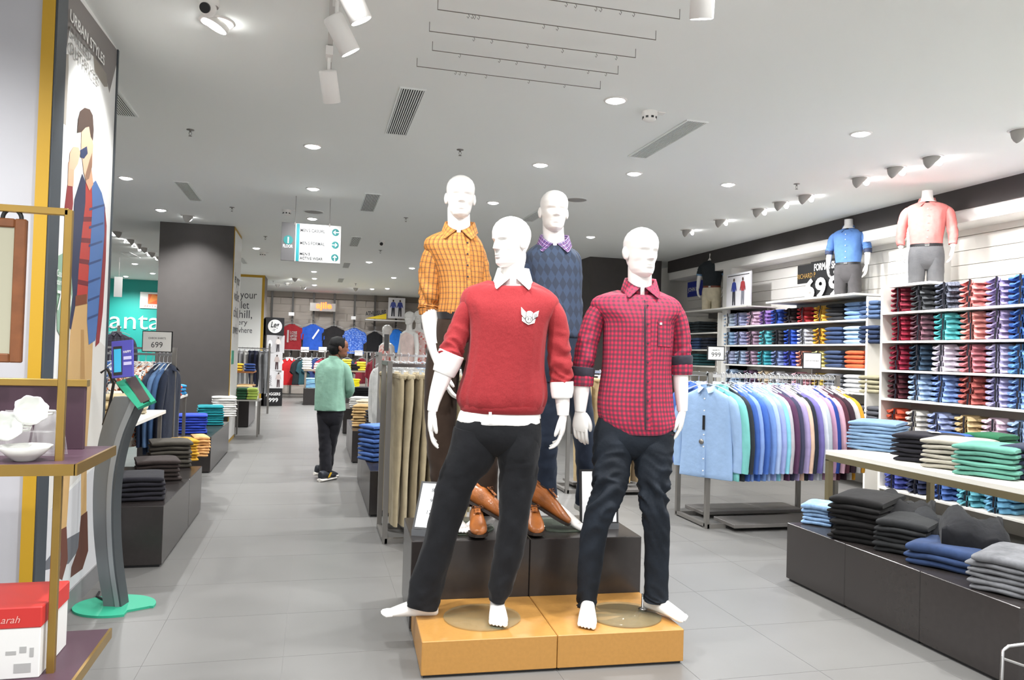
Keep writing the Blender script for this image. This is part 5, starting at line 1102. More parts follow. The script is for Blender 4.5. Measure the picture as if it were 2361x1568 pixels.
# dark low boxes with jeans
for y0, y1, lb in ((3.825, 4.385, 'far'), (3.26, 3.823, 'middle'), (2.69, 3.258, 'near')):
    t = thing('low_box', 'dark low display box under the jeans, %s of the right three' % lb, 'plinth', (3.0, y0, 0), 0, 'dark low boxes at the right')
    MB().box(0, .64, 0, y1 - y0, .015, .368, .003).build('box_body', DARK, t); MB().box(.015, .62, .015, y1 - y0 - .015, 0, .015).build('plinth_foot', BLACK, t)
BZ = .37
def bstack(px, py, c_, cn, n, rz, pitch=.034, sc=(1, 1, 1), dx=.14, ztop=1.5, dy=0, bump=.5):
    p = atz(px, py, BZ); fold_stack((p.x + dx, p.y + dy, BZ), rz, n, cloth(c_, None, bump, 16, .3), cn, 'on the dark low boxes', 'jeans on the dark low boxes', FJ, pitch, sc, 'folded_jeans', 'jeans', .012, ztop)
bstack(1862, 1205, '7E9CBE', 'faded blue jeans', 5, R(-50), .024, (.55, .6, .7), .1)
bstack(1950, 1240, '151414', 'black jeans', 8, R(-58), .03, (.9, 1.1, .9), .16)
bstack(2058, 1268, '202122', 'charcoal jeans', 6, R(-60), .028, (.8, 1, .8), .13)
bstack(2150, 1300, '2A3A5A', 'washed blue jeans', 3, R(-62), .032, (1, 1.15, 1), .15)
bstack(2290, 1355, '66676A', 'grey jeans', 6, R(-64), .026, (.75, 1.05, .75), .12)
jm = folded_mesh(.42, .55, .14, 21, .075)
for px, py, c_, dx, h_, lb in ((2110, 1240, '0F0F11', .34, 1.5, 'heap of black jeans nearest the table leg'), (2230, 1265, '101216', .36, 1.2, 'rumpled dark jeans heap in the middle of the low boxes'), (2330, 1290, '0F1014', .36, 1.5, 'tall heap of near-black jeans by the right picture edge'), (2010, 1215, '242A3A', .34, .8, 'loose navy jeans heap behind the black stack')):
    p = atz(px, py, BZ); o = obj('jeans_heap', jm, cloth(c_, None, .6, 14, .3), slot=True, loc=(min(p.x + dx, 3.44), p.y, BZ), rot=(0, 0, R(-60 + px % 30))); o.scale = (.75, .75, h_); tag(o, lb, 'jeans', 'jeans on the dark low boxes')
# chrome basket frame at the lower right edge
t = thing('wire_basket', 'chrome wire basket frame at the lower right picture edge', 'basket', (2.50, 2.05, 0))
q = [aty(px, py, 2.3) for px, py in ((2308, 1600), (2312, 1500), (2325, 1490), (2420, 1478))]
loc = Vector(t.location)
MB().tube([q[0] * 1 - loc - Vector((0, 0, 1)) * q[0].z + Vector((0, 0, .0)), q[0] - loc, q[1] - loc, q[2] - loc, q[3] - loc], .006, 8).build('rim_wire', CHROME, t)
q2 = [aty(px, py, 2.3) for px, py in ((2312, 1518), (2420, 1555))]; MB().tube([v - loc for v in q2], .005, 8).build('side_wire', CHROME, t)
MB().tube([q[3] - loc, Vector((q[3].x, 2.3, 0)) - loc], .006, 8).build('corner_wire', CHROME, t)
# dark column at the right
struct(MB().box(4.58, 5.93, 12.55, 13.6, 0, CEIL).build('column', M('charcoal_column', '45413F', .6, var=.05)), 'dark square column beside the pink check mannequin')
o = hang(HS[1], check('wall_plaid', '6F86A8', [(0, .06, .03, 0, '565B66', .7), (1, .06, .03, 0, '8EA6CC', .7)]), (6.0, 12.25, 2.02), R(-60), 'blue and grey plaid shirt hung on the wall beyond the small bay', None, scale=1.05)
t = thing('wall_hook', 'steel arm holding the blue and grey plaid shirt', 'hook', (6.45, 12.25, 2.03)); MB().tube([(0, 0, 0), (-.47, 0, 0), (-.48, 0, .02)], .008, 8).build('arm', STEEL, t)
# ------------------------------------------------------------------ poster pillar at the left
PX = -1.2
col_m = M('pillar_grey', 'B9B9BE', .7, var=.03, vscale=3)
pil = struct(MB().box(-2.7, PX, 3.93, 5.0, 0, CEIL).build('column', col_m), 'square pillar clad in pale grey panels at the left edge')
YEL = M('yellow_trim', 'BE951F', .5)
MB().box(PX - .055, PX - .002, 3.915, 3.93, 0, CEIL).build('yellow_strip', YEL, pil)
MB().box(PX - .002, PX + .008, 3.92, 4.06, 0, CEIL).build('dark_edge', M('edge_slate', '3E444A', .4), pil)
MB().box(PX, PX + .012, 4.985, 5.01, 0, CEIL).build('far_edge', M('edge_slate', '3E444A', .4), pil)
MB().box(PX, PX + .014, 4.06, 5.0, 0, .11).build('baseboard', M('base_grey', '7B7B7C', .5), pil)
t = thing('wall_poster', 'tall fashion poster of a man in blue vest on the left pillar', 'poster', (PX + .001, 4.06, .11))
loc = Vector(t.location)
MB().box(0, .004, 0, .925, 0, CEIL - .11).build('sheet', M('poster_sheet', 'E9E9E6', .35), t)
pc_n = [0]
def pp_(nm, pts, c_):
    pc_n[0] += 1; off = .0042 + .00008 * pc_n[0]
    q = [atx(px, py, PX + .005) - loc for px, py in pts]; q = [(off, min(max(v.y, .002), .923), min(max(v.z, .002), 3.035)) for v in q]
    MB().poly(q, .00006, (1, 0, 0)).build(nm, M('poster_' + c_, c_, .4), t)
pp_('printed_ceiling', [(142, -60), (275, 60), (275, 165), (268, 150), (252, 215), (247, 190), (215, 130), (160, 70), (142, 110)], '7B7572')
pp_('printed_beam', [(148, 120), (158, 125), (158, 160), (152, 290), (146, 285), (150, 165), (146, 160)], 'A29C92')
pp_('printed_frame', [(215, 128), (245, 170), (248, 200), (240, 200), (218, 165)], '8D857A')
pp_('printed_wall', [(142, 700), (250, 800), (238, 1040), (110, 1180)], 'D9D6D0')
pp_('printed_floor', [(110, 1180), (236, 1060), (222, 1345), (90, 1440)], 'CFCFD2')
pp_('printed_shadow', [(140, 1250), (185, 1225), (185, 1262), (158, 1300), (100, 1318), (98, 1300)], '6A6C72')
pp_('printed_trousers', [(172, 690), (198, 685), (214, 780), (210, 900), (200, 1030), (199, 1180), (186, 1195), (187, 1060), (180, 930), (165, 1040), (153, 1215), (138, 1225), (146, 1050), (154, 880), (162, 760)], 'C9A46E')
pp_('printed_crease', [(186, 760), (193, 760), (196, 900), (190, 1040), (184, 930)], 'AE8650')
pp_('printed_boot', [(186, 1190), (201, 1178), (203, 1270), (190, 1312), (162, 1332), (164, 1308), (180, 1262)], '5E3A2E')
pp_('printed_boot', [(138, 1222), (153, 1214), (156, 1290), (143, 1338), (136, 1334), (140, 1280)], '6A4034')
pp_('printed_sleeve', [(155, 425), (167, 428), (168, 470), (162, 520), (155, 600), (148, 560), (148, 480)], '8A2E30')
pp_('printed_shirt', [(197, 420), (212, 428), (214, 520), (206, 600), (200, 700), (173, 700), (178, 600), (186, 520)], 'B23A32')
for k_ in range(4): pp_('printed_check', [(188 - k_ * 3, 500 + k_ * 48), (212 - k_ * 2, 500 + k_ * 50), (212 - k_ * 2, 511 + k_ * 50), (188 - k_ * 3, 511 + k_ * 48)], '6E2028')
pp_('printed_vest', [(189, 400), (197, 420), (196, 470), (190, 520), (182, 600), (176, 690), (163, 760), (157, 755), (162, 640), (165, 540), (171, 460)], '2E3350')
pp_('printed_vest', [(211, 425), (220, 416), (234, 445), (242, 480), (240, 560), (232, 660), (226, 740), (219, 785), (204, 795), (200, 740), (203, 640), (209, 540), (212, 480)], '4A6FA8')
for k_ in range(7): pp_('printed_quilting', [(205 - k_ * .6, 480 + k_ * 42), (240 - k_ * 2.4, 470 + k_ * 42), (240 - k_ * 2.4, 475 + k_ * 42), (205 - k_ * .6, 486 + k_ * 42)], '2F4878')
pp_('printed_sleeve', [(240, 470), (245, 520), (243, 600), (236, 720), (228, 790), (219, 800), (226, 720), (234, 620), (240, 540)], '8E2C30')
pp_('printed_belt', [(173, 682), (199, 678), (200, 700), (172, 706)], '7A4226')
pp_('printed_arm', [(157, 372), (170, 385), (168, 430), (155, 428)], 'DDAE8E')
pp_('printed_neck', [(197, 395), (210, 390), (214, 425), (205, 440), (197, 420)], 'CF9C7C')
pp_('printed_face', [(187, 302), (203, 290), (211, 315), (214, 335), (211, 385), (204, 412), (197, 416), (192, 398), (189, 370), (186, 345)], 'E0B394')
pp_('printed_beard', [(205, 370), (211, 352), (211, 385), (204, 412), (197, 416), (195, 405)], '8E6A54')
pp_('printed_hair', [(177, 306), (179, 275), (184, 256), (194, 248), (206, 252), (213, 266), (215, 300), (213, 325), (208, 316), (204, 292), (196, 294), (187, 304)], '4A3A32')
pp_('printed_hand', [(160, 352), (168, 338), (180, 340), (184, 352), (178, 378), (170, 392), (158, 388)], 'E2B698')
pp_('printed_sunglasses', [(184, 346), (199, 337), (201, 354), (192, 366), (184, 362)], '2C3A5C')
pp_('printed_tag', [(128, 588), (150, 580), (162, 610), (166, 680), (158, 750), (145, 790), (130, 760), (122, 680)], '8FAE98')
TXP = M('poster_white_text', 'F2F2EE', .4); TXD = M('poster_shadow_text', '8C8A86', .5)
pf = lambda px, py, o: frame_m(atx(px, py, PX + .005) - loc + Vector((o, 0, 0)), (0, 1, 0), (0, 0, 1))
for px, py, s_, wd in ((157, 45, 'URBAN STYLES', .62), (156, 80, 'CHILLED', .36), (155, 118, 'OUT PRICES', .52)):
    text('poster_lettering', s_, .056, pf(px, py, .0092), TXP if py < 60 else TXD, t, width=wd, bold=.012, ext=0)
for px, py, s_, wd, hh in ((126, 636, 'Casual Shirts', .2, .035), (126, 655, 'starting', .12, .03), (126, 715, '799', .22, .10)): text('tag_lettering', s_, hh, pf(px, py, .0092), TXP, t, width=wd, ext=0)

# ------------------------------------------------------------------ gold display stand in the left foreground
GOLD = M('brushed_gold', 'AB8B4A', .3, .8, var=.05, vscale=10); PURP = M('plum_panel', '4A3340', .5)
gx = lambda px, py, y=2.9: aty(px, py, y)
t = thing('gold_stand', 'gold metal display stand with plum shelves at the left edge', 'shelf', (-.823, 2.9, 0))
def gb(nm, x0, x1, y0, y1, z0, z1, m_, bev=.002): return MB().box(x0 + .823, x1 + .823, y0 - 2.9, y1 - 2.9, z0, z1, bev).build(nm, m_, t)
for x in (-.823, -1.75):
    gb('post', x - .012, x + .012, 2.888, 2.912, 0, 1.85, GOLD)
gb('top_bar', -1.75, -.823, 2.888, 2.912, 1.83, 1.854, GOLD);
gb('middle_shelf', -1.8, -.745, 2.80, 3.3, .972, 1.0, PURP); gb('shelf_edge', -1.8, -.745, 2.79, 2.80, .965, 1.002, GOLD, 0); gb('shelf_edge', -.748, -.738, 2.79, 3.3, .965, 1.002, GOLD, 0)
gb('back_panel', -1.75, -.83, 3.20, 3.225, 1.0, 1.24, PURP); gb('panel_rail', -1.75, -.823, 3.19, 3.235, 1.235, 1.262, GOLD)
gb('lower_shelf', -1.8, -.735, 2.76, 3.3, .262, .29, PURP); gb('shelf_edge', -1.8, -.735, 2.75, 2.76, .255, .292, GOLD, 0); gb('shelf_edge', -.738, -.728, 2.75, 3.3, .255, .292, GOLD, 0)
t = thing('picture_frame', 'brown wooden frame with blank beige panel hanging from the gold bar', 'frame', gx(-22, 668))
a, b = gx(-95, 500), gx(50, 840); w_ = (b.x - a.x) / 2; h_ = (a.z - b.z) / 2; WOODF = M('brown_frame', '85502C', .45, var=.15, vscale=20)
for x0, x1, z0, z1 in ((-w_, -w_ + .035, -h_, h_), (w_ - .035, w_, -h_, h_), (-w_ + .035, w_ - .035, -h_, -h_ + .03), (-w_ + .035, w_ - .035, h_ - .03, h_)): MB().box(x0, x1, -.012, .012, z0, z1, .004).build('moulding', WOODF, t)
MB().box(-w_ + .03, w_ - .03, -.004, .008, -h_ + .025, h_ - .025).build('panel', M('panel_sage', 'B9B69F', .5), t)
MB().tube([(.055 + .028 * math.cos(a_), 0, h_ + .0 + .032 * math.sin(a_)) for a_ in [math.pi * k / 12 for k in range(13)]], .007, 8).build('hanging_loop', BLACK, t)
CER = M('white_ceramic', 'E4E6E2', .2, coat=.3)
def cup(loc, rot, label, r=.052, h=.065):
    t = thing('tea_cup', label, 'cup', loc, 0, 'white cups on acrylic stands'); t.rotation_euler = rot
    m_ = MB(); n = 32; rings = []
    for rr, z in ((.02, 0), (.026, .002), (.034, .014), (.045, .035), (r, h), (r - .003, h), (.042, .035), (.03, .012), (.0, .008)):
        rings.append([((rr + (.003 * math.sin(8 * a) if z > .05 else 0)) * math.cos(a), (rr + (.003 * math.sin(8 * a) if z > .05 else 0)) * math.sin(a), z) for a in [2 * math.pi * k / n for k in range(n)]])
    m_.loft(rings).build('bowl', CER, t); MB().tube([(r - .006, 0, h * .8), (r + .022, 0, h * .72), (r + .02, 0, h * .35), (.036, 0, h * .25)], .0045, 8).build('handle', CER, t)
def acryl(loc, label):
    t = thing('acrylic_stand', label, 'stand', loc, R(-14), 'clear acrylic cup stands')
    MB().box(-.05, .05, -.002, .002, 0, .16).build('back_plate', ACRYL, t, rot=(R(-14), 0, 0)); MB().box(-.05, .05, -.002, .002, 0, .15).build('rear_leg', ACRYL, t, loc=(0, .06, 0), rot=(R(16), 0, 0)); MB().box(-.035, .035, -.03, 0, .085, .088).build('ledge', ACRYL, t)
s1 = gx(118, 1042, 3.0); acryl((s1.x - .03, 3.02, 1.0), 'clear acrylic easel behind the right cup'); acryl((s1.x - .13, 3.02, 1.0), 'clear acrylic easel behind the left cup')
p = gx(62, 962, 2.98); cup(p, (R(62), 0, R(30)), 'white fluted cup tipped on the acrylic easel'); p = gx(8, 1000, 2.98); cup(p, (R(58), 0, R(25)), 'white cup tipped lower at the picture edge')
p = gx(57, 1049, 2.9); t = thing('white_bowl', 'wide white bowl on the plum shelf', 'bowl', (p.x, 2.9, 1.0)); MB().lathe([(.0, .0), (.03, 0), (.034, .004), (.055, .02), (.083, .05), (.08, .051), (.05, .022), (0, .01)], 36).build('bowl_body', CER, t)
t = thing('carton', 'white carton with red lid on the lower plum shelf', 'box', (-1.0, 2.95, .29)); BR = M('carton_red', 'C2302C', .45)
a = gx(94, 1450, 2.86); x1 = a.x + 1.0
MB().box(-.45, x1, -.09, .2, 0, .175, .003).build('carton_body', M('carton_white', 'E0E0DE', .5), t); MB().box(-.455, x1 + .003, -.094, .204, .165, .235, .004).build('carton_lid', BR, t)
text('lettering', 'Larah', .024, frame_m(Vector((x1 - .13, -.095, .185)), (1, 0, 0), (0, 0, 1)), M('pale_red', 'E0A49C', .5), t, width=.07, shear=.3, ext=.001)
for i, (x, z, w2, h2) in enumerate(((-.10, .11, .03, .012), (-.06, .115, .02, .02), (-.03, .10, .012, .03), (-.075, .05, .05, .03), (-.16, .09, .03, .02))): MB().box(x1 + x, x1 + x + w2, -.0915, -.09, z - .03, z - .03 + h2).build('printed_mark', M('mark_grey', 'A9A9A8', .6), t)

# ------------------------------------------------------------------ kiosk
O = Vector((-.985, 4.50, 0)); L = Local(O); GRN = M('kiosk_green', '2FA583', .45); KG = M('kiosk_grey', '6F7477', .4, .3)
t = yawed(thing('feedback_kiosk', 'grey curved kiosk with green tablet holder and green base', 'kiosk', O))
out = []
for k in range(48):
    a = 2 * math.pi * k / 48; r_ = .205
    x, y = r_ * math.cos(a), r_ * .86 * math.sin(a)
    d = math.hypot(x - .19, y + .09)
    if d < .085: x, y = .19 + (x - .19) * .085 / d - .0, -.09 + (y + .09) * .085 / d; x = min(x, .19 - math.sqrt(max(0, .085 ** 2 - (y + .09) ** 2)) if abs(y + .09) < .085 else x)
    out.append((x, y, 0))
MB().poly(out, .012, (0, 0, 1)).build('base_plate', GRN, t)
ped = []
for px, py, hw in spl([(266, 1392, .047), (252, 1300, .050), (245, 1200, .054), (248, 1100, .058), (264, 1010, .066), (290, 940, .074), (302, 915, .076)], 30):
    q = L.p(px, py); ped.append((q, hw))
ped[0][0].z = .012
def lay(dx0, dx1, y0, y1): return [[(q.x + hw * dx0, y0, q.z), (q.x + hw * dx1, y0, q.z), (q.x + hw * dx1, y1, q.z), (q.x + hw * dx0, y1, q.z)] for q, hw in ped]
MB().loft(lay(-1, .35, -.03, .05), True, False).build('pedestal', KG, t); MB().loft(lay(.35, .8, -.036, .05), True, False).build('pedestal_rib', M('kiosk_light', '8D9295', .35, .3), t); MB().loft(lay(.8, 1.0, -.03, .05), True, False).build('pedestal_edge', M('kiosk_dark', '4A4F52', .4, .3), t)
def quad(nm, cs_, th, m_, par=None):
    v = [L.p(px, py, dy) for px, py, dy in cs_]; n_ = (v[1] - v[0]).cross(v[3] - v[0]).normalized(); n_ = n_ if n_.y < 0 else -n_
    return MB().poly([tuple(p_ - n_ * th) for p_ in v], th * 2, n_).build(nm, m_, par or t)
ho = quad('tablet_holder', ((270, 884, .05), (313, 869, .08), (358, 926, -.03), (318, 942, -.06)), .011, GRN)
quad('tablet_screen', ((290, 876, .045), (313, 868, .06), (347, 922, -.045), (326, 931, -.06)), .006, M('tablet_dark', '4B4442', .25), t)
quad('holder_clip', ((268, 884, .04), (284, 878, .05), (334, 935, -.065), (318, 943, -.075)), .008, GRN); quad('holder_clip', ((306, 870, .06), (316, 866, .068), (360, 925, -.045), (349, 930, -.055)), .008, GRN)
pl_ = L.p(283, 828, 0); sg_ = MB().box(-.058, .058, -.006, .006, -.1, .1, .002).build('sign_panel', M('sign_indigo', '4F4FB0', .4), t, loc=pl_, rot=(R(-8), R(-7), 0))
MB().box(-.046, .0, -.009, -.006, -.085, .07).build('printed_phone', M('phone_black', '2A2A30', .5), sg_); MB().box(-.042, -.004, -.0105, -.006, -.07, .055).build('printed_screen', M('phone_cyan', '3CB8E8', .5), sg_)
text('lettering', 'HAPPY', .014, frame_m(Vector((.008, -.0075, .03)), (1, 0, 0), (0, 0, 1)), WT, sg_, width=.042, bold=.01); MB().box(.008, .05, -.0075, -.006, -.005, .012).box(.008, .05, -.0075, -.006, -.035, -.018).build('printed_bar', M('pale_bar', 'C8C8F0', .5), sg_)
MB().tube([L.p(285, 905, .04), L.p(268, 880, .06), L.p(246, 850, .06), L.p(232, 860, .05)], .006, 6).tube([L.p(248, 850, .08), L.p(262, 885, .09), L.p(252, 940, .09), L.p(238, 980, .09)], .008, 8).build('cable', BLACK, t)
MB().tube([(-.03, .04, .02), (-.10, .07, .015), (-.16, .12, .012), (-.2, .22, .006)], .007, 6).build('floor_cable', BLACK, t)

# ------------------------------------------------------------------ left display boxes and rack
for y0, y1, lb in ((5.255, 6.30, 'nearer of the left aisle pair'), (6.305, 6.97, 'farther of the left aisle pair')):
    t = thing('low_box', 'dark low display box of folded trousers, ' + lb, 'plinth', (-.89, y0, 0), 0, 'dark low boxes at the left'); MB().box(-.66, 0, 0, y1 - y0, .015, .385, .003).build('box_body', DARK, t); MB().box(-.64, -.015, .015, y1 - y0 - .015, 0, .015).build('plinth_foot', BLACK, t)
def lstack(px, py, z, c_, cn, n, rz, pitch, sc, where, group, dx=0.0, dy=.1, meshes=FJ, nm='folded_trousers', cat='trousers', bump=.4):
    p = atz(px, py, z); fold_stack((p.x + dx, p.y + dy, z), rz, n, c_ if not isinstance(c_, str) else cloth(c_, None, bump, 18, .15), cn, where, group, meshes, pitch, sc, nm, cat, .008, 1.2)
LW = 'on the left aisle boxes'; LG = 'folded trousers on the left boxes'
lstack(325, 1155, .387, '25242A', 'black trousers', 5, R(10), .03, (.95, .9, .8), LW, LG, -.05, .16)
lstack(370, 1112, .387, '3A3230', 'dark brown trousers', 5, R(14), .03, (.9, .8, .8), LW, LG, -.06, .2)
lstack(400, 1085, .387, '4A463F', 'olive grey trousers', 6, R(14), .036, (.95, .8, .9), LW, LG, -.08, .28)
lstack(428, 1070, .387, 'C99A34', 'mustard trousers', 7, R(20), .026, (.55, .75, .7), LW, LG, -.06, .3)
lstack(300, 1090, .387, '8C6B3A', 'tan trousers', 5, R(8), .034, (.7, .8, .8), LW, LG, -.3, .2)
lstack(440, 1062, .387, 'D9A870', 'peach trousers', 7, R(16), .026, (.4, .7, .7), LW, LG, .02, .36)
t = thing('low_box', 'dark low box of tees in front of the dark column', 'plinth', (-1.075, 9.07, 0)); MB().box(-.75, 0, 0, 1.85, .015, .40, .003).build('box_body', DARK, t); MB().box(-.73, -.015, .015, 1.83, 0, .015).build('plinth_foot', BLACK, t)
MW = 'on the box before the dark column'; MG = 'folded tees before the dark column'
lstack(446, 1003, .402, '2E44A8', 'royal blue tee', 7, R(8), .03, (1.3, 1.0, .75), MW, MG, -.06, .25, FT, 'folded_tee', 't-shirt')
lstack(478, 990, .402, '1E7F88', 'teal tee', 8, R(10), .03, (1.2, 1.0, .75), MW, MG, -.05, .62, FT, 'folded_tee', 't-shirt')
lstack(500, 975, .402, 'E4E2DE', 'white tee', 9, R(10), .032, (1.3, 1.2, .75), MW, MG, -.04, 1.1, FT, 'folded_tee', 't-shirt')
# gondola rack
t = thing('garment_rack', 'steel rack of patterned shirts behind the kiosk', 'rack', (-2.5, 7.95, 0))
for x in (0, 1.2): MB().box(x - .02, x + .02, -.02, .02, 0, 1.38).build('post', STEEL, t); MB().box(x - .02, x + .02, -.25, .25, 0, .03).build('foot', STEEL, t)
MB().box(0, 1.2, -.01, .01, 1.30, 1.32).build('rail', CHROME, t); MB().box(0, 1.2, -.01, .01, 1.355, 1.375).build('top_rail', CHROME, t)
prints = [('5A4A66', '8C7A98', 'C6BCCB', 'violet print'), ('2E3E66', '8CA0C8', 'D6DCE8', 'navy print'), ('E0E4EA', '4E78B8', '2E4E90', 'white and blue print'), ('3E6EB4', 'C8D8EC', '24427C', 'blue leaf print'), ('E6DED2', 'C86A3A', '8C4428', 'orange floral'), ('D8D2C8', '7C3A2A', 'C88A50', 'rust floral'), ('DDE2E6', '5A6C88', '8CA4C0', 'grey leaf print'), ('E8E4DC', 'D87840', '3A4858', 'tangerine print')]
WSEQ = [0, 0, 1, 0, 6, 2, 3, 2, 6, 3, 2, 7, 4, 5, 4, 7]
for i, k_ in enumerate(WSEQ):
    a_, b_, c_, cn = prints[k_]
    hang(HS[i % 3], print_cloth('pr%d' % k_, a_, b_, c_, 60), (-2.42 + i * .062, 7.95, 1.315), R(78 + rnd.uniform(-5, 5)), '%s shirt, %s from the left on the rack behind the kiosk' % (cn, (ORD + ['eleventh', 'twelfth', 'thirteenth', 'fourteenth', 'fifteenth', 'sixteenth'])[i].replace('topmost', 'first')), 'patterned shirts behind the kiosk')
for i in range(4): hang(HS[i % 3], cloth(['2E3A50', '5E7CA4', '46648E', '1F2636'][i], None, .4, 18), (-1.43 + i * .035, 7.95, 1.315), R(76 + 3 * i), ['dark denim shirt left at the rack end', 'pale denim shirt at the rack end', 'mid denim shirt at the rack end', 'near-black denim shirt last at the rack end'][i], 'denim shirts at the rack end', scale=1.08)
t = thing('display_shelf', 'white shelf of folded tees between kiosk and patterned shirts', 'shelf', (-1.3, 5.4, 0))
MB().box(-.64, .02, .0, 2.1, .785, .815, .002).build('shelf_board', SHW_, t)
for y in (0.03, 2.05):
    for x in (-.02, -.6): MB().box(x - .015, x + .015, y - .015, y + .015, 0, .785).build('leg', STEEL, t)
for i, (c_, cn, n) in enumerate((('2A2A2E', 'black folded tee', 5), ('C0A878', 'khaki folded tee', 4), ('C8B68C', 'sand folded tee', 5), ('D8CDB4', 'cream folded tee', 5))): fold_stack((-1.52, 5.65 + i * .5, .816), R(12), n, cloth(c_), cn, 'on the white shelf behind the kiosk', 'folded tees on the white shelf', FT, .036, (1.2, 1, .85))
p = aty(362, 812, 7.9); small_sign((p.x, 7.9, p.z), -YAW, .285, .20, [('699', .22, .055), ('CHECK SHIRTS', .62, .018)], 'black framed sign reading 699 above the patterned shirts', .12)
t = thing('side_shelf', 'small white shelf board of folded colours beside the dark column', 'shelf', (-1.6, 8.35, 0)); MB().box(-.1, .3, 0, .5, .86, .885, .002).build('shelf_board', SHW_, t); MB().box(.26, .29, .02, .05, 0, .86).build('leg', STEEL, t); MB().box(.26, .29, .45, .48, 0, .86).build('leg', STEEL, t)
for i, (c_, cn) in enumerate((('B8483C', 'red folded tee'), ('3A8AC0', 'blue folded tee'))): fold_stack((-1.42, 8.47 + i * .26, .886), R(12), 3, cloth(c_), cn, 'on the small side shelf', 'tees on the side shelf', FT, .036, (.9, .7, .8))
# dark column and white poster columns
CC = M('charcoal_column', '45413F', .6, var=.05)
ca_ = struct(MB().box(-2.175, -1.18, 11.75, 12.85, 0, CEIL).build('column', CC), 'dark square column in the left middle ground')
MB().box(-1.18, -1.172, 11.77, 12.83, .0, CEIL).build('yellow_frame', YEL, ca_); MB().box(-1.174, -1.167, 11.80, 12.80, .05, CEIL - .05).build('white_sheet', M('poster_sheet2', 'EDEDEA', .5), ca_)
INK2 = M('poster_ink', '4A4A4E', .6)
for i, s_ in enumerate(('let your', 'wallet', 'chill,', 'anywhere')): text('column_lettering', s_, .16, frame_m(Vector((-1.166, 11.9, 2.35 - i * .25)), (0, 1, 0), (0, 0, 1)), INK2, ca_, width=.75, ext=.001)
MB().box(-1.167, -1.163, 11.85, 12.15, 1.15, 1.35).build('green_notice', GRN, ca_)
cb_ = struct(MB().box(-2.25, -1.21, 19.4, 20.4, 0, CEIL).build('column', M('column_side_grey', '6E6A68', .6)), 'square column with white slogan poster and yellow frame')
MB().box(-2.25, -1.21, 19.385, 19.4, 0, CEIL).build('yellow_frame', YEL, cb_); MB().box(-2.2, -1.27, 19.378, 19.386, 0, CEIL - .06).build('white_sheet', M('poster_sheet2', 'EDEDEA', .5), cb_)
for px, py, s_, wd, hh in ((592, 697, 'Chill your', .80, .19), (574, 720, '& wallet', .62, .19), (581, 742, '& chill,', .62, .20), (570, 757, 'every', .38, .13), (581, 776, 'somewhere', .66, .14)):
    p = aty(px, py - 8, 19.37); text('column_lettering', s_, hh, frame_m(Vector((p.x, 19.377, p.z)), (1, 0, 0), (0, 0, 1)), INK2, cb_, width=wd, align='RIGHT', ext=.001)
# teal wall and lettering
TY = 22.6
tw = struct(MB().box(-9, -3.3, TY, TY + .2, 0, CEIL).build('wall_teal', M('teal_wall', '1E9A90', .55)), 'teal feature wall at the far left')
p = aty(266, 757, TY); text('wall_lettering', 'pantaloons', .50, frame_m(Vector((p.x - .50, TY - .004, p.z)), (1, 0, 0), (0, 0, 1)), M('sign_lit', 'F4F6F4', .4, emit=.35), tw, width=3.3, bold=-.005, ext=.02)
a, b = aty(324, 673, TY), aty(366, 712, TY); t = thing('logo_board', 'white logo board with orange faceted square on the teal wall', 'sign', (a.x, TY, b.z)); h_ = a.z - b.z
MB().box(0, .95, -.03, 0, 0, h_).build('board', WHITE, t); MB().box(.2, .55, -.036, -.03, .12, h_ - .05).build('orange_square', M('logo_orange', 'E2622E', .5), t); MB().poly([(.2, -.037, .12), (.55, -.037, .3), (.3, -.037, h_ - .05)]).build('logo_facet', M('logo_amber', 'EE8A3A', .5), t); text('lettering', 'ADITYA BIRLA', .055, frame_m(Vector((.1, -.031, .03)), (1, 0, 0), (0, 0, 1)), M('logo_red', 'C8452E', .5), t, width=.7)
struct(MB().box(-5.75, -5.1, 19.9, 20.5, 0, CEIL).build('column', WP), 'cream column at the far left before the teal wall')
a, b = aty(264, 638, 17), aty(281, 685, 17); t = thing('hanging_sign', 'small white hanging sign at the far left', 'sign', (a.x, 17, b.z)); MB().box(0, b.x - a.x, -.01, .01, 0, a.z - b.z).build('panel', M('sign_white', 'F4F4F0', .3), t); MB().tube([(.08, 0, a.z - b.z), (.08, 0, CEIL - b.z)], .004, 6).build('wire', STEEL, t)
hr = thing('garment_rack', 'far left rack of checked shirts before the teal wall', 'rack', (-4.1, 14.6, 0)); MB().box(-.02, .02, -.02, .02, 0, 1.72).box(.78, .82, -.02, .02, 0, 1.72).build('posts', STEEL, hr); MB().box(0, .8, -.012, .012, 1.68, 1.70).build('rail', CHROME, hr)
for i, (c_, cn) in enumerate((('B85A40', 'orange plaid'), ('9A3A38', 'red plaid'), ('B0A6BC', 'pale violet plaid'), ('4A4A56', 'charcoal'))): hang(HS[i % 3], check('far_' + cn, c_, [(0, .06, .02, 0, '3A3038', .5), (1, .06, .02, 0, '3A3038', .5)]), (-4.05 + i * .24, 14.6, 1.70), R(20), '%s shirt on the far left rack' % cn, 'shirts on the far left rack', scale=1.05)
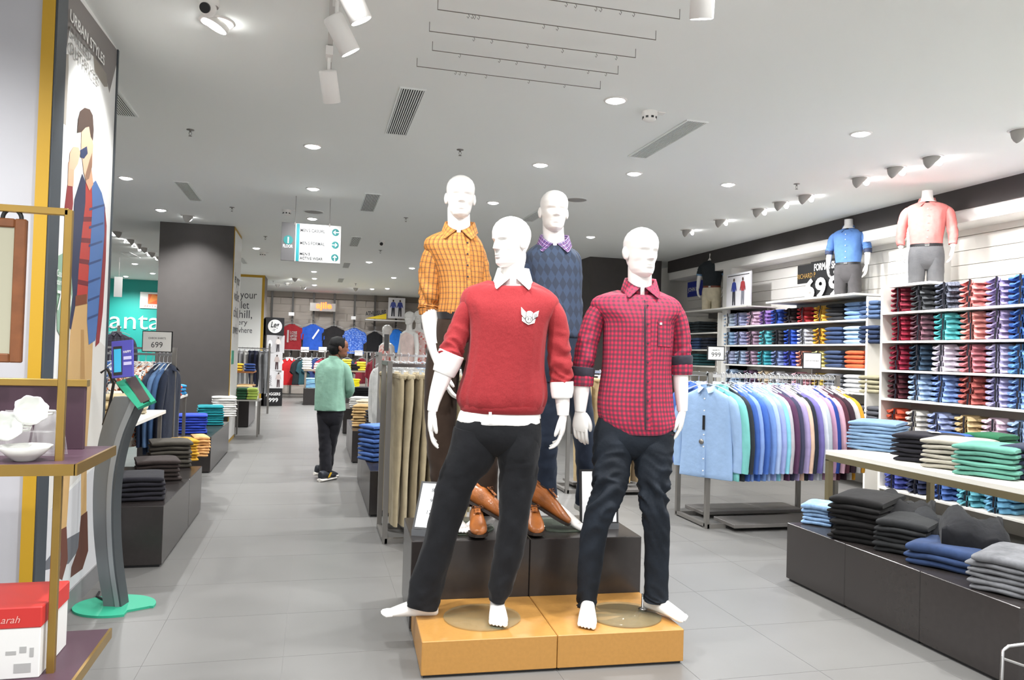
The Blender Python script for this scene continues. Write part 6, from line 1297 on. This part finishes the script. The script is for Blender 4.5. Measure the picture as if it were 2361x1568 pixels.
# small acrylic table and box right of the column
t = thing('side_table', 'small steel table with folded green tops beside the dark column', 'table', (-1.2, 12.7, 0))
for x in (.03, .37):
    for y in (.0, .4): MB().box(x - .012, x + .012, y - .012, y + .012, 0, .56).build('leg', STEEL, t)
MB().box(0, .40, -.02, .42, .56, .58, .002).build('table_top', M('table_steel', 'B9B7B2', .3, .4), t); MB().tube([(.01, -.01, .58), (.01, -.01, .78), (.38, -.01, .78), (.38, -.01, .58)], .006, 6).build('front_hoop', CHROME, t)
for i, (c_, cn, x) in enumerate((('2F5A3E', 'dark green top', -1.09), ('B4CC62', 'lime top', -.93))): fold_stack((x, 12.88, .581), 0, 4, cloth(c_), cn, 'on the small steel table', 'tops on the small steel table', FT, .045, (.62, .8, 1.05))
t = thing('low_box', 'dark low box of beige tops behind the small steel table', 'plinth', (-1.28, 14.2, 0)); MB().box(-.5, .2, 0, 1.6, .01, .5, .003).build('box_body', DARK, t); MB().box(-.48, .18, .02, 1.58, 0, .01).build('plinth_foot', BLACK, t)
for i, (c_, cn) in enumerate((('B59A6A', 'beige top'), ('8A6A44', 'brown top'))): fold_stack((-1.2 - .0 * i, 14.45 + .5 * i, .502), 0, 5, cloth(c_), cn, 'on the box behind the small table', 'tops behind the small table', FT, .045, (1.2, 1, 1))
t = thing('side_table', 'wooden table edge with yellow and blue tops right of the dark column', 'table', (-1.55, 15.2, 0)); MB().box(0, .45, 0, .8, .92, .95).build('table_top', M('walnut', '8A5A34', .5), t)
for x in (.03, .42): MB().box(x - .02, x + .02, .02, .06, 0, .92).build('leg', STEEL, t)
for i, (c_, cn) in enumerate((('E0B83A', 'yellow top'), ('2F4478', 'navy top'))): fold_stack((-1.4 + .22 * i, 15.4, .951), 0, 3, cloth(c_), cn, 'on the wooden table by the column', 'tops on the wooden table', FT, .05, (.75, .8, 1.1))
t = thing('garment_rack', 'chrome rack of striped and navy trousers by the slogan column', 'rack', (-1.75, 17.2, 0)); MB().box(-.02, .02, -.02, .02, 0, 1.5).build('post', STEEL, t); MB().box(.8, .84, -.02, .02, 0, 1.5).build('post', STEEL, t); MB().box(0, .82, -.012, .012, 1.38, 1.40).build('rail', CHROME, t)
for i in range(8): hang_trousers(cloth(['D0CFCC', 'C0BFBE', 'A8A8AA', 'C8C6C2', '26293A', '22253A', '8A8A8C', '707274'][i]), (-1.68 + i * .1, 17.2, 1.40), R(75), '%s trousers, %s on the rack by the slogan column' % (['white', 'pale grey', 'grey', 'off-white', 'navy', 'dark navy', 'mid grey', 'slate'][i], ORD[i].replace('topmost', 'first')), 'trousers on the slogan column rack', .95, i)
# ------------------------------------------------------------------ stacked promotional cubes
JX, JY = -.98, 19.7
CUB = [('111114', 0, 'black price cube at the foot of the cube tower'), ('D9D8DA', 6, 'white cube with jogger photo, second from the floor'), ('DDDCDE', -8, 'white cube with jogger photo, third from the floor'), ('BDBBBD', 4, 'grey cube with oval logo, fourth from the floor'), ('1A1A1E', -3, 'black cube with round logo on top of the cube tower')]
cs = .43
for i, (c_, rz, lb) in enumerate(CUB):
    t = thing('promo_cube', lb, 'box', (JX, JY, i * cs), R(rz + 12), 'promotional cubes in a tower'); MB().box(-cs / 2, cs / 2, -cs / 2, cs / 2, .001, cs - .002, .002).build('cube_body', M('cube_' + c_, c_, .5), t)
    fr = frame_m(Vector((0, -cs / 2 - .001, 0)), (1, 0, 0), (0, 0, 1))
    if i == 0: text('lettering', 'JOGGERS', .07, fr @ Matrix.Translation((-.17, .26, 0)), WT, t, width=.34, bold=.02); text('lettering', '999', .10, fr @ Matrix.Translation((-.1, .1, 0)), WT, t, width=.22, bold=.02)
    elif i in (1, 2):
        text('lettering', 'JOGGER', .07, fr @ Matrix.Translation((-.08, .06, 0)) @ Matrix.Rotation(R(90), 4, 'Z'), M('ink_soft', '4A4A50', .6), t, width=.26); figure_print(t, fr, .09, .36, ('C8B8B4', '4A3438', '4A3A34'), .03)
    elif i == 3: figure_print(t, fr, .06, .36, ('D8D0CC', '3A3438', '4A3A34'), .03); MB().lathe([(.0005, 0), (.09, 0)], 24).build('oval_logo', WT, t, loc=(-.13, -cs / 2 - .003, .22), rot=(R(90), 0, 0)).scale = (.55, 1, 1)
    else: MB().lathe([(.0005, 0), (.165, 0)], 32).build('round_logo', WT, t, loc=(-.0, -cs / 2 - .003, .215), rot=(R(90), 0, 0)); text('lettering', 'Leg', .14, fr @ Matrix.Translation((-.1, .19, .004)), BLACK, t, width=.2, shear=.25, bold=.02); text('lettering', 'IT', .06, fr @ Matrix.Translation((-.05, .09, .004)), BLACK, t, width=.07, shear=.2)

# ------------------------------------------------------------------ sportswear wall
WY = 24.2
POLE = M('dark_pole', '4A4744', .5)
tees = [(671, 812, '9A2E34', 'red printed tee', 'short'), (720, 812, '3460C8', 'royal blue tee with chest band', 'short'), (768, 816, '2E2C2E', 'black tee', 'short'), (815, 820, '4470D0', 'blue mottled tee', 'short'), (862, 828, '202022', 'black sleeveless top', 'none'), (912, 822, '2E74D0', 'bright blue sleeveless top', 'none')]
HN = [hanging_shirt_meshes(s_, .72, .19, 'none') for s_ in (3,)]
for px, by, c_, cn, sl_ in tees:
    p = aty(px, by, WY); x = p.x; top = p.z + .98
    t = thing('wall_pole', 'dark vertical pole behind the %s' % cn, 'pole', (x, 24.42, 0), group='poles on the sportswear wall'); MB().box(-.03, .03, -.02, .02, 0, CEIL).build('pole_bar', POLE, t); MB().tube([(0, 0, top + .03), (0, -.22, top + .03)], .01, 6).build('arm', STEEL, t)
    mt = print_cloth('tee_print', '4470D0', '8CA8E0', '2A50B0', 60) if 'mottled' in cn else cloth(c_)
    o = hang(HN[0] if sl_ == 'none' else HT[int(px) % 2], mt, (x, WY, top), 0, cn + ' hung on the sportswear wall', 'tops on the sportswear wall', 't-shirt', 'hanging_tee', collar_on=False, scale=1.32)
    fz = lambda x_, z_: frame_m(Vector((x_, -.055, z_)), (1, 0, 0), (0, 0, 1))
    if 'red' in cn:
        for k_, s_ in enumerate(('LOSE', 'LIMITED', 'OVER')): text('print_lettering', s_, .06, fz(-.03, -.32 - .075 * k_), M('print_grey', 'B8AFAE', .7), o, width=.15, bold=.02)
        MB().box(-.10, -.06, -.056, -.054, -.52, -.24).build('print_bar', M('print_grey', 'B8AFAE', .7), o)
    if 'band' in cn: MB().poly([(-.02, -.056, -.42), (.12, -.056, -.2), (.145, -.056, -.23), (.01, -.056, -.45)]).build('print_band', WT, o)
    if 'sleeveless' in cn and 'black' in cn: text('print_lettering', 'ITLO', .06, fz(-.1, -.66), WT, o, width=.2, bold=.03)
for px in (625,): p = aty(px, 760, 24.4); t = thing('wall_pole', 'dark vertical pole left of the red printed tee', 'pole', (p.x, 24.42, 0), group='poles on the sportswear wall'); MB().box(-.03, .03, -.02, .02, 0, CEIL).build('pole_bar', POLE, t)
p = aty(620, 755, 22.5); q = thing('garment_stand', 'thin stand carrying the white patterned jacket', 'stand', (p.x, 22.5, 0)); MB().tube([(0, 0, 0), (0, 0, p.z + .1)], .012, 8).build('pole', STEEL, q); hang(HS[1], cloth('DAD8D2'), (p.x, 22.5, p.z + .1), R(20), 'white patterned jacket hanging beside the cube tower', 'single jacket by the cubes', 'jacket', 'hanging_jacket', scale=1.1)
a, b = aty(715, 698, 24.1), aty(773, 719, 24.1); t = thing('neon_sign', 'grey panel with glowing orange script lettering', 'sign', (a.x, 24.1, b.z)); MB().box(0, b.x - a.x, -.03, .03, 0, a.z - b.z).build('panel', M('neon_panel', '97938F', .4, .3), t); text('neon_lettering', 'ajile', .19, frame_m(Vector((.18, -.035, .09)), (1, 0, 0), (0, 0, 1)), M('neon_orange', 'FF5A1E', .4, emit=2.2), t, width=.46, bold=.03, ext=.01)
for x in (.06, b.x - a.x - .06): MB().tube([(x, .03, .1), (x, .3, .1)], .012, 6).build('bracket', STEEL, t)
a = aty(672, 724, 24.0); t = thing('price_sign', 'tiny white card above the red printed tee', 'sign', (a.x, 24.0, a.z), group='small framed price signs'); MB().box(-.08, .08, -.005, .005, -.05, .05).build('card', WT, t); MB().tube([(0, .006, 0), (0, .38, 0)], .006, 6).build('arm', STEEL, t)
a = aty(815, 733, 24.0); t = thing('price_sign', 'tiny white card above the mottled blue tee', 'sign', (a.x, 24.0, a.z), group='small framed price signs'); MB().box(-.07, .07, -.005, .005, -.05, .05).build('card', WT, t); MB().tube([(0, .006, 0), (0, .38, 0)], .006, 6).build('arm', STEEL, t)
a, b = aty(842, 736, 24.0), aty(936, 736, 24.0); t = thing('wall_shelf', 'thin white shelf with yellow athleisure wedge sign', 'shelf', (a.x, 24.0, a.z)); MB().box(0, b.x - a.x, -.15, .42, -.03, 0).build('shelf_board', WHITE, t)
MB().poly([(0, -.16, .02), (.63, -.16, .02), (.63, -.16, .19)], .05, (0, 1, 0)).build('yellow_wedge', M('wedge_yellow', 'F0D21E', .5), t); text('lettering', 'ATHLEISURE', .13, frame_m(Vector((0, -.13, .10)), (1, 0, .12), (-.12, 0, 1)), BLACK, t, width=.63, bold=.03, ext=.01)
c_, d_ = aty(896, 686, 23.95), aty(933, 735, 23.95); t = thing('wall_poster', 'white poster of two sportswear figures on the athleisure shelf', 'poster', (c_.x, 23.95, d_.z)); MB().box(0, d_.x - c_.x, 0, .02, 0, c_.z - d_.z).build('panel', PW, t); fr = frame_m(Vector((0, -.002, 0)), (1, 0, 0), (0, 0, 1))
for x, cc in ((.15, ('4A58A8', '2E2E3A', '4A3A34')), (.36, ('4450A0', '32323E', '4A3A34'))): figure_print(t, fr, x, .52, cc, .06)
# lower hanging row
p = aty(665, 890, 22.9); o = hang(HT[0], cloth('C0282C'), (p.x, 22.9, p.z + .92), R(8), 'red raglan tee with white sleeves below the red printed tee', 'tees in the lower row', 't-shirt', 'hanging_tee', cloth('E8E6E2'), scale=1.28)
for s_ in (-1, 1):
    m_ = MB(); limb(m_, [(s_ * .14, 0, -.165, .06, .04), (s_ * .2, 0, -.21, .06, .042), (s_ * .255, .005, -.3, .062, .04), (s_ * .27, .012, -.42, .066, .036)], 10, 12); m_.build('white_sleeve', cloth('E8E6E2'), o)
for i, (px, c_, cn) in enumerate(((690, '1E2326', 'black tee'), (703, '24464E', 'dark teal tee'), (716, '1F3D48', 'petrol tee'), (728, '2A3A68', 'navy tee'), (742, '8A2E3C', 'wine tee'), (800, '2A3A68', 'deep blue tee'), (835, '7A2430', 'maroon tee'))):
    p = aty(px, 893, 22.7); hang(HT[i % 2], cloth(c_), (p.x, 22.7 + .1 * i, p.z + .95), R(50), cn + ' in the lower row of the sportswear wall', 'tees in the lower row', 't-shirt', 'hanging_tee', collar_on=False, scale=1.25)
t = thing('garment_rack', 'long rail below the sportswear tees', 'rack', (-.9, 23.0, 0)); MB().box(0, 3.6, -.01, .01, 1.36, 1.38).build('rail', CHROME, t)
for x in (0, 1.2, 2.4, 3.6): MB().box(x - .02, x + .02, -.02, .02, 0, 1.38).build('post', STEEL, t)
for px, py, s_ in ((703, 806, '599'), (744, 806, ''), (827, 814, '799'), (790, 810, '')):
    p = aty(px, py, 23.0); small_sign((p.x, 23.0, p.z - .08), 0, .24, .16, [(s_, .25, .06)] if s_ else [], 'small framed card on the sportswear rail at %s' % {703: 'the blue tee', 744: 'the black tee', 827: 'the mottled tee', 790: 'the passer-by'}[px], .16)
# far table with stacks
t = thing('display_table', 'long brown table of bright folded tops at the far end of the aisle', 'table', (-.26, 20.6, 0)); TT = M('table_oak', '8E8070', .5)
MB().box(0, 2.3, 0, .8, .83, .87, .004).build('table_top', TT, t)
for x in (.03, 2.24):
    for y in (.03, .72): MB().box(x, x + .05, y, y + .05, 0, .83).build('leg', TT, t)
for px, c_, cn, n in ((708, 'EDEBE6', 'white top', 5), (735, 'DEDCD8', 'cream top', 3), (800, 'DCD050', 'yellow top', 5), (818, '222226', 'black top', 3), (832, 'E0D040', 'lemon top', 4)):
    p = aty(px, 848, 20.85); fold_stack((p.x, 20.9, .872), 0, n, cloth(c_), cn, 'on the long brown table', 'tops on the long brown table', FT, .06, (.95, 1, 1.35))
for px, c_, cn, lb in ((718, '8CBCE0', 'sky blue top', 'left'), (816, 'E8D020', 'bright yellow top', 'right')):
    p = aty(px, 910, 20.0); t = thing('low_box', 'dark display cube with %s stack before the long brown table' % cn, 'plinth', (p.x, 20.0, 0)); MB().box(-.2, .2, 0, .4, 0, .42, .003).build('box_body', DARK, t); fold_stack((p.x, 20.2, .422), 0, 6, cloth(c_), cn, 'on the dark cube before the long table', 'tops on the dark cubes', FT, .042, (1.15, 1, 1))

# ------------------------------------------------------------------ right side of the aisle
for x, y0, y1, h_, lb in ((.49, 6.6, 8.45, .385, 'nearest the khaki trousers'), (.49, 9.76, 11.4, .40, 'second along the right side of the aisle'), (.5, 13.2, 14.6, .42, 'third along the right side of the aisle')):
    t = thing('low_box', 'dark low display box ' + lb, 'plinth', (x, y0, 0), 0, 'dark low boxes right of the aisle')
    for k_, (ya, yb) in enumerate(((0, (y1 - y0) * .62), ((y1 - y0) * .62 + .004, y1 - y0))): MB().box(0, .72, ya, yb, .015, h_, .003).build('box_body', DARK, t)
    MB().box(.015, .70, .015, y1 - y0 - .015, 0, .015).build('plinth_foot', BLACK, t)
RGT = 'plaid tops on the right aisle box'
PLK = [check('pk%d' % i, a, [(0, .05, .02, 0, b, .8), (1, .05, .02, 0, b, .8)]) for i, (a, b) in enumerate((('DAD6D0', '2A2A2E'), ('7C2638', 'D8CFC8'), ('C8C4C0', '3A3236'), ('383034', 'B8443A')))]
for i in range(8):
    o = obj('folded_shirt', FT[i % 3], PLK[(7 - i) % 4], slot=True, loc=(.80 + rnd.uniform(-.01, .01), 6.82, .387 + i * .042), rot=(0, 0, R(-8 + rnd.uniform(-4, 4)))); o.scale = (1.4, 1.05, 1); tag(o, '%s folded plaid shirt on the box by the khaki trousers' % ORD[7 - i], 'shirt', RGT)
for i in range(8): o = obj('folded_shirt', FT[i % 3], cloth(['3A5A94', '4A6AA8', '2E4A80'][i % 3]), slot=True, loc=(.62, 7.28, .387 + i * .042), rot=(0, 0, R(-60))); tag(o, '%s folded blue shirt behind the plaid stack' % ORD[7 - i], 'shirt', 'blue shirts behind the plaid stack')
def rstack(x, y, z, c_, cn, n, where, sc=(1.2, 1, .9), pitch=.036): fold_stack((x, y, z), R(-12), n, cloth(c_), cn, where, 'tops ' + where, FT, pitch, sc)
rstack(.83, 10.0, .402, '2A2B30', 'charcoal top', 7, 'on the second right aisle box'); rstack(.68, 10.35, .402, 'B89A6C', 'tan top', 8, 'on the second right aisle box'); rstack(.75, 10.8, .402, 'D8CCB4', 'cream top', 9, 'on the second right aisle box')
rstack(.82, 13.5, .422, 'E6E4E0', 'white top', 5, 'on the third right aisle box', (1.5, 1.1, 1)); rstack(.9, 14.1, .422, '202024', 'black top', 9, 'on the third right aisle box', (1.5, 1.1, 1))
# khaki trousers rack
hrack('garment_rack', 'steel rack of khaki trousers left of the orange check mannequin', .54, 1.45, 5.68, 6.16, 1.30)
KH = ['A99C80', 'B5A88C', '9C8F74', 'B0A284', 'A3967A']
for i in range(9): hang_trousers(cloth(KH[i % 5], None, .4, 14, .1), (.60 + i * .064, 5.70, 1.315), R(-84 + rnd.uniform(-5, 5)), 'khaki trousers, %s on the rack beside the mannequins' % ORD[i].replace('topmost', 'first'), 'khaki trousers on the front rail', 1.16, i)
for i in range(7): hang_trousers(cloth(KH[(i + 2) % 5], None, .4, 14, .1), (.60 + i * .1, 6.16, 1.315), R(-70 + rnd.uniform(-6, 6)), 'khaki trousers, %s on the rear rail of the trouser rack' % ORD[i].replace('topmost', 'first'), 'khaki trousers on the rear rail', 1.16, i)
# middle racks
hrack('garment_rack', 'steel rack of grey and blue tops beyond the khaki trousers', .72, 1.7, 8.75, 9.2, 1.36, False)
for i, (c_, cn) in enumerate((('B5B4B2', 'pale grey'), ('A9A8A6', 'grey'), ('BDBBB8', 'silver grey'), ('A2A1A0', 'mid grey'), ('7FA4CC', 'sky blue'), ('5E88B8', 'denim blue'), ('2A3042', 'dark navy'), ('23262E', 'black'), ('343A4A', 'slate'))): hang(HS[i % 3], cloth(c_), (.78 + i * .085, 8.75, 1.37), R(-60), '%s long top on the rack beyond the khaki trousers' % cn, 'tops on the middle rack', 'top', 'hanging_jersey', collar_on=i > 5)
hrack('garment_rack', 'steel rack of printed and dark tops in the far middle', 1.1, 2.3, 14.9, 15.4, 1.36, False)
for i, (c_, cn) in enumerate((('8C2A38', 'maroon'), ('6E2030', 'wine'), ('9A8E8A', 'taupe'), ('3A4460', 'navy'), ('2A2A30', 'black'), ('C8C4C0', 'white'), ('5A6A8A', 'slate blue'))): hang(HT[i % 2], cloth(c_), (1.16 + i * .16, 14.9, 1.37), R(-55), '%s tee on the far middle rack' % cn, 'tees on the far middle rack', 't-shirt', 'hanging_tee', collar_on=False, scale=1.1)
# far dressed mannequins
PKD = print_cloth('pink_dress', 'EBC8C2', 'E07A72', 'F2E6E0', 30)
def far_mannequin(loc, rz, label, dress, sc=.92):
    t = thing('mannequin', label, 'mannequin', loc, rz, 'far white mannequins'); S = lambda v: v * sc; b_ = MB()
    head_mesh(b_, Matrix.Translation((0, 0, S(1.60))) @ Matrix.Rotation(R(12), 4, 'Z'), .225); limb(b_, [(0, 0, S(1.48), .08, .07), (0, 0, S(1.54), .05, .05), (0, 0, S(1.66), .047, .05)], 8, 18)
    torso(b_, [(0, 0, S(.9), .15, .10), (0, 0, S(1.1), .12, .09), (0, 0, S(1.3), .15, .10), (0, 0, S(1.45), .16, .08), (0, 0, S(1.5), .08, .06)], 12, 24)
    for s_ in (-1, 1):
        limb(b_, [(s_ * .15, 0, S(1.44), .045, .045), (s_ * .2, 0, S(1.2), .04, .04), (s_ * .22, -.03, S(1.0), .03, .03), (s_ * .22, -.05, S(.9), .022, .024)], 12, 14); hand_mesh(b_, Matrix.Translation((s_ * .22, -.05, S(.9))), s_, .3, .9)
        limb(b_, [(s_ * .08, 0, S(.92), .085, .09), (s_ * .085, 0, S(.5), .05, .055), (s_ * .08, 0, S(.08), .03, .035)], 12, 14); foot_mesh(b_, Matrix.Translation((s_ * .08, 0, 0)) @ Matrix.Rotation(R(s_ * 8), 4, 'Z'), s_, .9)
    b_.build('body', MANN, t); d_ = MB(); torso(d_, [(0, 0, S(.6), .22, .16), (0, 0, S(.9), .175, .125), (0, 0, S(1.1), .14, .105), (0, 0, S(1.3), .165, .115), (0, 0, S(1.42), .16, .09), (0, 0, S(1.47), .11, .075)], 20, 36, 2.2, body_folds(loc[0], .008)); d_.build('dress', dress, t); return t
for px, top, Y, rz, lb, dr in ((893, 749, 13.5, -60, 'white mannequin in pink print dress with a tablet-like board, facing left', PKD), (945, 718, 12.6, -55, 'white mannequin in pale pink top left of the orange check sleeve', cloth('F0DAD4')), (966, 716, 12.8, -30, 'white mannequin in pink print behind the pale pink one', PKD)):
    p = aty(px, top, Y); base = p.z - (.92 * 1.60 + .225)
    q = thing('podium', 'dark podium under the %s' % lb[:38].strip().rstrip(','), 'plinth', (p.x, Y, 0)); MB().box(-.22, .22, -.2, .2, 0, base - .001, .003).build('box_body', DARK, q); far_mannequin((p.x, Y, base), R(rz), lb, dr)
p = aty(891, 790, 13.0); t = thing('hanging_board', 'narrow dark board in front of the pink print mannequin', 'sign', (p.x, 13.0, p.z)); MB().box(-.04, .04, -.01, .01, -.14, .14).build('panel', sg, t); MB().tube([(0, 0, -.14), (0, 0, -p.z)], .006, 6).build('stem', STEEL, t)
struct(MB().box(2.55, 3.6, 18.0, 18.9, 0, CEIL).build('column', CC), 'dark square column at the far end beyond the sportswear wall')

# ------------------------------------------------------------------ person walking away
O = Vector((.168, 8.56, 0)); L = Local(O); SKIN = M('skin_brown', '7A4E38', .55); HAIR = M('black_hair', '0B0A0B', .6, spec=.2, bump=.5, bscale=120, stretch=(1, 1, 6)); JKT = cloth('7FA593', 'sage_jacket', .5, 22, .08); PNT = cloth('1D1D22', 'person_trousers', .4, 18)
t = yawed(thing('person', 'person in sage green shirt and black trousers walking away down the aisle', 'person', O))
b = MB(); hc = L.p(781, 823, 0); head_mesh(b, headM(hc, 122, 2, 0), .205)
limb(b, [(*L.p(773, 838, 0), .075, .065), (*L.p(774, 824, 0), .05, .05), (*L.p(777, 812, -.005), .046, .048), (*L.p(779, 800, 0), .045, .048)], 12, 20)
torso(b, [L.row(945, 736, 788, 0, .09), L.row(900, 738, 792, 0, .09), L.row(850, 738, 796, 0, .085), L.row(838, 752, 786, 0, .06)], 14, 24)
limb(b, sl_rows(L, [(798, 856, 0, .04, .04), (806, 890, .06, .038, .038), (803, 905, .18, .032, .032), (796, 905, .28, .026, .028)]), 14, 14)
limb(b, sl_rows(L, [(737, 852, 0, .04, .04), (736, 890, .10, .036, .036), (742, 900, .22, .03, .03), (752, 898, .30, .026, .026)]), 14, 14)
for px, sd in ((796, 1), (752, -1)): hand_mesh(b, Matrix.Translation(L.p(px, 904, .29)) @ Matrix.Rotation(R(75), 4, 'X') @ Matrix.Rotation(R(180), 4, 'Z'), sd, .7, .88)
for a_, k_, e_ in (((750, 950), (750, 1010), (751, 1082)), ((774, 950), (766, 1010), (755, 1080))): limb(b, [(*L.p(*a_), .05, .06), (*L.p(*k_, .035 if a_[0] > 760 else -.01), .033, .036), (*L.p(*e_, .13 if a_[0] > 760 else -.04), .026, .03)], 12, 14)
b.build('body', SKIN, t)
j = MB(); rgj = torso(j, [L.row(946, 725, 795, 0, .128), L.row(940, 725, 795, 0, .136), L.row(905, 728, 795, 0, .135), L.row(875, 731, 797, 0, .13), L.row(853, 731, 801, 0, .12), L.row(841, 735, 798, 0, .10), L.row(832, 744, 790, 0, .08), L.row(825, 757, 783, 0, .06)], 40, 56, 2.3, body_folds(71, .012, .8))
limb(j, sl_rows(L, [(790, 842, 0, .04, .05), (797, 852, .0, .05, .058), (803, 875, .02, .052, .056), (806, 897, .06, .052, .054), (803, 908, .14, .046, .05), (798, 908, .24, .038, .04)]), 40, 24, sleeve_folds(73, .009)); limb(j, sl_rows(L, [(744, 842, 0, .04, .05), (738, 854, .0, .048, .056), (736, 880, .06, .046, .052), (740, 897, .16, .042, .046), (748, 897, .27, .034, .036)]), 30, 20, sleeve_folds(77, .008)); j.build('shirt', JKT, t)
c = MB(); q = L.p(771, 826, 0); m_ = [[(q.x + (.052 + d) * math.cos(a), q.y + (.052 + d) * math.sin(a), q.z + z) for a in [2 * math.pi * k / 24 for k in range(24)]] for d, z in ((.004, -.02), (.0, .02), (.006, .026), (.014, -.012))]; c.loft(m_, False).build('collar', JKT, t)
q = L.p(771, 847, 0); bk = [p for p in [(q.x + .021 * math.cos(a), min(rgj[30], key=lambda v: abs(v[0] - q.x) + (0 if v[1] < 0 else 9))[1] - .007, q.z + .021 * math.sin(a)) for a in [2 * math.pi * k / 16 for k in range(16)]]]; MB().poly(bk, .002, (0, -1, 0)).build('round_logo', M('logo_navy', '232A3A', .6), t)
tr_ = MB(); torso(tr_, [L.row(985, 745, 782, 0, .05), L.row(972, 736, 788, 0, .10), L.row(945, 731, 793, 0, .118), L.row(935, 733, 792, 0, .115)], 10, 40, 2.3)
limb(tr_, [L.row2((731, 950), (768, 955), 0, .10), L.row2((735, 1000), (764, 1000), -.01, .08), L.row2((736, 1040), (764, 1040), -.03, .07), L.row2((737, 1085), (765, 1088), -.05, .062)], 40, 24, folds(.008, 12, 81, 1.3, 0, .3)); limb(tr_, [L.row2((758, 955), (793, 950), 0, .10), L.row2((754, 1000), (781, 1000), .03, .08), L.row2((750, 1040), (772, 1040), .08, .068), L.row2((744, 1080), (766, 1080), .14, .06)], 40, 24, folds(.008, 12, 85, 1.3, 0, .3)); tr_.build('trousers', PNT, t)
hr = MB(); Hm = headM(hc, 122, 2, 0)
for dy_, cz, rx, ry, rz_ in ((.018, .135, .087, .098, .088), (.05, .09, .075, .07, .075)):
    o0 = len(hr.v); hr.ball((0, 0, 0), rx, ry, rz_, 28, 18)
    for k in range(o0, len(hr.v)):
        v = Vector(hr.v[k]); v *= 1 + .04 * noise.noise(v * 40); v = Vector((v.x, v.y + dy_, v.z + cz)); hr.v[k] = tuple(Hm @ v)
hr.build('hair', HAIR, t); q = L.p(768, 785, .0); MB().ball((q.x, .03, q.z), .04, .04, .036, 20, 12).build('hair_bun', HAIR, t)
SHU = M('trainer_black', '20242C', .6); SHY = M('trainer_yellow', 'C8A028', .6); SHS = M('trainer_sole', 'D8D4CC', .6)
def trainer(loc, rz, tilt):
    s_ = Matrix.Translation(loc) @ Matrix.Rotation(R(rz), 4, 'Z') @ Matrix.Rotation(R(tilt), 4, 'X')
    for nm, mt, rows in (('trainer_upper', SHU, [(.13, .012, .06, .04), (.12, .034, .068, .045), (.06, .040, .066, .045), (0, .042, .056, .036), (-.06, .046, .044, .026), (-.11, .040, .038, .018), (-.14, .018, .035, .010)]), ('trainer_sole', SHS, [(.138, .014, .018, .017), (.125, .040, .018, .018), (.06, .044, .016, .016), (0, .046, .015, .015), (-.08, .051, .014, .014), (-.125, .044, .014, .013), (-.152, .018, .016, .009)])):
        m_ = MB(); m_.loft([[tuple(s_ @ Vector((hw * math.cos(a), y, cz + hh * math.sin(a)))) for a in [2 * math.pi * k / 18 for k in range(18)]][::-1] for y, hw, cz, hh in spl(rows, 16)]); m_.build(nm, mt, t)
    for sd in (-1, 1): MB().poly([tuple(s_ @ Vector((sd * .0445, y, z))) for y, z in ((.05, .04), (.02, .04), (-.02, .085), (.01, .09))], .004, tuple(s_.to_3x3() @ Vector((sd, 0, 0)))).build('trainer_stripe', SHY, t)
q = L.p(754, 1113, -.06); trainer((q.x, -.06, .0), 158, 0); q = L.p(751, 1096, .16); trainer((q.x, .14, .012), 128, 8)
